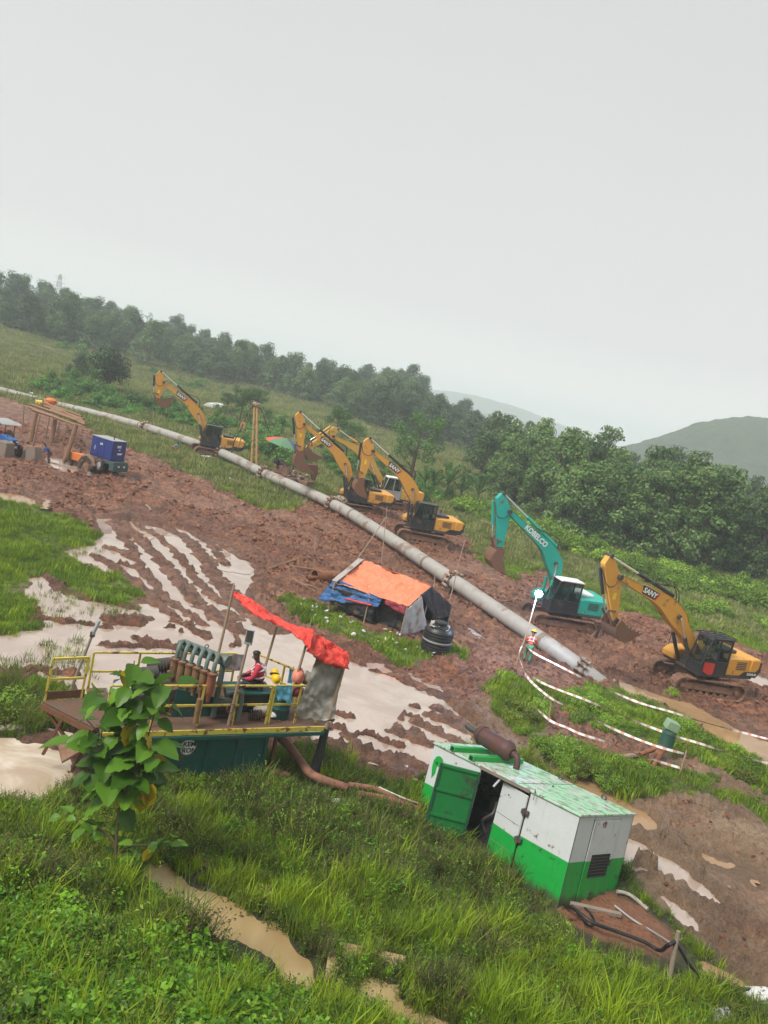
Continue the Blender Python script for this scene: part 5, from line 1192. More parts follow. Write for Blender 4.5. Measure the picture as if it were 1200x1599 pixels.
# silencer on the roof
sc = Vector((GL - 1.05, -1.05, GH + .50)); sd3 = Vector((-1, -.42, .02)).normalized()
sc = Vector((GL - 1.0, -1.35, GH + .46)); sd3 = Vector((1, -.0, .10)).normalized()
si = gp_('silencer', MB().lathe([(.0, -.80), (.16, -.79), (.27, -.68), (.29, -.60), (.30, -.52), (.27, -.50), (.27, .38), (.30, .40), (.30, .44), (.27, .46), (.25, .56), (.13, .66), (0, .67)], sc, 26, sd3), 'silencer')
e1 = sc + sd3 * -.74
gp_('exhaust_elbow', MB().tube(catmull([e1, e1 - sd3 * .20 + Vector((0, 0, -.02)), e1 - sd3 * .28 + Vector((0, 0, -.2)), e1 - sd3 * .28 + Vector((0, 0, -.50))], 5), .095, 14), 'silencer', si)
gp_('flange', MB().cyl(e1 - sd3 * .28 + Vector((0, 0, -.50)), e1 - sd3 * .28 + Vector((0, 0, -.47)), .2, n=18), 'weld_band', si)
gp_('tail_pipe', MB().tube([sc + sd3 * .6, sc + sd3 * .92, sc + sd3 * 1.1 + Vector((0, 0, .02))], .10, 14), 'dark_steel', si)
for (x, y) in ((2.35, -GW + .12), (.9, -GW + .12)):
    gp_('lifting_eye', MB().tube([(x + math.cos(q) * .07, y, GH + .09 + math.sin(q) * .07) for q in np.linspace(0, 2 * PI, 13)], .022, 7, False), 'dark_steel')
gp_('roof_bolt', MB().cyl((1.75, -1.3, GH + .03), (1.75, -1.3, GH + .07), .03, n=8), 'dark_steel')
# cables from the container to the post and the white sack
def Gw(v): return Euler((.185, .13, 2.303)).to_matrix() @ Vector(v) + Vector((6.2, 17.34, .30))
def wire(label, P, r, mat='rubber', name='cable', cat='cable'):
    P = catmull(P, 6); o0 = P[0].copy(); o = MB().tube([p - o0 for p in P], r, 8).build(name, mat); o.location = o0; return tag(o, label, cat)
def gz(px, py, dz): g = g_at(px, py); z = tz(g.x, g.y) + dz; return at_z(px, py, z)
pb = g_at(1047, 1527); pb.z = tz(pb.x, pb.y) - .15; pt_ = near_d(1060, 1454, pb)
tag(MB().tube([Vector((0, 0, 0)), pt_ - pb], [.06, .05], 9).build('wooden_post', 'wood_grey'), 'short wooden post in the grass holding up the black cable', 'post').location = pb
wire('black cable looping from the container to the wooden post', [Gw((.02, -.3, .05)), gz(898, 1420, .3), gz(925, 1440, .28), gz(965, 1455, .28), gz(1005, 1470, .3), gz(1030, 1484, .3), near_d(1042, 1477, pt_), near_d(1055, 1470, pt_ + Vector((0, 0, 0)))], .045, 'black_plastic')
wire('second cable curling on the earth right of the container', [Gw((.02, -.38, .0)), gz(900, 1408, .08), gz(918, 1422, .05), gz(928, 1437, .05), gz(922, 1446, .05), gz(910, 1436, .05), gz(893, 1414, .05)], .03, 'black_plastic')
wire('black cable sagging from the wooden post to the white sack', [near_d(1055, 1470, pt_), near_d(1066, 1488, pt_), near_d(1080, 1510, pt_), near_d(1105, 1530, pt_), near_d(1140, 1542, pt_), near_d(1172, 1545, pt_)], .04, 'black_plastic')
wire('thin pipe leading down from the container corner to the wooden post', [gz(960, 1414, .08), gz(990, 1437, .06), gz(1020, 1455, .06), near_d(1046, 1472, pt_)], .025, 'grey_paint', 'thin_pipe', 'pipe')
tag(MB().box((0, 0, 0), (1.3, .12, .10)).build('timber', 'wood_grey', bevel=.01), 'grey timber lying at the foot of the container end', 'timber').location = gz(930, 1420, .05)
sk = near_d(1192, 1556, pt_)
def sackmesh(r, seed, sq):
    P = []
    for i in range(17):
        th = PI * i / 16; row = []
        for j in range(25):
            ph = 2 * PI * j / 24; k = 1 + .42 * float(fbm(np.array([math.cos(ph) * 1.5 + seed]), np.array([math.sin(ph) * 1.5 + th * 2.2]), 3, seed)[0])
            row.append(Vector((math.sin(th) * math.cos(ph) * r * k * sq[0], math.sin(th) * math.sin(ph) * r * k * sq[1], math.cos(th) * r * k * sq[2])))
        P.append(row)
    return MB().grid(P)
o = sackmesh(.27, 4, (1.5, .8, .55)).build('white_bag', 'white_cloth', None, 80); o.location = sk; tag(o, 'white plastic bag at the end of the black cable', 'plastic bag')
o = sackmesh(.30, 8, (1.6, .8, .35)).build('muddy_bag', 'sack_cloth', None, 80); o.location = gz(1125, 1566, .12); tag(o, 'muddy cream bag lying in the drain below the white bag', 'plastic bag')
slab('flat grey board at the bottom edge of the grass', (1122, 1597), .2, .5, .7, .05, 'grey_paint', 'board', .15, 'board')
hose('white tattered strip trailing from the container corner into the grass', [(964, 1392, .1), (985, 1398, .08), (1012, 1420, .06)], .05, 'clear_sheet', 'plastic_strip', .05, 'plastic strip')
for k, (px, py, r, lb) in enumerate([(500, 1262, .12, 'crumpled clear bottle in the grass, left piece of the litter'), (520, 1254, .15, 'white torn plastic film spread over the grass'), (537, 1250, .10, 'crumpled clear wrapper at the right of the torn film'), (492, 1240, .08, 'small pale scrap of plastic above the torn film'), (541, 1204, .10, 'white paper scrap beside the curved brown hose'), (415, 990, .07, '')]):
    if not lb: continue
    o = sackmesh(r, 20 + k, (2.0 if k == 1 else 1.2, .8, .4)).build('litter', 'clear_sheet' if k % 2 == 0 else 'white_cloth', None, 80); o.location = gz(px, py, .08 if k < 4 else .05); o.rotation_euler = (0, 0, k); tag(o, lb, 'litter')
# ------------------------------------------------------------------ barrier tape, posts and slurry pump
m, nt, b = new_mat('barrier_tape'); t = nt.nodes.new('ShaderNodeAttribute'); t.attribute_name = 'along'
w = mathn(nt, 'FRACT', mathn(nt, 'MULTIPLY', t.outputs['Fac'], 2.6)); f = mathn(nt, 'GREATER_THAN', w, .62)
nt.links.new(mixc(nt, f, (.72, .70, .68), (.60, .32, .29)), b.inputs['Base Color']); b.inputs['Roughness'].default_value = .45
def tape(label, pts):
    P = []
    for px, py, h in pts:
        g = g_at(px, py + h * 28); z = float(base_z(g.x, g.y)[0]) + h; P.append(at_z(px, py, z))
    P = catmull(P, 8); o0 = P[0].copy(); mb = MB(); al = []; s = 0
    for i, p in enumerate(P):
        if i: s += (p - P[i - 1]).length
        tw = .9 * math.sin(s * 1.3 + len(label)); d = (P[min(i + 1, len(P) - 1)] - P[max(i - 1, 0)]).normalized(); sd_v = Vector((-d.y, d.x, 0)).normalized() * math.sin(tw) * .045 + Vector((0, 0, math.cos(tw) * .045))
        mb.v += [tuple(p - o0 + sd_v), tuple(p - o0 - sd_v)]; al += [s, s]
        if i: k = 2 * i; mb.f.append([k - 2, k - 1, k + 1, k]); mb.m.append(0)
    o = mb.build('barrier_tape', 'barrier_tape', None, 180, fixn=False); a = o.data.attributes.new('along', 'FLOAT', 'POINT'); a.data.foreach_set('value', al)
    o.location = o0; return tag(o, label, 'barrier tape')
tape('red and white tape, the topmost strand, running from the worker past the pipe end', [(820, 1006, 1.1), (835, 1020, 1.0), (870, 1038, 1.0), (907, 1057, 1.0), (950, 1077, 1.0), (998, 1097, 1.0), (1050, 1112, 1.0), (1090, 1125, 1.0), (1145, 1140, 1.0), (1205, 1155, 1.0), (1260, 1165, 1.0)])
tape('red and white tape looping left of the drain up to the end post', [(820, 1000, 1.2), (811, 1020, 1.1), (814, 1035, 1.05), (826, 1060, 1.0), (859, 1089, 1.0), (890, 1105, 1.0), (925, 1122, 1.0), (960, 1139, 1.0), (998, 1155, 1.0), (1035, 1168, 1.0), (1069, 1177, 1.0)])
tape('red and white tape, the lowest strand, outside the drain', [(805, 1042, .35), (811, 1066, .4), (830, 1097, .4), (858, 1124, .4), (885, 1136, .4), (907, 1146, .4), (945, 1158, .4), (980, 1172, .4), (1020, 1186, .4), (1062, 1199, .4)])
tape('red and white tape passing behind the green slurry pump', [(822, 1050, .6), (845, 1065, .8), (870, 1076, .8), (910, 1091, .8), (951, 1108, .8), (990, 1125, .8), (1031, 1141, .9), (1053, 1149, .9), (1090, 1160, .9), (1127, 1172, .8), (1165, 1183, .7), (1210, 1194, .7), (1260, 1204, .7)])
for lb, a, b_ in [('pale tape post at the bend of the strands', (857, 1128), (863, 1088)), ('short pale stake just left of the bend post', (845, 1106), (852, 1087)), ('pale end post right of the green slurry pump', (1059, 1214), (1073, 1172)), ('leaning stake tied to the tape behind the worker', (829, 1070), (822, 1045))]:
    pole(lb, a, b_, r=.035, mat='bamboo', name='tape_post', cat='post')
solid('pump_green', (.03, .10, .07), .5, 0, .15, MUD, .2, 4); solid('pump_pale', (.22, .33, .20), .55, 0, .15, MUD, .15, 4)
pg = g_at(1030, 1188); PZ = tz(pg.x, pg.y); pc = near_d(1043, 1153, pg); po = Vector((pc.x, pc.y, pc.z))
pm = thing('slurry_pump', 'green slurry pump on rusty splayed legs behind the tape', 'pump', (pg.x, pg.y, PZ)); oo = Vector((pg.x, pg.y, PZ)); cc = po - oo
axp = (near_d(1048, 1128, pg) - near_d(1036, 1165, pg)).normalized()
MB().cyl(cc - axp * .32, cc + axp * .30, .27, .24, 18).build('motor_housing', 'pump_green', pm, bevel=.01)
for k in range(7): MB().cyl(cc - axp * (.25 - k * .07), cc - axp * (.235 - k * .07), .285, n=18).build('cooling_fin', 'pump_green', pm)
MB().box(cc + axp * .52, (.46, .42, .34), Matrix.Rotation(.25, 3, 'Y')).build('terminal_box', 'pump_pale', pm, bevel=.02)
for q in ((1000, 1178), (1018, 1200), (1013, 1190)):
    e = gz(*q, .05); MB().tube([cc - axp * .25, e - oo], [.11, .085], 9).build('leg', 'rust_pipe', pm)
e = gz(1041, 1197, .08); stick('rusty tube lying at the feet of the slurry pump', (1012, 1192), (1040, 1206), .07, 'rust_pipe', 'rusty_tube', .08, 'pipe'); stick('pale log on the bank left of the slurry pump', (968, 1192), (992, 1187), .10, 'bamboo')
# ------------------------------------------------------------------ far left of the field: tractors, genset, timber rack, concrete blocks
def wheel(parent, c, r, w, hub='orange_paint', yaw=0.0):
    c = Vector(c); ax = Vector((0, 1, 0)); prof = [(r * .58, -w / 2), (r * .9, -w / 2), (r, -w * .32), (r, w * .32), (r * .9, w / 2), (r * .58, w / 2)]
    ty = MB().lathe(prof, c, 22, ax); n = 16
    for k in range(n):
        a = 2 * PI * k / n; R = Matrix.Rotation(-a, 3, 'Y'); ty.box(c + R @ Vector((r + .015, 0, 0)), (.05, w * .95, .06), R @ Matrix.Rotation(.5, 3, 'X'))
    t = ty.build('wheel', 'rubber', parent); MB().lathe([(0, -w * .25), (r * .2, -w * .3), (r * .57, -w * .15), (r * .6, -w * .45), (r * .6, w * .45), (r * .57, w * .15), (r * .2, w * .3), (0, w * .25)], c, 18, ax).build('rim', hub, t); return t
def tractor(label, loc, rz, col, canopy=True, hub='orange_paint', red_seat=True):
    t = thing('tractor', label, 'tractor', loc, rz)
    for y in (-.72, .72): wheel(t, (-.75, y, .70), .70, .36, hub); wheel(t, (1.15, y * .9, .42), .42, .24, hub)
    MB().prism([(-.1, .75), (1.55, .72), (1.62, .95), (1.55, 1.28), (.1, 1.38), (-.1, 1.3)], -.30, .30).build('bonnet', col, t, bevel=.04)
    MB().b2(1.621, 1.64, -.24, .24, .85, 1.2).build('grille', 'black_paint', t)
    for y in (-.2, .2): MB().cyl((1.60, y, 1.12), (1.66, y, 1.12), .07, n=12).build('headlight', 'white_paint', t)
    MB().b2(1.63, 1.66, -.22, .22, .66, .80).build('number_plate', 'white_paint', t)
    MB().b2(-1.1, 1.5, -.2, .2, .45, .75).build('chassis', 'dark_steel', t); MB().cyl((1.15, -.6, .42), (1.15, .6, .42), .06, n=8).build('axle', 'dark_steel', t); MB().cyl((-.75, -.6, .7), (-.75, .6, .7), .1, n=8).build('axle', 'dark_steel', t)
    for y in (-.72, .72): MB().tube([(-1.45, y, .85), (-1.2, y, 1.3), (-.75, y, 1.48), (-.3, y, 1.3), (-.05, y, .95)], .17, 4).build('fender', 'mud_steel', t)
    st = MB().b2(-.95, -.5, -.25, .25, 1.0, 1.12).b2(-1.05, -.93, -.25, .25, 1.1, 1.5).build('seat', 'red_paint' if red_seat else 'black_paint', t, bevel=.03)
    MB().tube([(-.3 + .19 * math.cos(q), .19 * math.sin(q), 1.42 + .07 * math.cos(q)) for q in np.linspace(0, 2 * PI, 15)], .018, 6, False).build('steering_wheel', 'black_paint', t); MB().bar((-.05, 0, 1.2), (-.3, 0, 1.42), .04).build('steering_column', 'dark_steel', t)
    if canopy:
        for x in (-1.2, .2):
            for y in (-.55, .55): MB().bar((x, y, .9), (x, y, 2.28), .05).build('canopy_post', 'dark_steel', t)
        MB().prism([(-1.5, 2.25), (.6, 2.25), (.9, 2.2), (.7, 2.33), (-1.45, 2.36)], -.75, .75).build('canopy', 'grey_paint', t, bevel=.02)
    MB().cyl((.9, -.2, 1.3), (.9, -.2, 1.85), .035, n=8).build('exhaust_pipe', 'dark_steel', t)
    return t
def gpt(px, py, dz=0.0): g = g_at(px, py); return Vector((g.x, g.y, tz(g.x, g.y) + dz))
tractor('blue tractor with grey canopy and red seat at the left edge', gpt(4, 704, -.1), R_(-38), 'tractor_blue')
tractor('muddy tractor with orange bonnet hitched in front of the blue welding set', gpt(134, 730, -.3), R_(158), 'orange_paint', False, 'mud_steel', False)
# welding set on a trailer
g0 = gpt(163, 738, -.05); ws = thing('welding_set', 'dark blue engine welding set on a muddy green trailer', 'welding set', g0, R_(-28))
solid('set_green', (.035, .075, .07), .6, 0, .2, MUD, .3, 2.5)
MB().b2(-1.1, 1.15, -.65, .65, .9, 2.35).build('body', 'blue_paint', ws, bevel=.03)
MB().b2(-1.13, 1.18, -.68, .68, 2.352, 2.40).build('roof', 'grey_paint', ws, bevel=.01)
MB().b2(-.98, -.32, -.672, -.655, 1.0, 2.25).build('side_door', 'blue_paint', ws, bevel=.01); MB().b2(-.25, .35, -.672, -.655, 1.0, 2.25).build('side_door', 'blue_paint', ws, bevel=.01)
for k, (y, z, w_) in enumerate([(-.2, 1.98, .5), (-.2, 1.88, .5), (-.02, 1.68, .2), (-.1, 1.42, .62), (-.1, 1.36, .5)]): MB().b2(1.151, 1.156, y, y + w_ * .75, z, z + .07).build('white_mark', 'white_paint', ws)
for k in range(2): MB().b2(-.1 + k * .14, -.02 + k * .14, -.68, -.674, 1.85, 2.0).build('white_mark', 'white_paint', ws)
MB().b2(-.65, -.61, -.68, -.674, 1.4, 1.7).build('door_handle', 'white_paint', ws); MB().tube([(.7, -.2, 2.4), (.7, -.2, 2.62), (.82, -.2, 2.68)], .04, 8).build('exhaust_pipe', 'dark_steel', ws)
MB().b2(-1.2, 1.6, -.7, .7, .62, .88).b2(1.16, 1.65, -.7, .7, .2, .66).build('trailer_frame', 'set_green', ws, bevel=.03); MB().b2(-.9, -.1, -.78, -.70, .35, .85).build('mud_flap', 'deck_plate', ws)
for k, (y, z) in enumerate([(-.3, .5), (.2, .5)]): MB().b2(1.651, 1.656, y, y + .16, z, z + .12).build('white_mark', 'white_paint', ws)
for y in (-.85, .85): wheel(ws, (.35, y, .45), .45, .25, 'grey_paint')
MB().bar((-1.2, 0, .7), (-2.0, 0, .6), .1).build('drawbar', 'dark_steel', ws)
# timber rack with logs on top
def up_pt(px, py, ref): return near_d(px, py, ref)
RK = gpt(90, 700); rack = thing('timber_rack', 'rough timber frame on posts standing in churned mud at the left', 'timber rack', RK); rr_ = lambda p: Vector(p) - RK
posts = [((47, 692), (57, 645), .19), ((80, 690), (87, 655), .20), ((100, 722), (120, 663), .19), ((51, 700), (63, 648), .07), ((35, 680), (38, 634), .06), ((72, 682), (78, 650), .06), ((89, 675), (94, 658), .05), ((96, 707), (105, 662), .06)]
tops = []
for b0, t0, r in posts:
    g = gpt(*b0, -.15); t = up_pt(*t0, g); MB().tube([rr_(g), rr_(t)], [r, r * .9], 8).build('post', 'log_wood', rack); tops.append(t)
def zz(px, py, z): return rr_(at_z(px, py, z))
rz_ = RK.z + 2.25
for a, b_ in (((36, 633), (62, 645)), ((62, 644), (98, 656)), ((92, 655), (135, 668)), ((45, 640), (128, 665))): MB().tube([zz(*a, rz_), zz(*b_, rz_)], .06, 7).build('beam', 'log_wood', rack)
for k, (a, b_, r) in enumerate([((46, 636), (112, 661), .11), ((50, 632), (122, 657), .12), ((58, 630), (131, 655), .13), ((52, 640), (120, 664), .10), ((62, 627), (128, 650), .11), ((70, 629), (133, 660), .14), ((80, 640), (134, 663), .15)]):
    A_, B_ = at_z(*a, rz_ + .15 + .05 * (k % 3)), at_z(*b_, rz_ + .15 + .06 * (k % 2)); o = MB().tube([Vector((0, 0, 0)), (B_ - A_) * .5 + Vector((0, 0, .03)), B_ - A_], [r, r * .95, r * .85], 9).build('log', 'log_wood'); o.location = A_
    tag(o, ['thin log lying on the rack, nearest its front edge', 'log on the rack, second from the front', 'log on the rack running under the orange sack', 'crooked log at the front right of the rack', 'log at the back of the rack pile', 'thick pale ended log on the rack', 'thickest log with its cut end over the welding set'][k], 'log', 'logs laid on the timber rack')
o = sackmesh(.45, 30, (1.2, .9, .7)).build('orange_sack', 'orange_paint', None, 80); o.location = at_z(80, 627, rz_ + .5); tag(o, 'muddy orange sack heaped on the logs', 'sack')
o = MB().lathe([(0, 0), (.3, 0), (.3, .55), (0, .55)], n=16, ax=(1, .3, .1)).build('yellow_drum', 'rail_yellow'); o.location = at_z(56, 629, rz_ + .35); tag(o, 'small yellow drum lying at the left end of the logs', 'drum')
for px, py, s, lb in [(6, 712, 1.35, 'squat concrete block in front of the blue tractor'), (53, 720, 1.15, 'leaning concrete block beside the crouching worker in blue')]:
    o = MB().box((0, 0, .5), (1.1, .8, 1.1), None, .85).box((0, 0, 1.08), (.9, .7, .12)).build('concrete_block', 'weld_band', bevel=.05); o.location = gpt(px, py, -.1); o.scale = (s * .8, s * .8, s * .75); o.rotation_euler = (0, -.2 if px > 20 else .05, -.4); tag(o, lb, 'concrete block')
o = MB().b2(-.15, .15, -.12, .12, 0, .6).build('jerry_can', 'orange_paint', bevel=.04); o.location = gpt(62, 721); tag(o, 'small orange can at the right of the leaning concrete block', 'can')
# ------------------------------------------------------------------ pile mast with hoses, mud crusted machine, umbrella
mb0 = gpt(397, 735, 0); mt_ = near_d(400, 633, mb0); solid('mast_wood', (.40, .24, .09), .7, 0, .25, MUD, .3, 3)
ms = thing('wooden_mast', 'tall ochre twin mast rising behind the pipe with hoses at its head', 'mast', mb0); up_ = mt_ - mb0; sx_ = Vector((.17, 0, 0))
for s in (-1, 1): MB().tube([sx_ * s * 1.5, up_ * .5 + sx_ * s * 1.1, up_ + sx_ * s * .7], [.13, .12, .11], 8).build('mast_leg', 'mast_wood', ms)
for k in range(9): MB().bar(up_ * (k / 9) + sx_ * -1.3, up_ * (k / 9) + sx_ * 1.3, .06).build('rung', 'mast_wood', ms)
MB().cyl(up_ + Vector((-.3, 0, .05)), up_ + Vector((.3, 0, .05)), .24, n=14).build('head_block', 'pale_mud', ms)
for k, (q, mat) in enumerate([([(400, 634), (392, 640), (388, 650), (383, 662), (378, 680), (372, 700)], 'mud_steel'), ([(400, 634), (408, 640), (414, 655), (420, 672)], 'rubber'), ([(398, 634), (388, 642), (380, 664), (366, 690), (360, 720)], 'rubber')]):
    MB().tube(catmull([near_d(*p, mb0) - mb0 for p in q], 5), .05, 7).build('hose', mat, ms)
MB().lathe([(.1, -.08), (.3, -.08), (.3, .08), (.1, .08)], near_d(380, 664, mb0) - mb0, 16, (.3, 1, .2)).build('sheave', 'mast_wood', ms)
cm = gpt(455, 758, 0); rig = thing('muddy_machine', 'mud crusted winch machine behind the pipe under the striped umbrella', 'machine', cm, R_(-22))
MB().b2(-2.4, 1.9, -.6, .6, .5, .9).build('chassis', 'mud_steel', rig, bevel=.05)
for x in (-1.8, -.6, .6): wheel(rig, (x, -.75, .45), .45, .3, 'pale_mud')
MB().b2(-1.9, -.9, -.5, .5, .9, 1.7).build('engine_box', 'mud_steel', rig, bevel=.08); MB().cyl((-.6, -.5, 1.3), (-.6, .5, 1.3), .42, n=16).build('winch_drum', 'mud_steel', rig); MB().cyl((-1.8, 0, 2.0), (-.8, 0, 1.75), .2, n=12).build('fuel_tank', 'pale_mud', rig)
for k in range(14): x, y, z = rnd.uniform(-1.6, 1.8), rnd.uniform(-.6, .1), rnd.uniform(.8, 1.45); sackmesh(rnd.uniform(.12, .25), k + 50, (1.2, 1, .8)).build('mud_clod', 'pale_mud' if k % 3 else 'mud_steel', rig, 80).location = (x, y, z)
for k in range(5): MB().bar((-.2 + k * .4, -.4, .9), (-.1 + k * .42, -.3, 1.9 - .12 * k), .07).build('lever', 'pale_mud', rig)
ub = near_d(437, 712, cm); us = thing('umbrella', 'faded beach umbrella with red, green and blue panels over the muddy machine', 'umbrella', ub)
for nm, c in (('umb_red', (.55, .08, .05)), ('umb_green', (.10, .22, .12)), ('umb_blue', (.06, .09, .20)), ('umb_cream', (.6, .5, .36))): solid(nm, c, .7, 0, .1)
UR, UH = 1.75, .55; zt = 1.15
for k in range(8):
    a0, a1 = 2 * PI * k / 8, 2 * PI * (k + 1) / 8; P = []
    for i in range(5):
        t = i / 4; P.append([Vector((math.cos(a0 + (a1 - a0) * j / 4) * UR * t * (1 - .06 * math.sin(PI * j / 4) * t), math.sin(a0 + (a1 - a0) * j / 4) * UR * t * (1 - .06 * math.sin(PI * j / 4) * t), zt + UH * (1 - t * t))) for j in range(5)])
    MB().grid(P).build('panel', ['umb_blue', 'umb_cream', 'umb_green', 'umb_red', 'umb_red', 'umb_green', 'umb_green', 'umb_blue'][k], us, 60)
MB().tube([(0, 0, zt + UH + .08), (0, 0, -1.2)], .025, 6).build('pole', 'dark_steel', us); us.rotation_euler = (.05, .12, 0)
# steel claw hanging from the second excavator
c2 = near_d(488, 735, Vector(ex_two[1]) - Vector((2, 0, 0))); gr_ = MB().prism([(-.5, .5), (.35, .6), (.5, -.1), (.35, -.75), (.1, -.8), (-.1, -.3), (-.55, .1)], -.3, .3).build('steel_claw', 'rust_steel', bevel=.03); gr_.location = c2; gr_.rotation_euler = (0, 0, .2); tag(gr_, 'rusty orange steel claw hanging below the muddy bucket by the umbrella', 'grab')
lump = sackmesh(.5, 61, (1.1, .9, .9)).build('mud_bundle', 'pale_mud', None, 60); lump.location = near_d(532, 783, pipe_at(pipe_s(530))[0] + Vector((0, 1.5, 0))); tag(lump, 'bundle of muddy rollers hanging behind the pipe by the middle excavators', 'rollers')
# low concrete channel wall far left, distant shed, pylons
def strip(label, pts, h, w, mat, name, cat):
    P = [Vector(gpt(*q)) for q in pts]; o0 = P[0].copy(); mb = MB()
    for a, b_ in zip(P, P[1:]): mb.bar(a - o0 + Vector((0, 0, h / 2)), b_ - o0 + Vector((0, 0, h / 2)), w, h)
    o = mb.build(name, mat); o.location = o0; return tag(o, label, cat)
solid('concrete_pale', (.50, .48, .43), .8, 0, .1)
strip('low pale concrete channel wall crossing the far left meadow', [(-60, 518), (0, 532), (40, 539), (70, 546), (88, 552)], .7, .6, 'concrete_pale', 'channel_wall', 'wall')
solid('shed_green', (.06, .42, .22), .6, 0, .05)
def house(label, px, py, y, w, h, roof, wall='white_paint'):
    c = at_y(px, py, y); t = thing('shed', label, 'shed', (c.x, y, c.z - h)); MB().b2(-w / 2, w / 2, -3, 3, -3, h * .6).build('wall', wall, t); MB().prism([(-w / 2 - .5, h * .6), (w / 2 + .5, h * .6), (w * .25, h), (-w * .4, h)], -3.5, 3.5).build('roof', roof, t)
    for k in range(3): MB().b2(-w * .3 + k * w * .25, -w * .2 + k * w * .25, -3.04, -3.0, h * .15, h * .4).build('window', 'black_paint', t)
    return t
house('distant shed with bright green roof at the end of the wooded ridge', 798, 661, 330, 8, 6, 'shed_green'); house('distant white walled shed beside the green roofed one', 783, 657, 345, 5, 4, 'white_paint')
house('small white hut roof among bushes behind the furthest left excavator', 337, 630, 130, 1.5, 1.6, 'white_paint')
def pylon(label, px, pyt, y, h):
    top = at_y(px, pyt, y); t = thing('pylon', label, 'pylon', (top.x, y, top.z - h)); m = MB(); w0 = h * .11; L = 7
    lv = [(w0 * (1 - .85 * k / L), h * k / L) for k in range(L + 1)]
    for (w1, z1), (w2, z2) in zip(lv, lv[1:]):
        c1 = [(sx * w1, sy * w1, z1) for sx, sy in ((-1, -1), (1, -1), (1, 1), (-1, 1))]; c2 = [(sx * w2, sy * w2, z2) for sx, sy in ((-1, -1), (1, -1), (1, 1), (-1, 1))]
        for i in range(4): m.bar(c1[i], c2[i], .28); m.bar(c1[i], c2[(i + 1) % 4], .16); m.bar(c1[(i + 1) % 4], c2[i], .16)
    m.build('lattice', 'grey_paint', t)
    for z in (.70, .82, .94): MB().bar((-h * .13, 0, h * z), (h * .13, 0, h * z), .3).build('cross_arm', 'grey_paint', t)
pylon('faint lattice pylon rising behind the ridge near the centre', 646, 572, 720, 42); pylon('faint lattice pylon above the trees at far left', 95, 428, 560, 34)
ORD = ['leftmost','second from the left','third from the left','fourth from the left','fifth from the left','sixth from the left','seventh from the left','eighth from the left','ninth from the left','tenth from the left','eleventh from the left','twelfth from the left','thirteenth from the left','fourteenth from the left','fifteenth from the left','sixteenth from the left','seventeenth from the left','eighteenth from the left','second from the right','rightmost']
# ------------------------------------------------------------------ plants: materials
def leaf_mat(name, c1, c2, trans=.25, rough=.55, c3=None, f3=.08, island=True):
    m, nt, b = new_mat(name); out = nt.nodes['Material Output']
    oi = nt.nodes.new('ShaderNodeObjectInfo'); ge = nt.nodes.new('ShaderNodeNewGeometry'); r = ge.outputs['Random Per Island']
    f = mathn(nt, 'FRACT', mathn(nt, 'ADD', mathn(nt, 'MULTIPLY', oi.outputs['Random'], .35), mathn(nt, 'MULTIPLY', r, .65))) if island else oi.outputs['Random']
    c = mixc(nt, f, c1, c2)
    c = mixc(nt, noise(nt, ge.outputs['Position'], .45, 3, .5, .35, .65), mixc(nt, .45, c, c1), c)
    if c3: c = mixc(nt, mathn(nt, 'GREATER_THAN', r, 1 - f3), c, c3)
    k = maprange(nt, oi.outputs['Random'], 0, 1, .66, 1.36); c = mixc(nt, 1.0, c, k, 'MULTIPLY')
    nt.links.new(c, b.inputs['Base Color']); b.inputs['Roughness'].default_value = rough; b.inputs['Specular IOR Level'].default_value = .3
    t = nt.nodes.new('ShaderNodeBsdfTranslucent'); nt.links.new(c, t.inputs[0]); mx = nt.nodes.new('ShaderNodeMixShader'); mx.inputs[0].default_value = trans
    nt.links.new(b.outputs[0], mx.inputs[1]); nt.links.new(t.outputs[0], mx.inputs[2]); nt.links.new(mx.outputs[0], out.inputs[0]); return m
leaf_mat('leaf_forest', (.055, .11, .040), (.15, .22, .08)); leaf_mat('leaf_teak', (0.058, 0.134, 0.030), (0.166, 0.259, 0.070), .25, .5, (.20, .20, .09), .05)
leaf_mat('leaf_dark', (.025, .07, .018), (.075, .13, .035)); leaf_mat('leaf_bush', (.055, .16, .024), (.15, .30, .05)); leaf_mat('leaf_hedge', (0.094, 0.204, 0.018), (0.289, 0.417, 0.045))
leaf_mat('leaf_yellow', (.10, .15, .018), (.26, .29, .035)); leaf_mat('leaf_feather', (.05, .14, .028), (.14, .25, .055))
leaf_mat('leaf_banana', (.06, .15, .03), (.14, .24, .06), .35, .4); leaf_mat('sapling_leaf', (.065, .17, .016), (.15, .29, .025), .35, .42, None, 0, False); leaf_mat('sapling_leaf_yellow', (.50, .36, .02), (.62, .45, .03), .35, .5, None, 0, False)
leaf_mat('grass_bright', (0.131, 0.236, 0.009), (0.366, 0.468, 0.022), .35); leaf_mat('grass_mid', (0.085, 0.170, 0.013), (0.249, 0.318, 0.041), .3, .6, (.26, .20, .09), .08); leaf_mat('grass_dark', (.05, .075, .016), (.14, .155, .042), .25, .7, (.18, .12, .06), .15)
leaf_mat('meadow_grass', (.17, .22, .05), (.33, .34, .12), .3, .7, (.30, .26, .14), .2); leaf_mat('cover_leaf', (0.074, 0.209, 0.013), (0.223, 0.427, 0.031), .35, .45); leaf_mat('weed_leaf', (.045, .085, .020), (.13, .16, .035), .3, .55, (.26, .25, .03), .10)
leaf_mat('brown_weed', (.060, .040, .022), (.13, .10, .045), .2, .8)
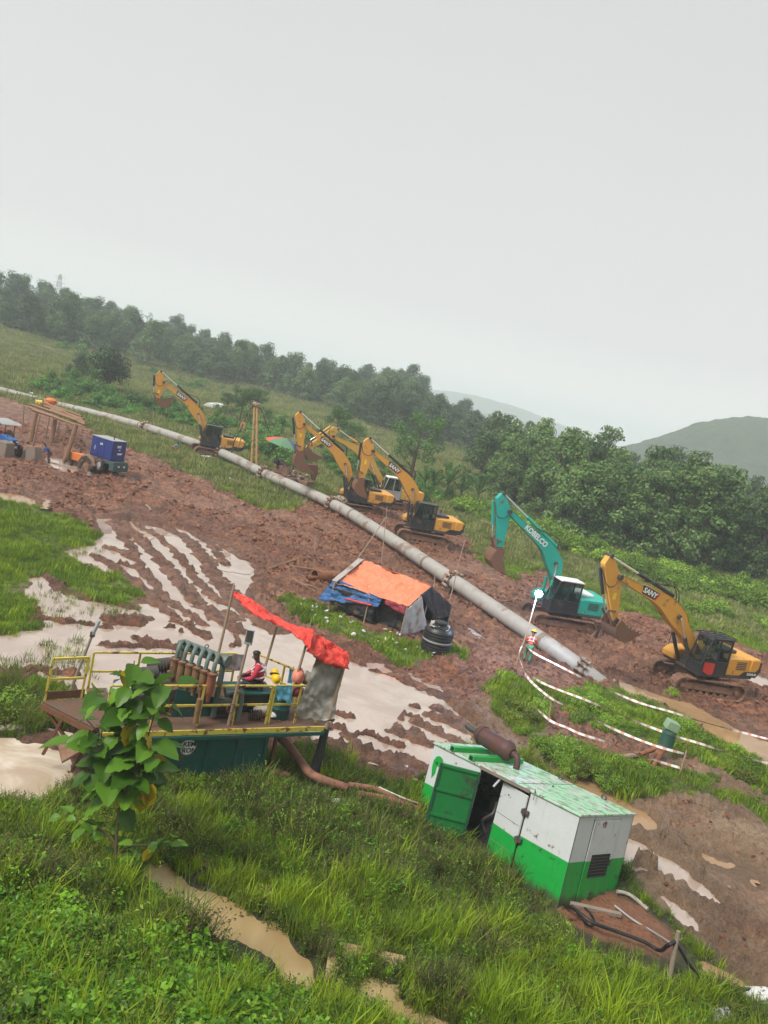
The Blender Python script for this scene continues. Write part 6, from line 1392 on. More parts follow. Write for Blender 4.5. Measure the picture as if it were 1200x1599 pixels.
def quick_mesh(name, V_, F_, mats, mi=None, smooth=False):
    me = bpy.data.meshes.new(name); V_ = np.asarray(V_, np.float32); F_ = np.asarray(F_, np.int32); n = F_.shape[1]
    me.vertices.add(len(V_)); me.vertices.foreach_set('co', V_.ravel()); me.loops.add(F_.size); me.loops.foreach_set('vertex_index', F_.ravel())
    me.polygons.add(len(F_)); me.polygons.foreach_set('loop_start', (np.arange(len(F_)) * n).astype(np.int32))
    for m in mats: me.materials.append(MATS[m])
    if mi is not None: me.polygons.foreach_set('material_index', np.asarray(mi, np.int32))
    if smooth: me.polygons.foreach_set('use_smooth', np.ones(len(F_), bool))
    me.update(calc_edges=True); return me
def nrm(a): return a / (np.linalg.norm(a, axis=1, keepdims=True) + 1e-9)
def leaf_cards(C, N, size, aspect=.55, g=nrg):
    n = len(C); R = nrm(g.normal(size=(n, 3))); T = nrm(np.cross(N, R)); B = np.cross(N, T); s = (size * g.uniform(.6, 1.35, n))[:, None]
    v0 = C - T * s * .5; v1 = C + B * s * aspect * .5 + N * s * .08; v2 = C + T * s * .5 - N * s * .12; v3 = C - B * s * aspect * .5 + N * s * .08
    V_ = np.stack([v0, v1, v2, v3], 1).reshape(-1, 3); F_ = np.arange(4 * n).reshape(n, 4); return V_, F_
def crown_pts(n, blobs, g, up=.35, fill=.62):
    c = np.array([b[:3] for b in blobs]); r = np.array([b[3] for b in blobs]); w = r ** 2; k = g.choice(len(blobs), n, p=w / w.sum())
    d = nrm(g.normal(size=(n, 3))); rad = r[k] * (fill + (1 - fill) * g.uniform(0, 1, n) ** .6) * (1 + .10 * g.normal(size=n))
    P = c[k] + d * rad[:, None] * np.array([1, 1, .82]); N = nrm(d * .8 + np.array([0, 0, up]) + g.normal(size=(n, 3)) * .45); return P, N
def tree_parts(kind, seed):
    g = np.random.default_rng(seed); blobs = []
    if kind == 'forest':
        H, R, nb, nl, ls = g.uniform(8, 10.5), g.uniform(3.6, 4.8), 34, 3000, .50; zc = .55
        for _ in range(nb):
            a, q = g.uniform(0, 2 * PI), g.uniform(0, 1) ** .6; z = g.uniform(.16, .97); rr = R * q * math.sin(min(1, max(.12, (1.03 - z) * 1.35)) * PI / 2)
            blobs.append((math.cos(a) * rr, math.sin(a) * rr, H * z, R * g.uniform(.22, .42)))
        mat = 'leaf_forest'
    elif kind == 'teak':
        H, R, nb, nl, ls = g.uniform(8.6, 11.6), g.uniform(2.9, 3.9), 46, 4600, .42
        for _ in range(nb):
            a, q, z = g.uniform(0, 2 * PI), g.uniform(0, 1) ** .6, g.uniform(.04, .98); rr = R * q * math.sin(min(1, max(.3, (1.06 - z) * 1.9)) * PI / 2)
            blobs.append((math.cos(a) * rr, math.sin(a) * rr, H * z, R * g.uniform(.20, .38)))
        mat = 'leaf_teak'
    elif kind == 'round':
        H, R, nb, nl, ls = 7.6, 4.0, 34, 4200, .34
        for _ in range(nb):
            d = g.normal(size=3); d /= np.linalg.norm(d); q = g.uniform(.2, .85); blobs.append((d[0] * R * q, d[1] * R * q, H * .53 + d[2] * H * .40 * q, R * g.uniform(.26, .4)))
        mat = 'leaf_dark'
    elif kind == 'feather':
        H, R, nb, nl, ls = 8.2, 4.2, 24, 3000, .30
        for _ in range(nb):
            a, q = g.uniform(0, 2 * PI), g.uniform(0.1, 1) ** .6; z = g.choice([.42, .58, .72, .86, .95]) + g.uniform(-.03, .03); blobs.append((math.cos(a) * R * q * (1.15 - z * .6), math.sin(a) * R * q * (1.15 - z * .6), H * z, R * g.uniform(.16, .30)))
        mat = 'leaf_feather'
    elif kind == 'bare':
        H, R, nb, nl, ls = 11, 3.0, 9, 260, .35
        for _ in range(nb): a = g.uniform(0, 2 * PI); q = g.uniform(.4, 1); blobs.append((math.cos(a) * R * q, math.sin(a) * R * q, H * g.uniform(.6, .98), .8))
        mat = 'leaf_forest'
    P, N = crown_pts(nl, blobs, g, .35, .45 if kind != 'round' else .6)
    if kind == 'feather': P[:, 2] = P[:, 2] * 1.0
    P[:, 2] = np.maximum(P[:, 2], .25); V_, F_ = leaf_cards(P, N, ls, .6, g); crown = quick_mesh('crown', V_, F_, [mat])
    mb = MB(); tr = .022 * H + .05; top = Vector((g.uniform(-.3, .3), g.uniform(-.3, .3), H * .88))
    mb.tube([(0, 0, -.4), (top.x * .3, top.y * .3, H * .3), (top.x * .7, top.y * .7, H * .6), top], [tr * 1.25, tr, tr * .6, tr * .15], 7)
    for b in blobs[::2]:
        z0 = min(H * .8, max(H * .18, b[2] - g.uniform(.8, 2))); s = Vector((top.x * z0 / H, top.y * z0 / H, z0)); e = Vector(b[:3]); mb.tube([s, s.lerp(e, .5) + Vector((0, 0, -.15)), e], [tr * .42, tr * .28, tr * .08], 5, False)
    return crown, mb.mesh('trunk', 'bark')
PROTO = {k: [tree_parts(k, sd * 10 + i) for i in range(n)] for sd, (k, n) in enumerate([('forest', 6), ('teak', 5), ('round', 1), ('feather', 2), ('bare', 1)])}
def plant_tree(kind, x, y, s, label, group, name='tree', var=None, sz=None, sink=.1):
    v = PROTO[kind][rnd.randrange(len(PROTO[kind])) if var is None else var]; z = tz(x, y) if False else float(base_z(x, y)[0])
    t = thing(name, label, 'tree', (x, y, z - sink), rnd.uniform(0, 6.28), group); t.scale = (s, s, s * (sz or rnd.uniform(.9, 1.12)))
    c = bpy.data.objects.new('crown', v[0]); link(c, t); k = bpy.data.objects.new('trunk', v[1]); link(k, t); return t
def scatter(poly, n, sep, ymax=1e9, seed=5, tries=40):
    """random pixels inside an outline, dropped on to the ground, kept apart"""
    r = random.Random(seed); xs = [p[0] for p in poly]; ys = [p[1] for p in poly]; out = []; P = [(float(a), float(b)) for a, b in poly]
    for _ in range(n * tries):
        if len(out) >= n: break
        px, py = r.uniform(min(xs), max(xs)), r.uniform(min(ys), max(ys))
        if not inpoly(np.array([px]), np.array([py]), P)[0]: continue
        g = g_at(px, py)
        if g.y > ymax: continue
        if all((g.x - q[0]) ** 2 + (g.y - q[1]) ** 2 > sep * sep for q in out): out.append((g.x, g.y, px, py))
    return out
# wooded ridge
FG = 'trees covering the hazy ridge'
for x, y, px, py in scatter([(-80, 470), (0, 478), (100, 488), (180, 512), (240, 530), (300, 555), (400, 575), (500, 604), (600, 612), (640, 622), (700, 660), (770, 690), (815, 705), (800, 716), (760, 716), (700, 702), (640, 688), (560, 660), (500, 640), (430, 616), (350, 602), (260, 582), (180, 560), (100, 540), (0, 512), (-80, 500)], 200, 4.4, 345, 3):
    s = rnd.uniform(.70, 1.12) * (1.15 if 560 < px < 650 or 20 < px < 150 else 1)
    plant_tree('forest', x, y, s, 'leafy tree in the hazy wood on the ridge', FG, 'forest_tree')
for k_, (px, s) in enumerate([(-40, 1), (15, 1.0), (60, 1.2), (110, 1.15), (155, .9), (205, .85), (265, .85), (330, .8), (360, .75), (395, .9), (430, .8), (470, .85), (520, .85), (560, .9), (590, 1.2), (620, 1.1), (680, 1.0)]):
    x = hx(px, 520, 285); plant_tree('forest', x, 285 + rnd.uniform(-4, 4), s, 'tree standing on the ridge crest, ' + ORD[k_], 'trees along the ridge crest', 'forest_tree')
plant_tree('bare', hx(236, 500, 280), 280, 1.0, 'thin sparse tree sticking out above the ridge crest at left', None, 'sparse_tree')
for x, y, px, py in scatter([(820, 690), (900, 700), (1000, 730), (1100, 745), (1290, 770), (1290, 800), (1000, 760), (820, 715)], 34, 7, 420, 8):
    plant_tree('forest', x, y, rnd.uniform(.8, 1.1), 'distant hazy tree seen over the teak trees', 'distant trees beyond the teak wood', 'forest_tree')
for px, py, y, s in ((1045, 735, 150, 1.1), (1030, 735, 160, 1.0), (1075, 745, 170, .9), (1180, 750, 185, 1.0), (1168, 750, 190, .9), (1205, 755, 180, 1)):
    plant_tree('forest', hx(px, py, y), y, s, 'distant rounded tree between the teak trees and the far hill', 'rounded trees below the far hill', 'forest_tree')
# teak wall on the right
TG = 'teak trees lining the right side of the field'
front = [(752, 758), (775, 775), (800, 788), (825, 800), (850, 811), (875, 823), (900, 836), (925, 845), (950, 851), (975, 858), (1000, 865), (1028, 873), (1056, 881), (1085, 887), (1115, 892), (1145, 897), (1175, 903), (1205, 908), (1240, 915), (1280, 922)]
for k_, (px, py) in enumerate(front):
    g = g_at(px, py); plant_tree('teak', g.x, g.y, rnd.uniform(.82, 1.0) * (.78 if px < 830 else 1), 'teak tree in the front row of the wood, ' + ORD[k_], TG, 'teak_tree')
for x, y, px, py in scatter([(745, 745), (760, 722), (850, 742), (950, 776), (1050, 806), (1200, 836), (1300, 858), (1300, 912), (1200, 900), (1085, 880), (950, 845), (800, 783)], 84, 2.8, 400, 9):
    plant_tree('teak', x, y, rnd.uniform(.85, 1.06) * (.86 if px < 800 or px > 1130 else 1), 'teak tree standing deep in the wood', TG + ', rear rows', 'teak_tree')
# single trees
g = g_at(165, 612); plant_tree('round', g.x, g.y, .98, 'dense dark round tree in the meadow left of the furthest excavator', None, 'round_tree', sz=1.0)
g = g_at(120, 590); plant_tree('forest', g.x, g.y, .55, 'paler small tree touching the left side of the dark round tree', None, 'tree')
g = g_at(640, 750); plant_tree('feather', g.x, g.y, 1.02, 'feathery spreading tree behind the middle excavators', None, 'feathery_tree', 0)
for (px, py, s, lb) in [(372, 668, .62, 'small bright tree right of the furthest left excavator'), (398, 655, .62, 'small bright tree behind the wooden mast'), (520, 700, .70, 'bright crowned tree between the two nearest yellow booms'), (548, 708, .58, 'bright crowned tree right behind the pale excavator boom'), (352, 650, .5, 'small tree above the cab of the furthest left excavator')]:
    g = g_at(px, py); plant_tree('feather', g.x, g.y, s, lb, None, 'tree', 1)
# bushes
def bush_mesh(seed, R, H, nl, ls, mat):
    g = np.random.default_rng(seed); bl = []
    for _ in range(14):
        a, q, z = g.uniform(0, 2 * PI), g.uniform(0, 1) ** .6, g.uniform(.1, .85); bl.append((math.cos(a) * R * q * .8, math.sin(a) * R * q * .8, H * z * (1 - .4 * q), R * g.uniform(.2, .4)))
    P, N = crown_pts(nl, bl, g, .5, .4); P[:, 2] = np.abs(P[:, 2]); V_, F_ = leaf_cards(P, N, ls, .5, g); return quick_mesh('bush', V_, F_, [mat])
BUSH = {'bush': [bush_mesh(100 + i, 1.6, 1.9, 1500, .24, 'leaf_bush') for i in range(4)], 'hedge': [bush_mesh(110 + i, 1.9, 1.5, 1500, .24, 'leaf_hedge') for i in range(4)],
        'yellow': [bush_mesh(120 + i, .75, .75, 1500, .075, 'leaf_yellow') for i in range(2)], 'small': [bush_mesh(130 + i, .8, .75, 1500, .085, 'leaf_hedge') for i in range(3)], 'dark': [bush_mesh(140 + i, .8, .8, 1200, .09, 'grass_dark') for i in range(2)]}
def bush(kind, x, y, s, label, group, sz=1.0):
    o = bpy.data.objects.new('bush', BUSH[kind][rnd.randrange(len(BUSH[kind]))]); link(o); o.location = (x, y, float(base_z(x, y)[0]) - .05); o.rotation_euler = (0, 0, rnd.uniform(0, 6.28)); o.scale = (s, s, s * sz * rnd.uniform(.85, 1.2)); return tag(o, label, 'bush', group)
for poly, n, sep, kind, smin, smax, lb, gr in [
    ([(60, 598), (120, 600), (200, 622), (250, 640), (300, 640), (300, 672), (240, 662), (190, 648), (110, 632), (60, 618)], 42, 1.5, 'bush', .8, 1.4, 'green bush in the thicket behind the left end of the pipe', 'thicket behind the left part of the pipe'),
    ([(330, 640), (420, 650), (500, 690), (480, 740), (430, 735), (390, 710), (340, 685)], 34, 1.6, 'bush', .8, 1.3, 'green bush in the thicket behind the mast and umbrella', 'thicket behind the mast and umbrella'),
    ([(500, 705), (560, 715), (640, 755), (720, 785), (700, 798), (620, 780), (560, 760), (500, 735)], 30, 1.6, 'bush', .7, 1.1, 'green bush in the thicket behind the middle excavators', 'thicket behind the middle excavators'),
    ([(700, 780), (780, 800), (880, 842), (960, 872), (1040, 895), (1200, 925), (1290, 945), (1290, 975), (1200, 952), (1100, 930), (1000, 905), (900, 870), (800, 828), (710, 800)], 84, 1.5, 'hedge', .7, 1.25, 'low bush in the bright hedge below the teak trees', 'bright hedge along the foot of the teak wood'),
    ([(560, 640), (640, 665), (700, 695), (760, 712), (740, 722), (680, 706), (600, 680)], 10, 4, 'bush', .7, 1.2, 'bush at the lower edge of the ridge wood', 'bushes edging the ridge wood'),
    ([(90, 540), (200, 570), (330, 606), (430, 628), (430, 638), (300, 612), (160, 575), (90, 555)], 20, 4, 'bush', .8, 1.5, 'bush at the upper edge of the left meadow', 'bushes along the upper edge of the left meadow'),
    ([(1070, 945), (1170, 962), (1230, 980), (1230, 992), (1150, 975), (1070, 955)], 6, 1.2, 'hedge', .5, .8, 'low dark shrub at the tip of the right hand turf', 'shrubs on the right hand turf'),
    ([(872, 1098), (930, 1082), (985, 1092), (1050, 1120), (1120, 1158), (1190, 1200), (1160, 1212), (1060, 1178), (960, 1150), (900, 1135)], 32, .55, 'small', .55, 1.0, 'leafy weed clump on the island inside the drain', 'weed clumps on the island inside the drain'),
    ([(765, 1085), (800, 1072), (838, 1085), (850, 1125), (830, 1150), (800, 1140), (775, 1115)], 14, .5, 'small', .5, .85, 'leafy weed clump on the earth bank right of the flood', 'weed clumps on the earth bank'),
    ([(835, 1168), (900, 1170), (960, 1190), (1030, 1205), (1030, 1235), (960, 1240), (890, 1208)], 24, .5, 'small', .55, .95, 'leafy weed clump behind the container roof', 'weed clumps behind the container'),
    ([(1090, 1205), (1150, 1225), (1220, 1250), (1220, 1275), (1150, 1250), (1090, 1225)], 8, .6, 'small', .4, .6, 'weed clump on the far right bank', 'weed clumps on the far right bank')]:
    for k, (x, y, px, py) in enumerate(scatter(poly, n, sep, 1e9, n)):
        kd = 'yellow' if kind == 'small' and rnd.random() < .22 else kind; bush(kd, x, y, rnd.uniform(smin, smax), lb, gr)
for px, py, s, lb in [(802, 1110, 1.0, 'round yellow green bush on the bank inside the tape bend'), (905, 1205, .9, 'yellow green bush just beyond the silencer'), (1168, 1222, 1.0, 'yellow green bush at the right edge by the drain'), (1050, 1085, .7, 'light clump by the upper drain'), (45, 1128, 1.0, 'yellow tipped bush left of the gangway'), (20, 1120, 1.2, 'bright bush at the left edge behind the pond')]:
    g = g_at(px, py); bush('yellow' if 'yellow' in lb else 'small', g.x, g.y, s, lb, None)
# banana plants
def banana_leaf(seed):
    g = random.Random(seed); mb = MB(); n = 12; L = 2.1; V0 = []
    pts = [Vector((L * .80 * math.sin(t / n * 1.5), 0, L * .75 * math.sin(t / n * 2.3) * .8)) for t in range(n + 1)]
    for i in range(n):
        a, b = pts[i], pts[i + 1]; w = .30 * math.sin(PI * (i + .7) / (n + 1)) ** .6
        for s in (-1, 1):
            dr = -.14 - g.uniform(0, .12); mb.add([a, b, b + Vector((-.06, s * w, dr)), a + Vector((.04, s * w, dr + g.uniform(-.04, .04)))], [(0, 1, 2, 3)])
    return mb.mesh('leaf', 'leaf_banana', 0)
BL_ = [banana_leaf(i) for i in range(3)]; stemm = MB().tube([(0, 0, -.1), (0, 0, 1.0), (0.03, 0, 2.0)], [.14, .12, .07], 9).mesh('stem', 'leaf_banana')
for px, py, s, lb in [(672, 780, .95, 'banana plant furthest left of the clump behind the excavators'), (694, 783, 1.15, 'tall banana plant in the middle of the clump'), (716, 788, .9, 'banana plant with low leaves, beside the tall one'), (742, 795, 1.1, 'banana plant at the right of the clump, nearest the teal boom'), (728, 778, .8, 'small banana plant at the back of the clump'), (660, 770, .8, 'banana plant half hidden by the feathery tree'), (142, 612, 1.0, 'banana plant in front of the dark round tree')]:
    g = g_at(px, py); t = thing('banana_plant', lb, 'banana plant', (g.x, g.y, g.z - .05)); t.scale = (s * 1.05,) * 3
    link(bpy.data.objects.new('stem', stemm), t)
    for k in range(9):
        o = bpy.data.objects.new('leaf', BL_[k % 3]); link(o, t); o.location = (0, 0, 1.7 + .05 * k); o.rotation_euler = (rnd.uniform(-.2, .2), rnd.uniform(-.75, .35), k * 2.4 + rnd.uniform(-.3, .3))
# ------------------------------------------------------------------ instanced ground vegetation
def tuft(name, n, R, h0, h1, w, mat, lean=.5, seed=1):
    g = np.random.default_rng(seed); a = g.uniform(0, 2 * PI, n); r = R * g.uniform(0, 1, n) ** .7; B = np.stack([np.cos(a) * r, np.sin(a) * r, np.zeros(n) - .03], 1)
    h = g.uniform(h0, h1, n); la = g.uniform(0, 2 * PI, n); ll = lean * g.uniform(.2, 1, n) * h; d = np.stack([np.cos(la), np.sin(la), np.zeros(n)], 1); s = np.stack([-np.sin(la + g.uniform(-1, 1, n)), np.cos(la), np.zeros(n)], 1); s = nrm(s); ww = (w * g.uniform(.6, 1.3, n))[:, None]
    m1 = B + d * ll[:, None] * .35 + np.array([0, 0, 1]) * h[:, None] * .6; tp = B + d * ll[:, None] + np.array([0, 0, 1]) * h[:, None]
    V_ = np.stack([B - s * ww, B + s * ww, m1 + s * ww * .7, m1 - s * ww * .7, tp], 1).reshape(-1, 3); i = np.arange(n)[:, None] * 5
    F3 = np.concatenate([i + np.array([0, 1, 2]), i + np.array([0, 2, 3]), i + np.array([3, 2, 4])]); return quick_mesh(name, V_, F3, [mat])
def leafy(name, n, R, H, ls, mat, asp=.6, seed=1, flat=.9):
    g = np.random.default_rng(seed); P = np.stack([g.normal(size=n) * R * .5, g.normal(size=n) * R * .5, H * g.uniform(.15, 1, n)], 1); P[:, 2] *= np.clip(1.2 - np.hypot(P[:, 0], P[:, 1]) / R, .3, 1)
    N = nrm(np.stack([P[:, 0] * .6, P[:, 1] * .6, np.full(n, flat)], 1) + g.normal(size=(n, 3)) * .4); V_, F_ = leaf_cards(P, N, ls, asp, g); return quick_mesh(name, V_, F_, [mat])
def weed(name, nst, H, ls, mat, seed):
    g = np.random.default_rng(seed); P = []; 
    for _ in range(nst):
        b = g.normal(size=2) * .10; l = g.normal(size=2) * .15; h = H * g.uniform(.55, 1.1)
        for t in np.linspace(.12, 1, 15): P.append([b[0] + l[0] * t + g.normal() * .03, b[1] + l[1] * t + g.normal() * .03, h * t])
    P = np.array(P); N = nrm(g.normal(size=P.shape) * .6 + np.array([0, 0, .9])); V_, F_ = leaf_cards(P, N, ls, .42, g); return quick_mesh(name, V_, F_, [mat])
def inst_field(name, protos, X, Y, Z, S_, label=None, seed=1, tilt=.12):
    g = np.random.default_rng(seed); n = len(X)
    for k, pm_ in enumerate(protos):
        s = slice(k, None, len(protos)); x = X[s]
        if not len(x): continue
        me = bpy.data.meshes.new(name); me.vertices.add(len(x)); me.vertices.foreach_set('co', np.stack([x, Y[s], Z[s]], 1).astype(np.float32).ravel())
        a = me.attributes.new('rot', 'FLOAT_VECTOR', 'POINT'); a.data.foreach_set('vector', np.stack([g.normal(size=len(x)) * tilt, g.normal(size=len(x)) * tilt, g.uniform(0, 6.28, len(x))], 1).astype(np.float32).ravel())
        a = me.attributes.new('scl', 'FLOAT', 'POINT'); a.data.foreach_set('value', S_[s].astype(np.float32))
        o = bpy.data.objects.new(name, me); link(o); o['kind'] = 'stuff'
        po = bpy.data.objects.new(name + '_clump', pm_)
        ng = bpy.data.node_groups.new(name, 'GeometryNodeTree'); ng.interface.new_socket('Geometry', in_out='INPUT', socket_type='NodeSocketGeometry'); ng.interface.new_socket('Geometry', in_out='OUTPUT', socket_type='NodeSocketGeometry')
        gi, go = ng.nodes.new('NodeGroupInput'), ng.nodes.new('NodeGroupOutput'); ip = ng.nodes.new('GeometryNodeInstanceOnPoints'); ob = ng.nodes.new('GeometryNodeObjectInfo'); ob.inputs['Object'].default_value = po
        a1 = ng.nodes.new('GeometryNodeInputNamedAttribute'); a1.data_type = 'FLOAT_VECTOR'; a1.inputs['Name'].default_value = 'rot'; a2 = ng.nodes.new('GeometryNodeInputNamedAttribute'); a2.data_type = 'FLOAT'; a2.inputs['Name'].default_value = 'scl'
        ng.links.new(gi.outputs[0], ip.inputs['Points']); ng.links.new(ob.outputs['Geometry'], ip.inputs['Instance']); ng.links.new(a1.outputs[0], ip.inputs['Rotation']); ng.links.new(a2.outputs[0], ip.inputs['Scale']); ng.links.new(ip.outputs[0], go.inputs[0])
        md = o.modifiers.new('clumps', 'NODES'); md.node_group = ng
def wsamp(n, r0, r1, az=44, seed=1, bias=2.0):
    g = np.random.default_rng(seed); r = (r0 ** bias + (r1 ** bias - r0 ** bias) * g.uniform(0, 1, n)) ** (1 / bias); a = np.radians(g.uniform(-az, az, n)); return r * np.sin(a), r * np.cos(a)
def polymask(x, y, px_poly): return inpoly(x, y, gp(px_poly))
# near bank
nx, ny = wsamp(30000, 5.5, 27, 46, 3, 1.35); nz, ngr, nwet = tzs(nx, ny)
gen_c, gen_s = math.cos(2.303), math.sin(2.303); lx_ = (nx - 6.2) * gen_c + (ny - 17.34) * gen_s; ly_ = -(nx - 6.2) * gen_s + (ny - 17.34) * gen_c
fr_ = (lx_ > -.1) & (lx_ < 5.2) & (ly_ < .0) & (ly_ > -2.8)
tkx = (nx - BO.x) * bx_.x + (ny - BO.y) * bx_.y; tky = -(nx - BO.x) * bx_.y + (ny - BO.y) * bx_.x
fr_ |= (tkx > -4.3) & (tkx < .2) & (tky > -.35) & (tky < 2.2)
bank_s = sdist(nx + nx / np.hypot(nx, ny) * .35, ny + ny / np.hypot(nx, ny) * .35, BANK_TONE); bank_d = bank_s > -.42
ditch = np.zeros(len(nx), bool)
for wb in WATERS:
    if wb['name'] != 'slope_ditch' or wb['lvl'] > 1.5: continue
    for q in (0, .25, .5, .75): ditch |= sdist(nx + nx / np.hypot(nx, ny) * q, ny + ny / np.hypot(nx, ny) * q, wb['P']) > -.02
ok = ~ditch & (ngr > .55) & ~fr_ & ~(bank_d & (np.random.default_rng(4).uniform(0, 1, len(nx)) < .84))
nx, ny, nz, nwet, bank_s = nx[ok], ny[ok], nz[ok], nwet[ok], bank_s[ok]
nr = np.hypot(nx, ny); cover = polymask(nx, ny, [(-300, 1395), (0, 1400), (60, 1400), (150, 1440), (240, 1470), (330, 1500), (400, 1540), (500, 1580), (600, 1700), (400, 1900), (-400, 1900)])
bright = polymask(nx, ny, [(380, 1480), (470, 1540), (560, 1570), (620, 1600), (700, 1700), (300, 1900), (300, 1560)]) | polymask(nx, ny, [(280, 1370), (400, 1420), (560, 1500), (620, 1500), (600, 1440), (450, 1390), (330, 1340)]) | polymask(nx, ny, [(780, 1500), (900, 1480), (1040, 1530), (1150, 1599), (1100, 1700), (700, 1700)])
dark = polymask(nx, ny, [(330, 1210), (440, 1215), (560, 1255), (640, 1290), (720, 1340), (880, 1410), (900, 1440), (860, 1440), (700, 1400), (560, 1370), (440, 1330), (340, 1280)]) | polymask(nx, ny, [(880, 1440), (960, 1470), (1050, 1500), (1040, 1540), (940, 1510), (880, 1475)])
pn = fbm(nx * .45, ny * .45, 3, 201); pn2 = fbm(nx * .9 + 7, ny * .9, 3, 207); u = np.random.default_rng(9).uniform(0, 1, len(nx))
sc_ = np.random.default_rng(12).uniform(.65, 1.25, len(nx)) * np.clip(.82 + .9 * pn2, .5, 1.35) * np.where(nwet > .6, .75, 1) * np.where(bank_s > -1.1, .55, 1)
k_cover = cover & (u < .80); k_dark = ~k_cover & ((dark & (u < .75)) | (~cover & ~bright & (pn > .09) & (u < .72))); k_bright = ~k_cover & ~k_dark & (bright | cover | (pn2 > .12)); k_mid = ~(k_cover | k_dark | k_bright)
k_weed = (u > .72) & ~k_cover & (pn2 < .05)
T = lambda *a, **k: tuft(*a, **k)
def put(name, k, protos, mul=1.0, seed=1): inst_field(name, protos, nx[k], ny[k], nz[k], sc_[k] * mul, seed=seed)
put('ground_cover', k_cover, [leafy('cl', 60, .34, .36, .088, 'cover_leaf', .62, 1), leafy('cl', 50, .30, .30, .070, 'cover_leaf', .7, 2), leafy('cl', 44, .30, .42, .105, 'cover_leaf', .5, 3), leafy('cl', 50, .3, .32, .06, 'leaf_hedge', .6, 4)])
put('grass', k_bright, [T('gr', 46, .22, .25, .60, .0105, 'grass_bright', .6, 5), T('gr', 34, .18, .30, .70, .010, 'grass_bright', .8, 6), T('gr', 40, .26, .18, .42, .012, 'grass_mid', .7, 7), weed('we', 6, .42, .07, 'leaf_yellow', 44)], .95, 2)
put('grass', k_mid, [T('gr', 44, .22, .28, .70, .0105, 'grass_mid', .7, 15), T('gr', 40, .26, .18, .48, .011, 'grass_mid', .9, 16), T('gr', 40, .2, .3, .66, .010, 'grass_bright', .7, 17), weed('we', 7, .55, .07, 'weed_leaf', 3), leafy('lf', 40, .28, .34, .07, 'leaf_hedge', .55, 21)], 1.0, 3)
put('dry_weeds', k_dark, [T('gr', 44, .22, .32, .78, .0095, 'grass_dark', .8, 25), weed('we', 8, .62, .055, 'grass_dark', 5), weed('we', 9, .5, .045, 'brown_weed', 6), T('gr', 40, .26, .25, .6, .010, 'grass_mid', .9, 27), weed('we', 6, .5, .06, 'leaf_hedge', 29)], 1.0, 4)
put('weeds', k_weed & ~k_dark, [weed('we', 8, .62, .075, 'weed_leaf', 8), weed('we', 6, .55, .09, 'cover_leaf', 9)], 1.0, 5)
# middle distance turf
mx, my = wsamp(60000, 26.5, 64, 40, 13, 1.6); mz, mgr, mwet = tzs(mx, my); ok = mgr > .45
mx, my, mz = mx[ok], my[ok], mz[ok]; ms = np.random.default_rng(2).uniform(.6, 1.2, len(mx)) * np.clip(.9 + fbm(mx * .3, my * .3, 3, 3), .5, 1.5)
inst_field('turf', [T('gr', 46, .30, .12, .34, .014, 'grass_bright', .6, 31), T('gr', 46, .30, .10, .30, .014, 'grass_mid', .7, 32), T('gr', 46, .34, .12, .30, .015, 'leaf_hedge', .6, 33)], mx, my, mz, ms, seed=7)
mx, my = wsamp(70000, 60, 235, 34, 23, 1.3); mz, mgr, mwet = tzs(mx, my); ok = mgr > .5; mx, my, mz = mx[ok], my[ok], mz[ok]; ms = np.random.default_rng(2).uniform(.7, 1.4, len(mx)) * np.clip(np.hypot(mx, my) / 90, .8, 2)
inst_field('meadow', [T('gr', 36, .7, .15, .55, .035, 'meadow_grass', .6, 41), T('gr', 36, .7, .15, .45, .035, 'grass_mid', .6, 42), T('gr', 36, .7, .15, .5, .035, 'meadow_grass', .6, 43)], mx, my, mz, ms, seed=8)
# reeds standing in the shallow water, clods of churned mud, scraps of litter
def pxscatter(poly, n, seed):
    pts = scatter(poly, n, .12, 1e9, seed, 6); a = np.array([(p[0], p[1]) for p in pts]); return a[:, 0], a[:, 1]
rx_, ry_ = [], []
for poly, n in [([(35, 895), (70, 905), (150, 935), (225, 945), (215, 975), (120, 985), (60, 965)], 90), ([(60, 1000), (130, 1000), (150, 1060), (70, 1050)], 60), ([(90, 850), (160, 855), (150, 880), (100, 880)], 25), ([(0, 1025), (70, 1020), (80, 1050), (0, 1050)], 30)]:
    a_, b_ = pxscatter(poly, n, n); rx_.append(a_); ry_.append(b_)
rx_, ry_ = np.concatenate(rx_), np.concatenate(ry_); inst_field('reeds', [tuft('rd', 14, .16, .15, .45, .012, 'grass_mid', .8, 51), tuft('rd', 10, .2, .12, .35, .012, 'grass_dark', .9, 52)], rx_, ry_, np.full(len(rx_), .34), nrg.uniform(.6, 1.2, len(rx_)), seed=3)
def clod_mesh(seed):
    g = np.random.default_rng(seed); bm = bmesh.new(); bmesh.ops.create_icosphere(bm, subdivisions=2, radius=1)
    for v in bm.verts: p = np.array(v.co); k = 1 + .45 * float(fbm(np.array([p[0] * 1.3 + seed]), np.array([p[1] * 1.3 + p[2] * 1.7]), 3, seed)[0]); v.co = (p[0] * k * 1.25, p[1] * k * .9, p[2] * k * .62)
    me = bpy.data.meshes.new('clod'); bm.to_mesh(me); bm.free(); me.materials.append(MATS['clod_mud']); return me
m, nt, b = new_mat('clod_mud'); oi = nt.nodes.new('ShaderNodeObjectInfo'); nt.links.new(mixc(nt, oi.outputs['Random'], (.15, .052, .026), (.42, .18, .10)), b.inputs['Base Color']); b.inputs['Roughness'].default_value = .6; bump(nt, b, noise(nt, coords(nt), 2, 6), .8, .4)
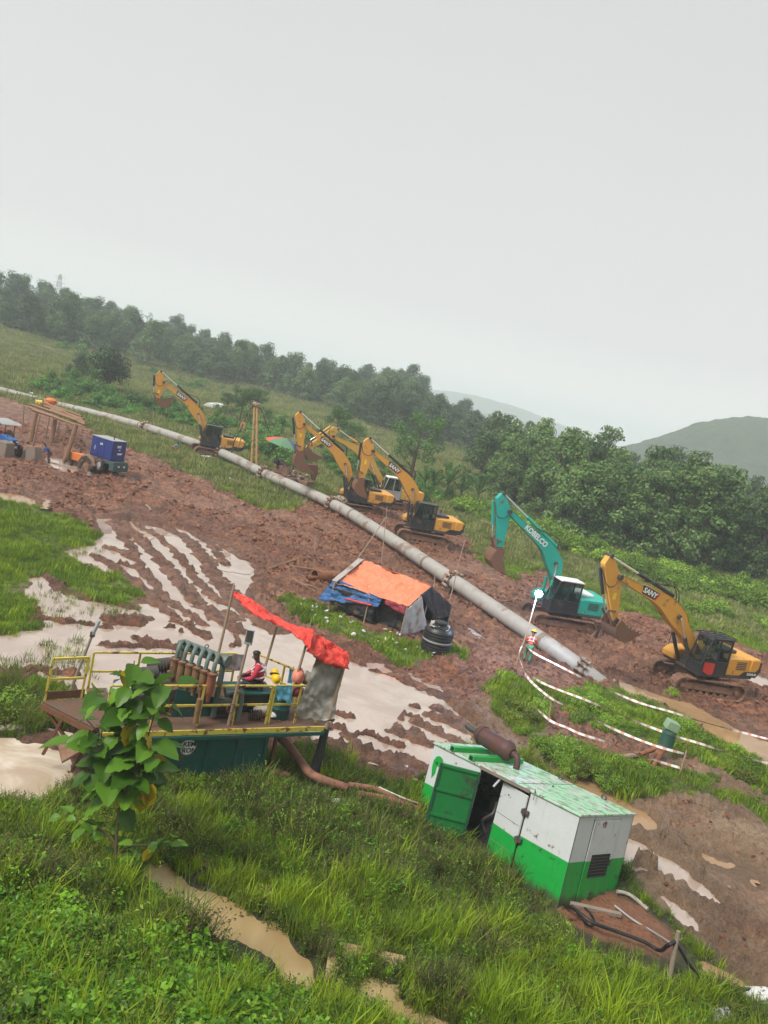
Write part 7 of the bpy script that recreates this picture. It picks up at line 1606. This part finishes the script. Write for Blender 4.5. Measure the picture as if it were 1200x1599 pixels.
cx_, cy_ = wsamp(46000, 16, 80, 36, 77, 1.25); cz_, cg_, cw_ = tzs(cx_, cy_); cn_ = fbm(cx_ * .35, cy_ * .35, 3, 301); okc = (cg_ < .3) & (cw_ < .85) & (cn_ > -.02) & ((sdist(cx_, cy_, CHAN_TONE) < 0) | (np.random.default_rng(8).uniform(0, 1, len(cx_)) < .25)); cx_, cy_, cz_ = cx_[okc], cy_[okc], cz_[okc]
inst_field('mud_clods', [clod_mesh(i) for i in range(4)], cx_, cy_, cz_ - .01, np.random.default_rng(5).uniform(.025, .11, len(cx_)) * np.clip(np.hypot(cx_, cy_) / 38, .7, 1.5), seed=6, tilt=.5)
lx2, ly2 = pxscatter([(470, 935), (560, 975), (700, 1015), (690, 1035), (600, 1020), (500, 975), (450, 945)], 44, 4); lz2 = tzs(lx2, ly2)[0]
lm = sackmesh(.5, 71, (1.2, .8, .4)).mesh('litter', 'white_cloth', 80); inst_field('litter', [lm], lx2, ly2, lz2 + .12, nrg.uniform(.08, .22, len(lx2)), seed=2, tilt=.6)
# ------------------------------------------------------------------ large leaved sapling in front of the platform
def big_leaf(seed, L=.42, Wd=.30):
    g = random.Random(seed); mb = MB(); n, m_ = 9, 6; P = []
    for i in range(n + 1):
        t = i / n; w = Wd * .5 * (math.sin(PI * min(1, t ** .72)) ** .75) * (1 + .06 * math.sin(t * 20 + seed)); w = max(w, .004); row = []
        for j in range(m_ + 1):
            s = (j / m_ - .5) * 2; row.append(Vector((L * t, s * w, -L * .32 * t ** 2.0 + .10 * abs(s) * w * 4 * .6 + .012 * math.sin(t * 26 + seed) * abs(s))))
        P.append(row)
    mb.grid(P); mb.tube([(-.07, 0, .01), (L * .5, 0, -L * .08 - .004), (L * .92, 0, -L * .27)], [.006, .005, .002], 5); return mb
SL = [big_leaf(i, .42 + .03 * (i % 3), .33 - .02 * (i % 2)) for i in range(4)]; SLG = [b.mesh('leaf', 'sapling_leaf', 60) for b in SL]; SLY = [b.mesh('leaf', 'sapling_leaf_yellow', 60) for b in SL[:2]]
sb = g_at(180, 1372); sb.z = tz(sb.x, sb.y) - .1
sap = thing('sapling', 'young large leaved tree standing in the foreground before the platform', 'tree', sb)
leaf_mat('stem_green', (.10, .12, .04), (.12, .13, .05), 0)
def stem(pts, r0, r1):
    Q = catmull([near_d(*p, sb + Vector((0, (p[2] if False else 0), 0))) - sb for p in pts], 6); n = len(Q); MB().tube(Q, [r0 + (r1 - r0) * i / (n - 1) for i in range(n)], 7).build('stem', 'bark', sap); return Q
def leaves_on(Q, n, t0, smax, smin, yellow=0.0, seed=1, droop=0.0):
    g = random.Random(seed)
    for k in range(n):
        t = t0 + (1 - t0) * (k + .5) / n; p = Q[min(len(Q) - 1, int(t * (len(Q) - 1)))]; s = smax + (smin - smax) * t ** 2
        y = g.random() < yellow * (1.6 - 1.6 * t) ; me = g.choice(SLY) if y else g.choice(SLG); o = bpy.data.objects.new('leaf', me); link(o, sap)
        a = k * 1.7 + g.uniform(-.7, .7); d = Vector((math.cos(a), math.sin(a), 0)); L = g.uniform(.04, .20)
        o.location = p + d * L + Vector((0, 0, g.uniform(-.02, .04))); o.rotation_euler = (g.uniform(-.6, .6), g.uniform(-.5, .7) + (1.0 if y else 0) + droop, a); o.scale = (s * g.uniform(.6, 1.15),) * 3
m1 = stem([(180, 1372), (182, 1320), (185, 1270), (196, 1200), (200, 1130), (206, 1080), (210, 1032)], .035, .010); leaves_on(m1, 46, .38, 1.45, 1.05, .12, 2)
m2 = stem([(188, 1262), (205, 1215), (225, 1170), (240, 1120), (252, 1068)], .022, .008); leaves_on(m2, 22, .18, 1.35, .95, .10, 5)
m2 = stem([(187, 1255), (172, 1215), (158, 1165), (165, 1112)], .02, .008); leaves_on(m2, 15, .2, 1.35, .95, .05, 6)
for k, (q, n, s0) in enumerate([([(193, 1200), (165, 1172), (140, 1160), (118, 1168)], 8, 1.2), ([(195, 1190), (160, 1150), (132, 1120)], 6, 1.2), ([(200, 1150), (235, 1120), (268, 1090)], 6, 1.25), ([(200, 1130), (170, 1100), (148, 1072)], 6, 1.2), ([(205, 1100), (245, 1075), (278, 1052)], 6, 1.25), ([(190, 1215), (225, 1192), (252, 1165)], 5, 1.2), ([(190, 1222), (155, 1205), (125, 1200)], 5, 1.1),
        ([(182, 1320), (150, 1290), (120, 1278), (98, 1272)], 8, .75), ([(182, 1330), (165, 1300), (140, 1285)], 7, .75), ([(183, 1330), (215, 1320), (250, 1318), (292, 1312)], 11, .8), ([(181, 1340), (200, 1332), (225, 1335)], 7, .8), ([(183, 1335), (170, 1345), (190, 1330)], 6, .8)]):
    leaves_on(stem(q, .014, .006), n, .2, s0, s0 * .85, .08, 30 + k)
for px, py in [(232, 1248), (222, 1262), (232, 1255), (191, 1256), (162, 1232), (241, 1240)]:
    o = bpy.data.objects.new('leaf', SLY[px % 2]); link(o, sap); o.location = near_d(px, py - 18, sb) - sb + Vector((0, rnd.uniform(-.1, .1), 0)); o.rotation_euler = (rnd.uniform(-.3, .3), 1.25, rnd.uniform(3.6, 5.6)); o.scale = (.8 if px > 200 else .55,) * 3
# broad leaf at the bottom left edge
for k, (px, py, s, lb) in enumerate([(125, 1590, .5, 'broad round leaved seedling at the bottom edge'), (30, 1596, .45, 'yellowish broad leaved seedling in the bottom left corner'), (5, 1335, .5, 'broad leaved seedling at the left edge above the ground cover')]):
    g = g_at(px, py); t = thing('seedling', lb, 'plant', (g.x, g.y, tz(g.x, g.y) + .12))
    for j in range(7): o = bpy.data.objects.new('leaf', SLG[j % 4]); link(o, t); o.rotation_euler = (rnd.uniform(-.3, .3), rnd.uniform(-.7, .0), j * .95); o.scale = (s, s, s); o.location = (0, 0, .03 * j)
# ------------------------------------------------------------------ people: one skinned body each, clothes as children
def skin_obj(name, V_, E, Rr, mat, parent, root=0, sub=1):
    me = bpy.data.meshes.new(name); me.from_pydata([tuple(v) for v in V_], E, []); o = bpy.data.objects.new(name, me); link(o, parent); me.materials.append(MATS[mat])
    sk = o.modifiers.new('skin', 'SKIN'); sk.use_smooth_shade = True; sk.branch_smoothing = .3
    if not me.skin_vertices: me.attributes.new
    d = me.skin_vertices[0].data
    for i, r in enumerate(Rr): d[i].radius = (r if isinstance(r, tuple) else (r, r)); d[i].use_root = (i == root)
    s = o.modifiers.new('sub', 'SUBSURF'); s.levels = sub; s.render_levels = sub
    # bake to a plain mesh so the body is real geometry
    dg = bpy.context.evaluated_depsgraph_get(); ev = o.evaluated_get(dg); nm = bpy.data.meshes.new_from_object(ev); o.modifiers.clear(); o.data = nm; nm.name = name
    for p in nm.polygons: p.use_smooth = True
    return o
def person(label, loc, rz, J, shirt, trousers, skin='skin', hat=None, vest=False, sc=1.0):
    """J: joints in metres, +x ahead, +y left: hip, chest, neck, head, and (l/r) sh, el, wr, hp, kn, an, with optional hands"""
    t = thing('person', label, 'person', loc, rz); t.scale = (sc, sc, sc); V = {k: Vector(v) for k, v in J.items()}
    up = (V['head'] - V['neck']).normalized(); fw = Vector(J.get('look', (1, 0, 0))).normalized(); fw = (fw - up * fw.dot(up)).normalized()
    P, E, R = [], [], []
    def a(p, r, fr=None): P.append(Vector(p)); R.append(r); i = len(P) - 1; (E.append((fr, i)) if fr is not None else None); return i
    hip = a(V['hip'], (.13, .11)); bel = a(V['hip'].lerp(V['chest'], .5), (.12, .10), hip); ch = a(V['chest'], (.14, .11), bel); nb = a(V['neck'] - up * .03, .055, ch); nk = a(V['neck'] + up * .03, .05, nb)
    jaw = a(V['head'] - up * .05 + fw * .015, (.070, .075), nk); sk_ = a(V['head'] + up * .045, (.078, .092), jaw); a(V['head'] + up * .105, (.05, .06), sk_)
    for s, sg in (('l', 1), ('r', -1)):
        sh = a(V[s + 'sh'], .058, ch); el = a(V[s + 'el'], .040, sh); wr = a(V[s + 'wr'], .027, el); dr = (V[s + 'wr'] - V[s + 'el']).normalized(); pl = a(V[s + 'wr'] + dr * .06, (.034, .022), wr)
        side = dr.cross(Vector((0, 0, 1))); side = side.normalized() if side.length > .1 else Vector((1, 0, 0)); dn_ = Vector((0, 0, -1))
        for k in range(4): f1 = a(P[pl] + dr * .045 + side * (.024 - .016 * k), .010, pl); a(P[f1] + dr * (.03 + .008 * (k in (1, 2))) + dn_ * .018, .008, f1)
        th = a(P[pl] - dr * .02 + side * .04, .011, pl); a(P[th] + dr * .03 + side * .008, .009, th)
        hp = a(V[s + 'hp'], .085, hip); kn = a(V[s + 'kn'], .056, hp); an = a(V[s + 'an'], .040, kn); a(V[s + 'an'] + Vector((.16, 0, -.04)), (.04, .03), an)
    skin_obj('body', P, E, R, skin, t)
    P, E, R = [], [], []
    hip = a(V['hip'] + (V['chest'] - V['hip']) * .05, (.16, .135)); bel = a(V['hip'].lerp(V['chest'], .5), (.15, .13), hip); ch = a(V['chest'], (.17, .14), bel); a(V['neck'] - up * .03, .085, ch)
    for s in 'lr': sh = a(V[s + 'sh'], .078, ch); el = a(V[s + 'el'], .058, sh); a(V[s + 'el'].lerp(V[s + 'wr'], .75), .045, el)
    so = skin_obj('shirt', P, E, R, shirt, t)
    if vest:
        c, d = V['chest'], (V['chest'] - V['hip']).normalized(); s_ = (V['lsh'] - V['rsh']).normalized(); f_ = s_.cross(d)
        for off in (.02, -.14): Q = [c + d * off + s_ * math.cos(q) * .19 + f_ * math.sin(q) * .155 for q in np.linspace(0, 2 * PI, 21)]; MB().tube(Q, .018, 5, False).build('reflective_stripe', 'white_cloth', so)
        for s in (-1, 1): Q = [c + s_ * s * .09 + f_ * (-.15) - d * .14, c + s_ * s * .09 + f_ * (-.155) + d * .05, c + s_ * s * .08 + d * .17, c + s_ * s * .09 + f_ * .155 + d * .05, c + s_ * s * .09 + f_ * .15 - d * .14]; MB().tube(Q, .016, 5, False).build('reflective_stripe', 'white_cloth', so)
    P, E, R = [], [], []
    hip = a(V['hip'], (.155, .13))
    for s in 'lr': hp = a(V[s + 'hp'], .108, hip); kn = a(V[s + 'kn'], .078, hp); a(V[s + 'kn'].lerp(V[s + 'an'], .9), .062, kn)
    skin_obj('trousers', P, E, R, trousers, t)
    for s in 'lr': c = V[s + 'an'] + Vector((.07, 0, -.05)); MB().box(c, (.28, .10, .09)).build('shoe', 'black_paint', t, bevel=.02)
    sd_ = up.cross(fw); hc = V['head'] + up * .02
    for s in (-1, 1): MB().lathe([(0, -.012), (.012, 0), (0, .012)], hc + fw * .083 + sd_ * s * .032 + up * .015, 8).build('eye', 'white_paint', t); MB().box(hc + sd_ * s * .082, (.03, .015, .05)).build('ear', skin, t, bevel=.006)
    MB().tube([hc + fw * .08 + up * .01, hc + fw * .108 - up * .03], [.008, .014], 6).build('nose', skin, t); MB().tube([hc + fw * .088 - up * .058 + sd_ * .022, hc + fw * .092 - up * .06, hc + fw * .088 - up * .058 - sd_ * .022], .006, 5).build('mouth', 'maroon_cloth', t)
    mb = MB(); Rm = Matrix((fw, sd_, up)).transposed(); G = []
    for i in range(9):
        th = PI * .5 * i / 8; G.append([hc + Rm @ Vector((math.sin(th) * math.cos(p) * .088 - .014, math.sin(th) * math.sin(p) * .080, math.cos(th) * .088 + .026 + (.05 * max(0, math.cos(p)) * (i / 8) if True else 0))) for p in np.linspace(0, 2 * PI, 17)])
    mb.grid(G).build('hair', 'hair', t, 180)
    if hat: MB().lathe([(r * 1.0, z) for r, z in hat_prof], hc + up * .065, 22, up).build('hard_hat', hat, t)
    return t
solid('shirt_red', (.50, .03, .06), .8, 0, .2); solid('cloth_dark', (.02, .025, .045), .85, 0, .3); solid('vest_orange', (.75, .10, .04), .75, 0, .12); solid('cloth_green', (.05, .20, .11), .8, 0, .2); solid('cloth_blue', (.03, .07, .25), .8, 0, .2); solid('cloth_turq', (.02, .30, .30), .8, 0, .15); solid('cloth_white', (.7, .7, .68), .8, 0, .1); solid('cloth_brown', (.12, .05, .035), .85, 0, .3)
sit = dict(hip=(0, 0, .10), chest=(.10, 0, .42), neck=(.15, 0, .60), head=(.20, .0, .73), look=(1, 0, -.35), lsh=(.13, .19, .52), rsh=(.13, -.19, .52), lel=(.22, .24, .27), rel=(.20, -.24, .27), lwr=(.42, .12, .20), rwr=(.42, -.10, .20),
           lhp=(.05, .10, .08), rhp=(.05, -.10, .08), lkn=(.42, .26, .14), rkn=(.42, -.26, .14), lan=(.22, -.08, .05), ran=(.30, .08, .05))
hp_ = fitz(408, 1062, .95); print('HIP', hp_)
seat_h = ZD + .55
person('man in red shirt and dark trousers sitting cross legged on the platform bench', PW((hp_.x, hp_.y, seat_h + .02)), BANG + PI - .35, sit, 'shirt_red', 'cloth_dark', 'skin', vest=True, sc=1.2)
seat = dict(hip=(0, 0, .08), chest=(-.02, 0, .42), neck=(0, 0, .60), head=(.03, 0, .73), look=(1, .3, 0), lsh=(0, .19, .52), rsh=(0, -.19, .52), lel=(.18, .24, .30), rel=(.18, -.24, .30), lwr=(.42, .2, .34), rwr=(.42, -.2, .34), lhp=(.05, .10, .06), rhp=(.05, -.10, .06), lkn=(.45, .14, .08), rkn=(.45, -.14, .08), lan=(.5, .14, -.34), ran=(.5, -.14, -.34))
for ex, lb, sh, ht in ((ex_mid, 'driver in white shirt at the controls of the excavator behind the hut', 'cloth_white', None), (ex_right, 'driver in white hard hat seated in the cab with the red sticker', 'cloth_white', 'hat_white')):
    R = Matrix.Rotation(ex[2], 3, 'Z'); person(lb, ex[1] + R @ Vector((.12, .85, 1.68)), ex[2], seat, sh, 'cloth_dark', 'skin', ht)
stoop = dict(hip=(0, 0, .88), chest=(.20, 0, 1.17), neck=(.32, 0, 1.30), head=(.40, 0, 1.42), look=(1, 0, -.6), lsh=(.26, .19, 1.22), rsh=(.26, -.19, 1.22), lel=(.36, .24, .98), rel=(.36, -.24, .98), lwr=(.52, .12, .82), rwr=(.52, -.12, .82), lhp=(0, .10, .84), rhp=(0, -.10, .84), lkn=(.08, .13, .46), rkn=(.02, -.13, .46), lan=(-.02, .13, .09), ran=(-.12, -.13, .09))
stand = dict(hip=(0, 0, .92), chest=(.02, 0, 1.25), neck=(.03, 0, 1.44), head=(.06, 0, 1.57), look=(1, 0, -.1), lsh=(.02, .19, 1.37), rsh=(.02, -.19, 1.37), lel=(.02, .26, 1.10), rel=(.05, -.26, 1.10), lwr=(.20, .20, .95), rwr=(.22, -.18, .98), lhp=(0, .10, .88), rhp=(0, -.10, .88), lkn=(.04, .12, .48), rkn=(.0, -.12, .48), lan=(0, .13, .09), ran=(-.06, -.12, .09))
crouch = dict(hip=(0, 0, .34), chest=(.22, 0, .62), neck=(.32, 0, .76), head=(.38, 0, .88), look=(1, 0, -.5), lsh=(.27, .19, .68), rsh=(.27, -.19, .68), lel=(.42, .24, .46), rel=(.42, -.24, .46), lwr=(.60, .12, .36), rwr=(.60, -.12, .36), lhp=(.02, .10, .32), rhp=(.02, -.10, .32), lkn=(.38, .17, .46), rkn=(.38, -.17, .42), lan=(.16, .16, .09), ran=(.16, -.16, .09))
person('worker in yellow hard hat and orange vest with his back turned, below the lit lamp', gpt(821, 1037, -.06), R_(75), stoop, 'vest_orange', 'cloth_green', 'skin', 'hard_hat', True, .98)
person('worker in blue shirt stooping beside the leaning concrete block', gpt(76, 722, -.08), R_(215), stoop, 'cloth_blue', 'cloth_brown', 'skin', None, False)
person('worker in turquoise crouching in the shade under the pipe', gpt(270, 704, -.03), R_(20), crouch, 'cloth_turq', 'shirt_red')
person('person in white shirt standing by the far left end of the pipe', gpt(52, 620, -.1), R_(240), crouch, 'cloth_white', 'cloth_dark')
person('dark clothed worker under the striped umbrella on the muddy machine', near_d(436, 730, cm), R_(200), dict(crouch), 'cloth_dark', 'cloth_dark', 'skin')
# ------------------------------------------------------------------ haze
def haze():
    bm = bmesh.new(); bmesh.ops.create_cube(bm, size=1)
    me = bpy.data.meshes.new('haze'); bm.to_mesh(me); bm.free()
    o = bpy.data.objects.new('haze', me); COL.objects.link(o)
    z0, z1 = -16.0, 72.0
    o.scale = (4200, 4200, z1 - z0); o.location = (0, 0, (z0 + z1) / 2); o['kind'] = 'stuff'
    m = bpy.data.materials.new('haze'); m.use_nodes = True; nt = m.node_tree; nt.nodes.clear()
    v = nt.nodes.new('ShaderNodeVolumePrincipled'); ou = nt.nodes.new('ShaderNodeOutputMaterial')
    v.inputs['Color'].default_value = (.85, .93, 1.0, 1); v.inputs['Density'].default_value = HAZE; v.inputs['Anisotropy'].default_value = 0.0
    nt.links.new(v.outputs[0], ou.inputs['Volume']); me.materials.append(m)
HAZE = 0.00088
haze()
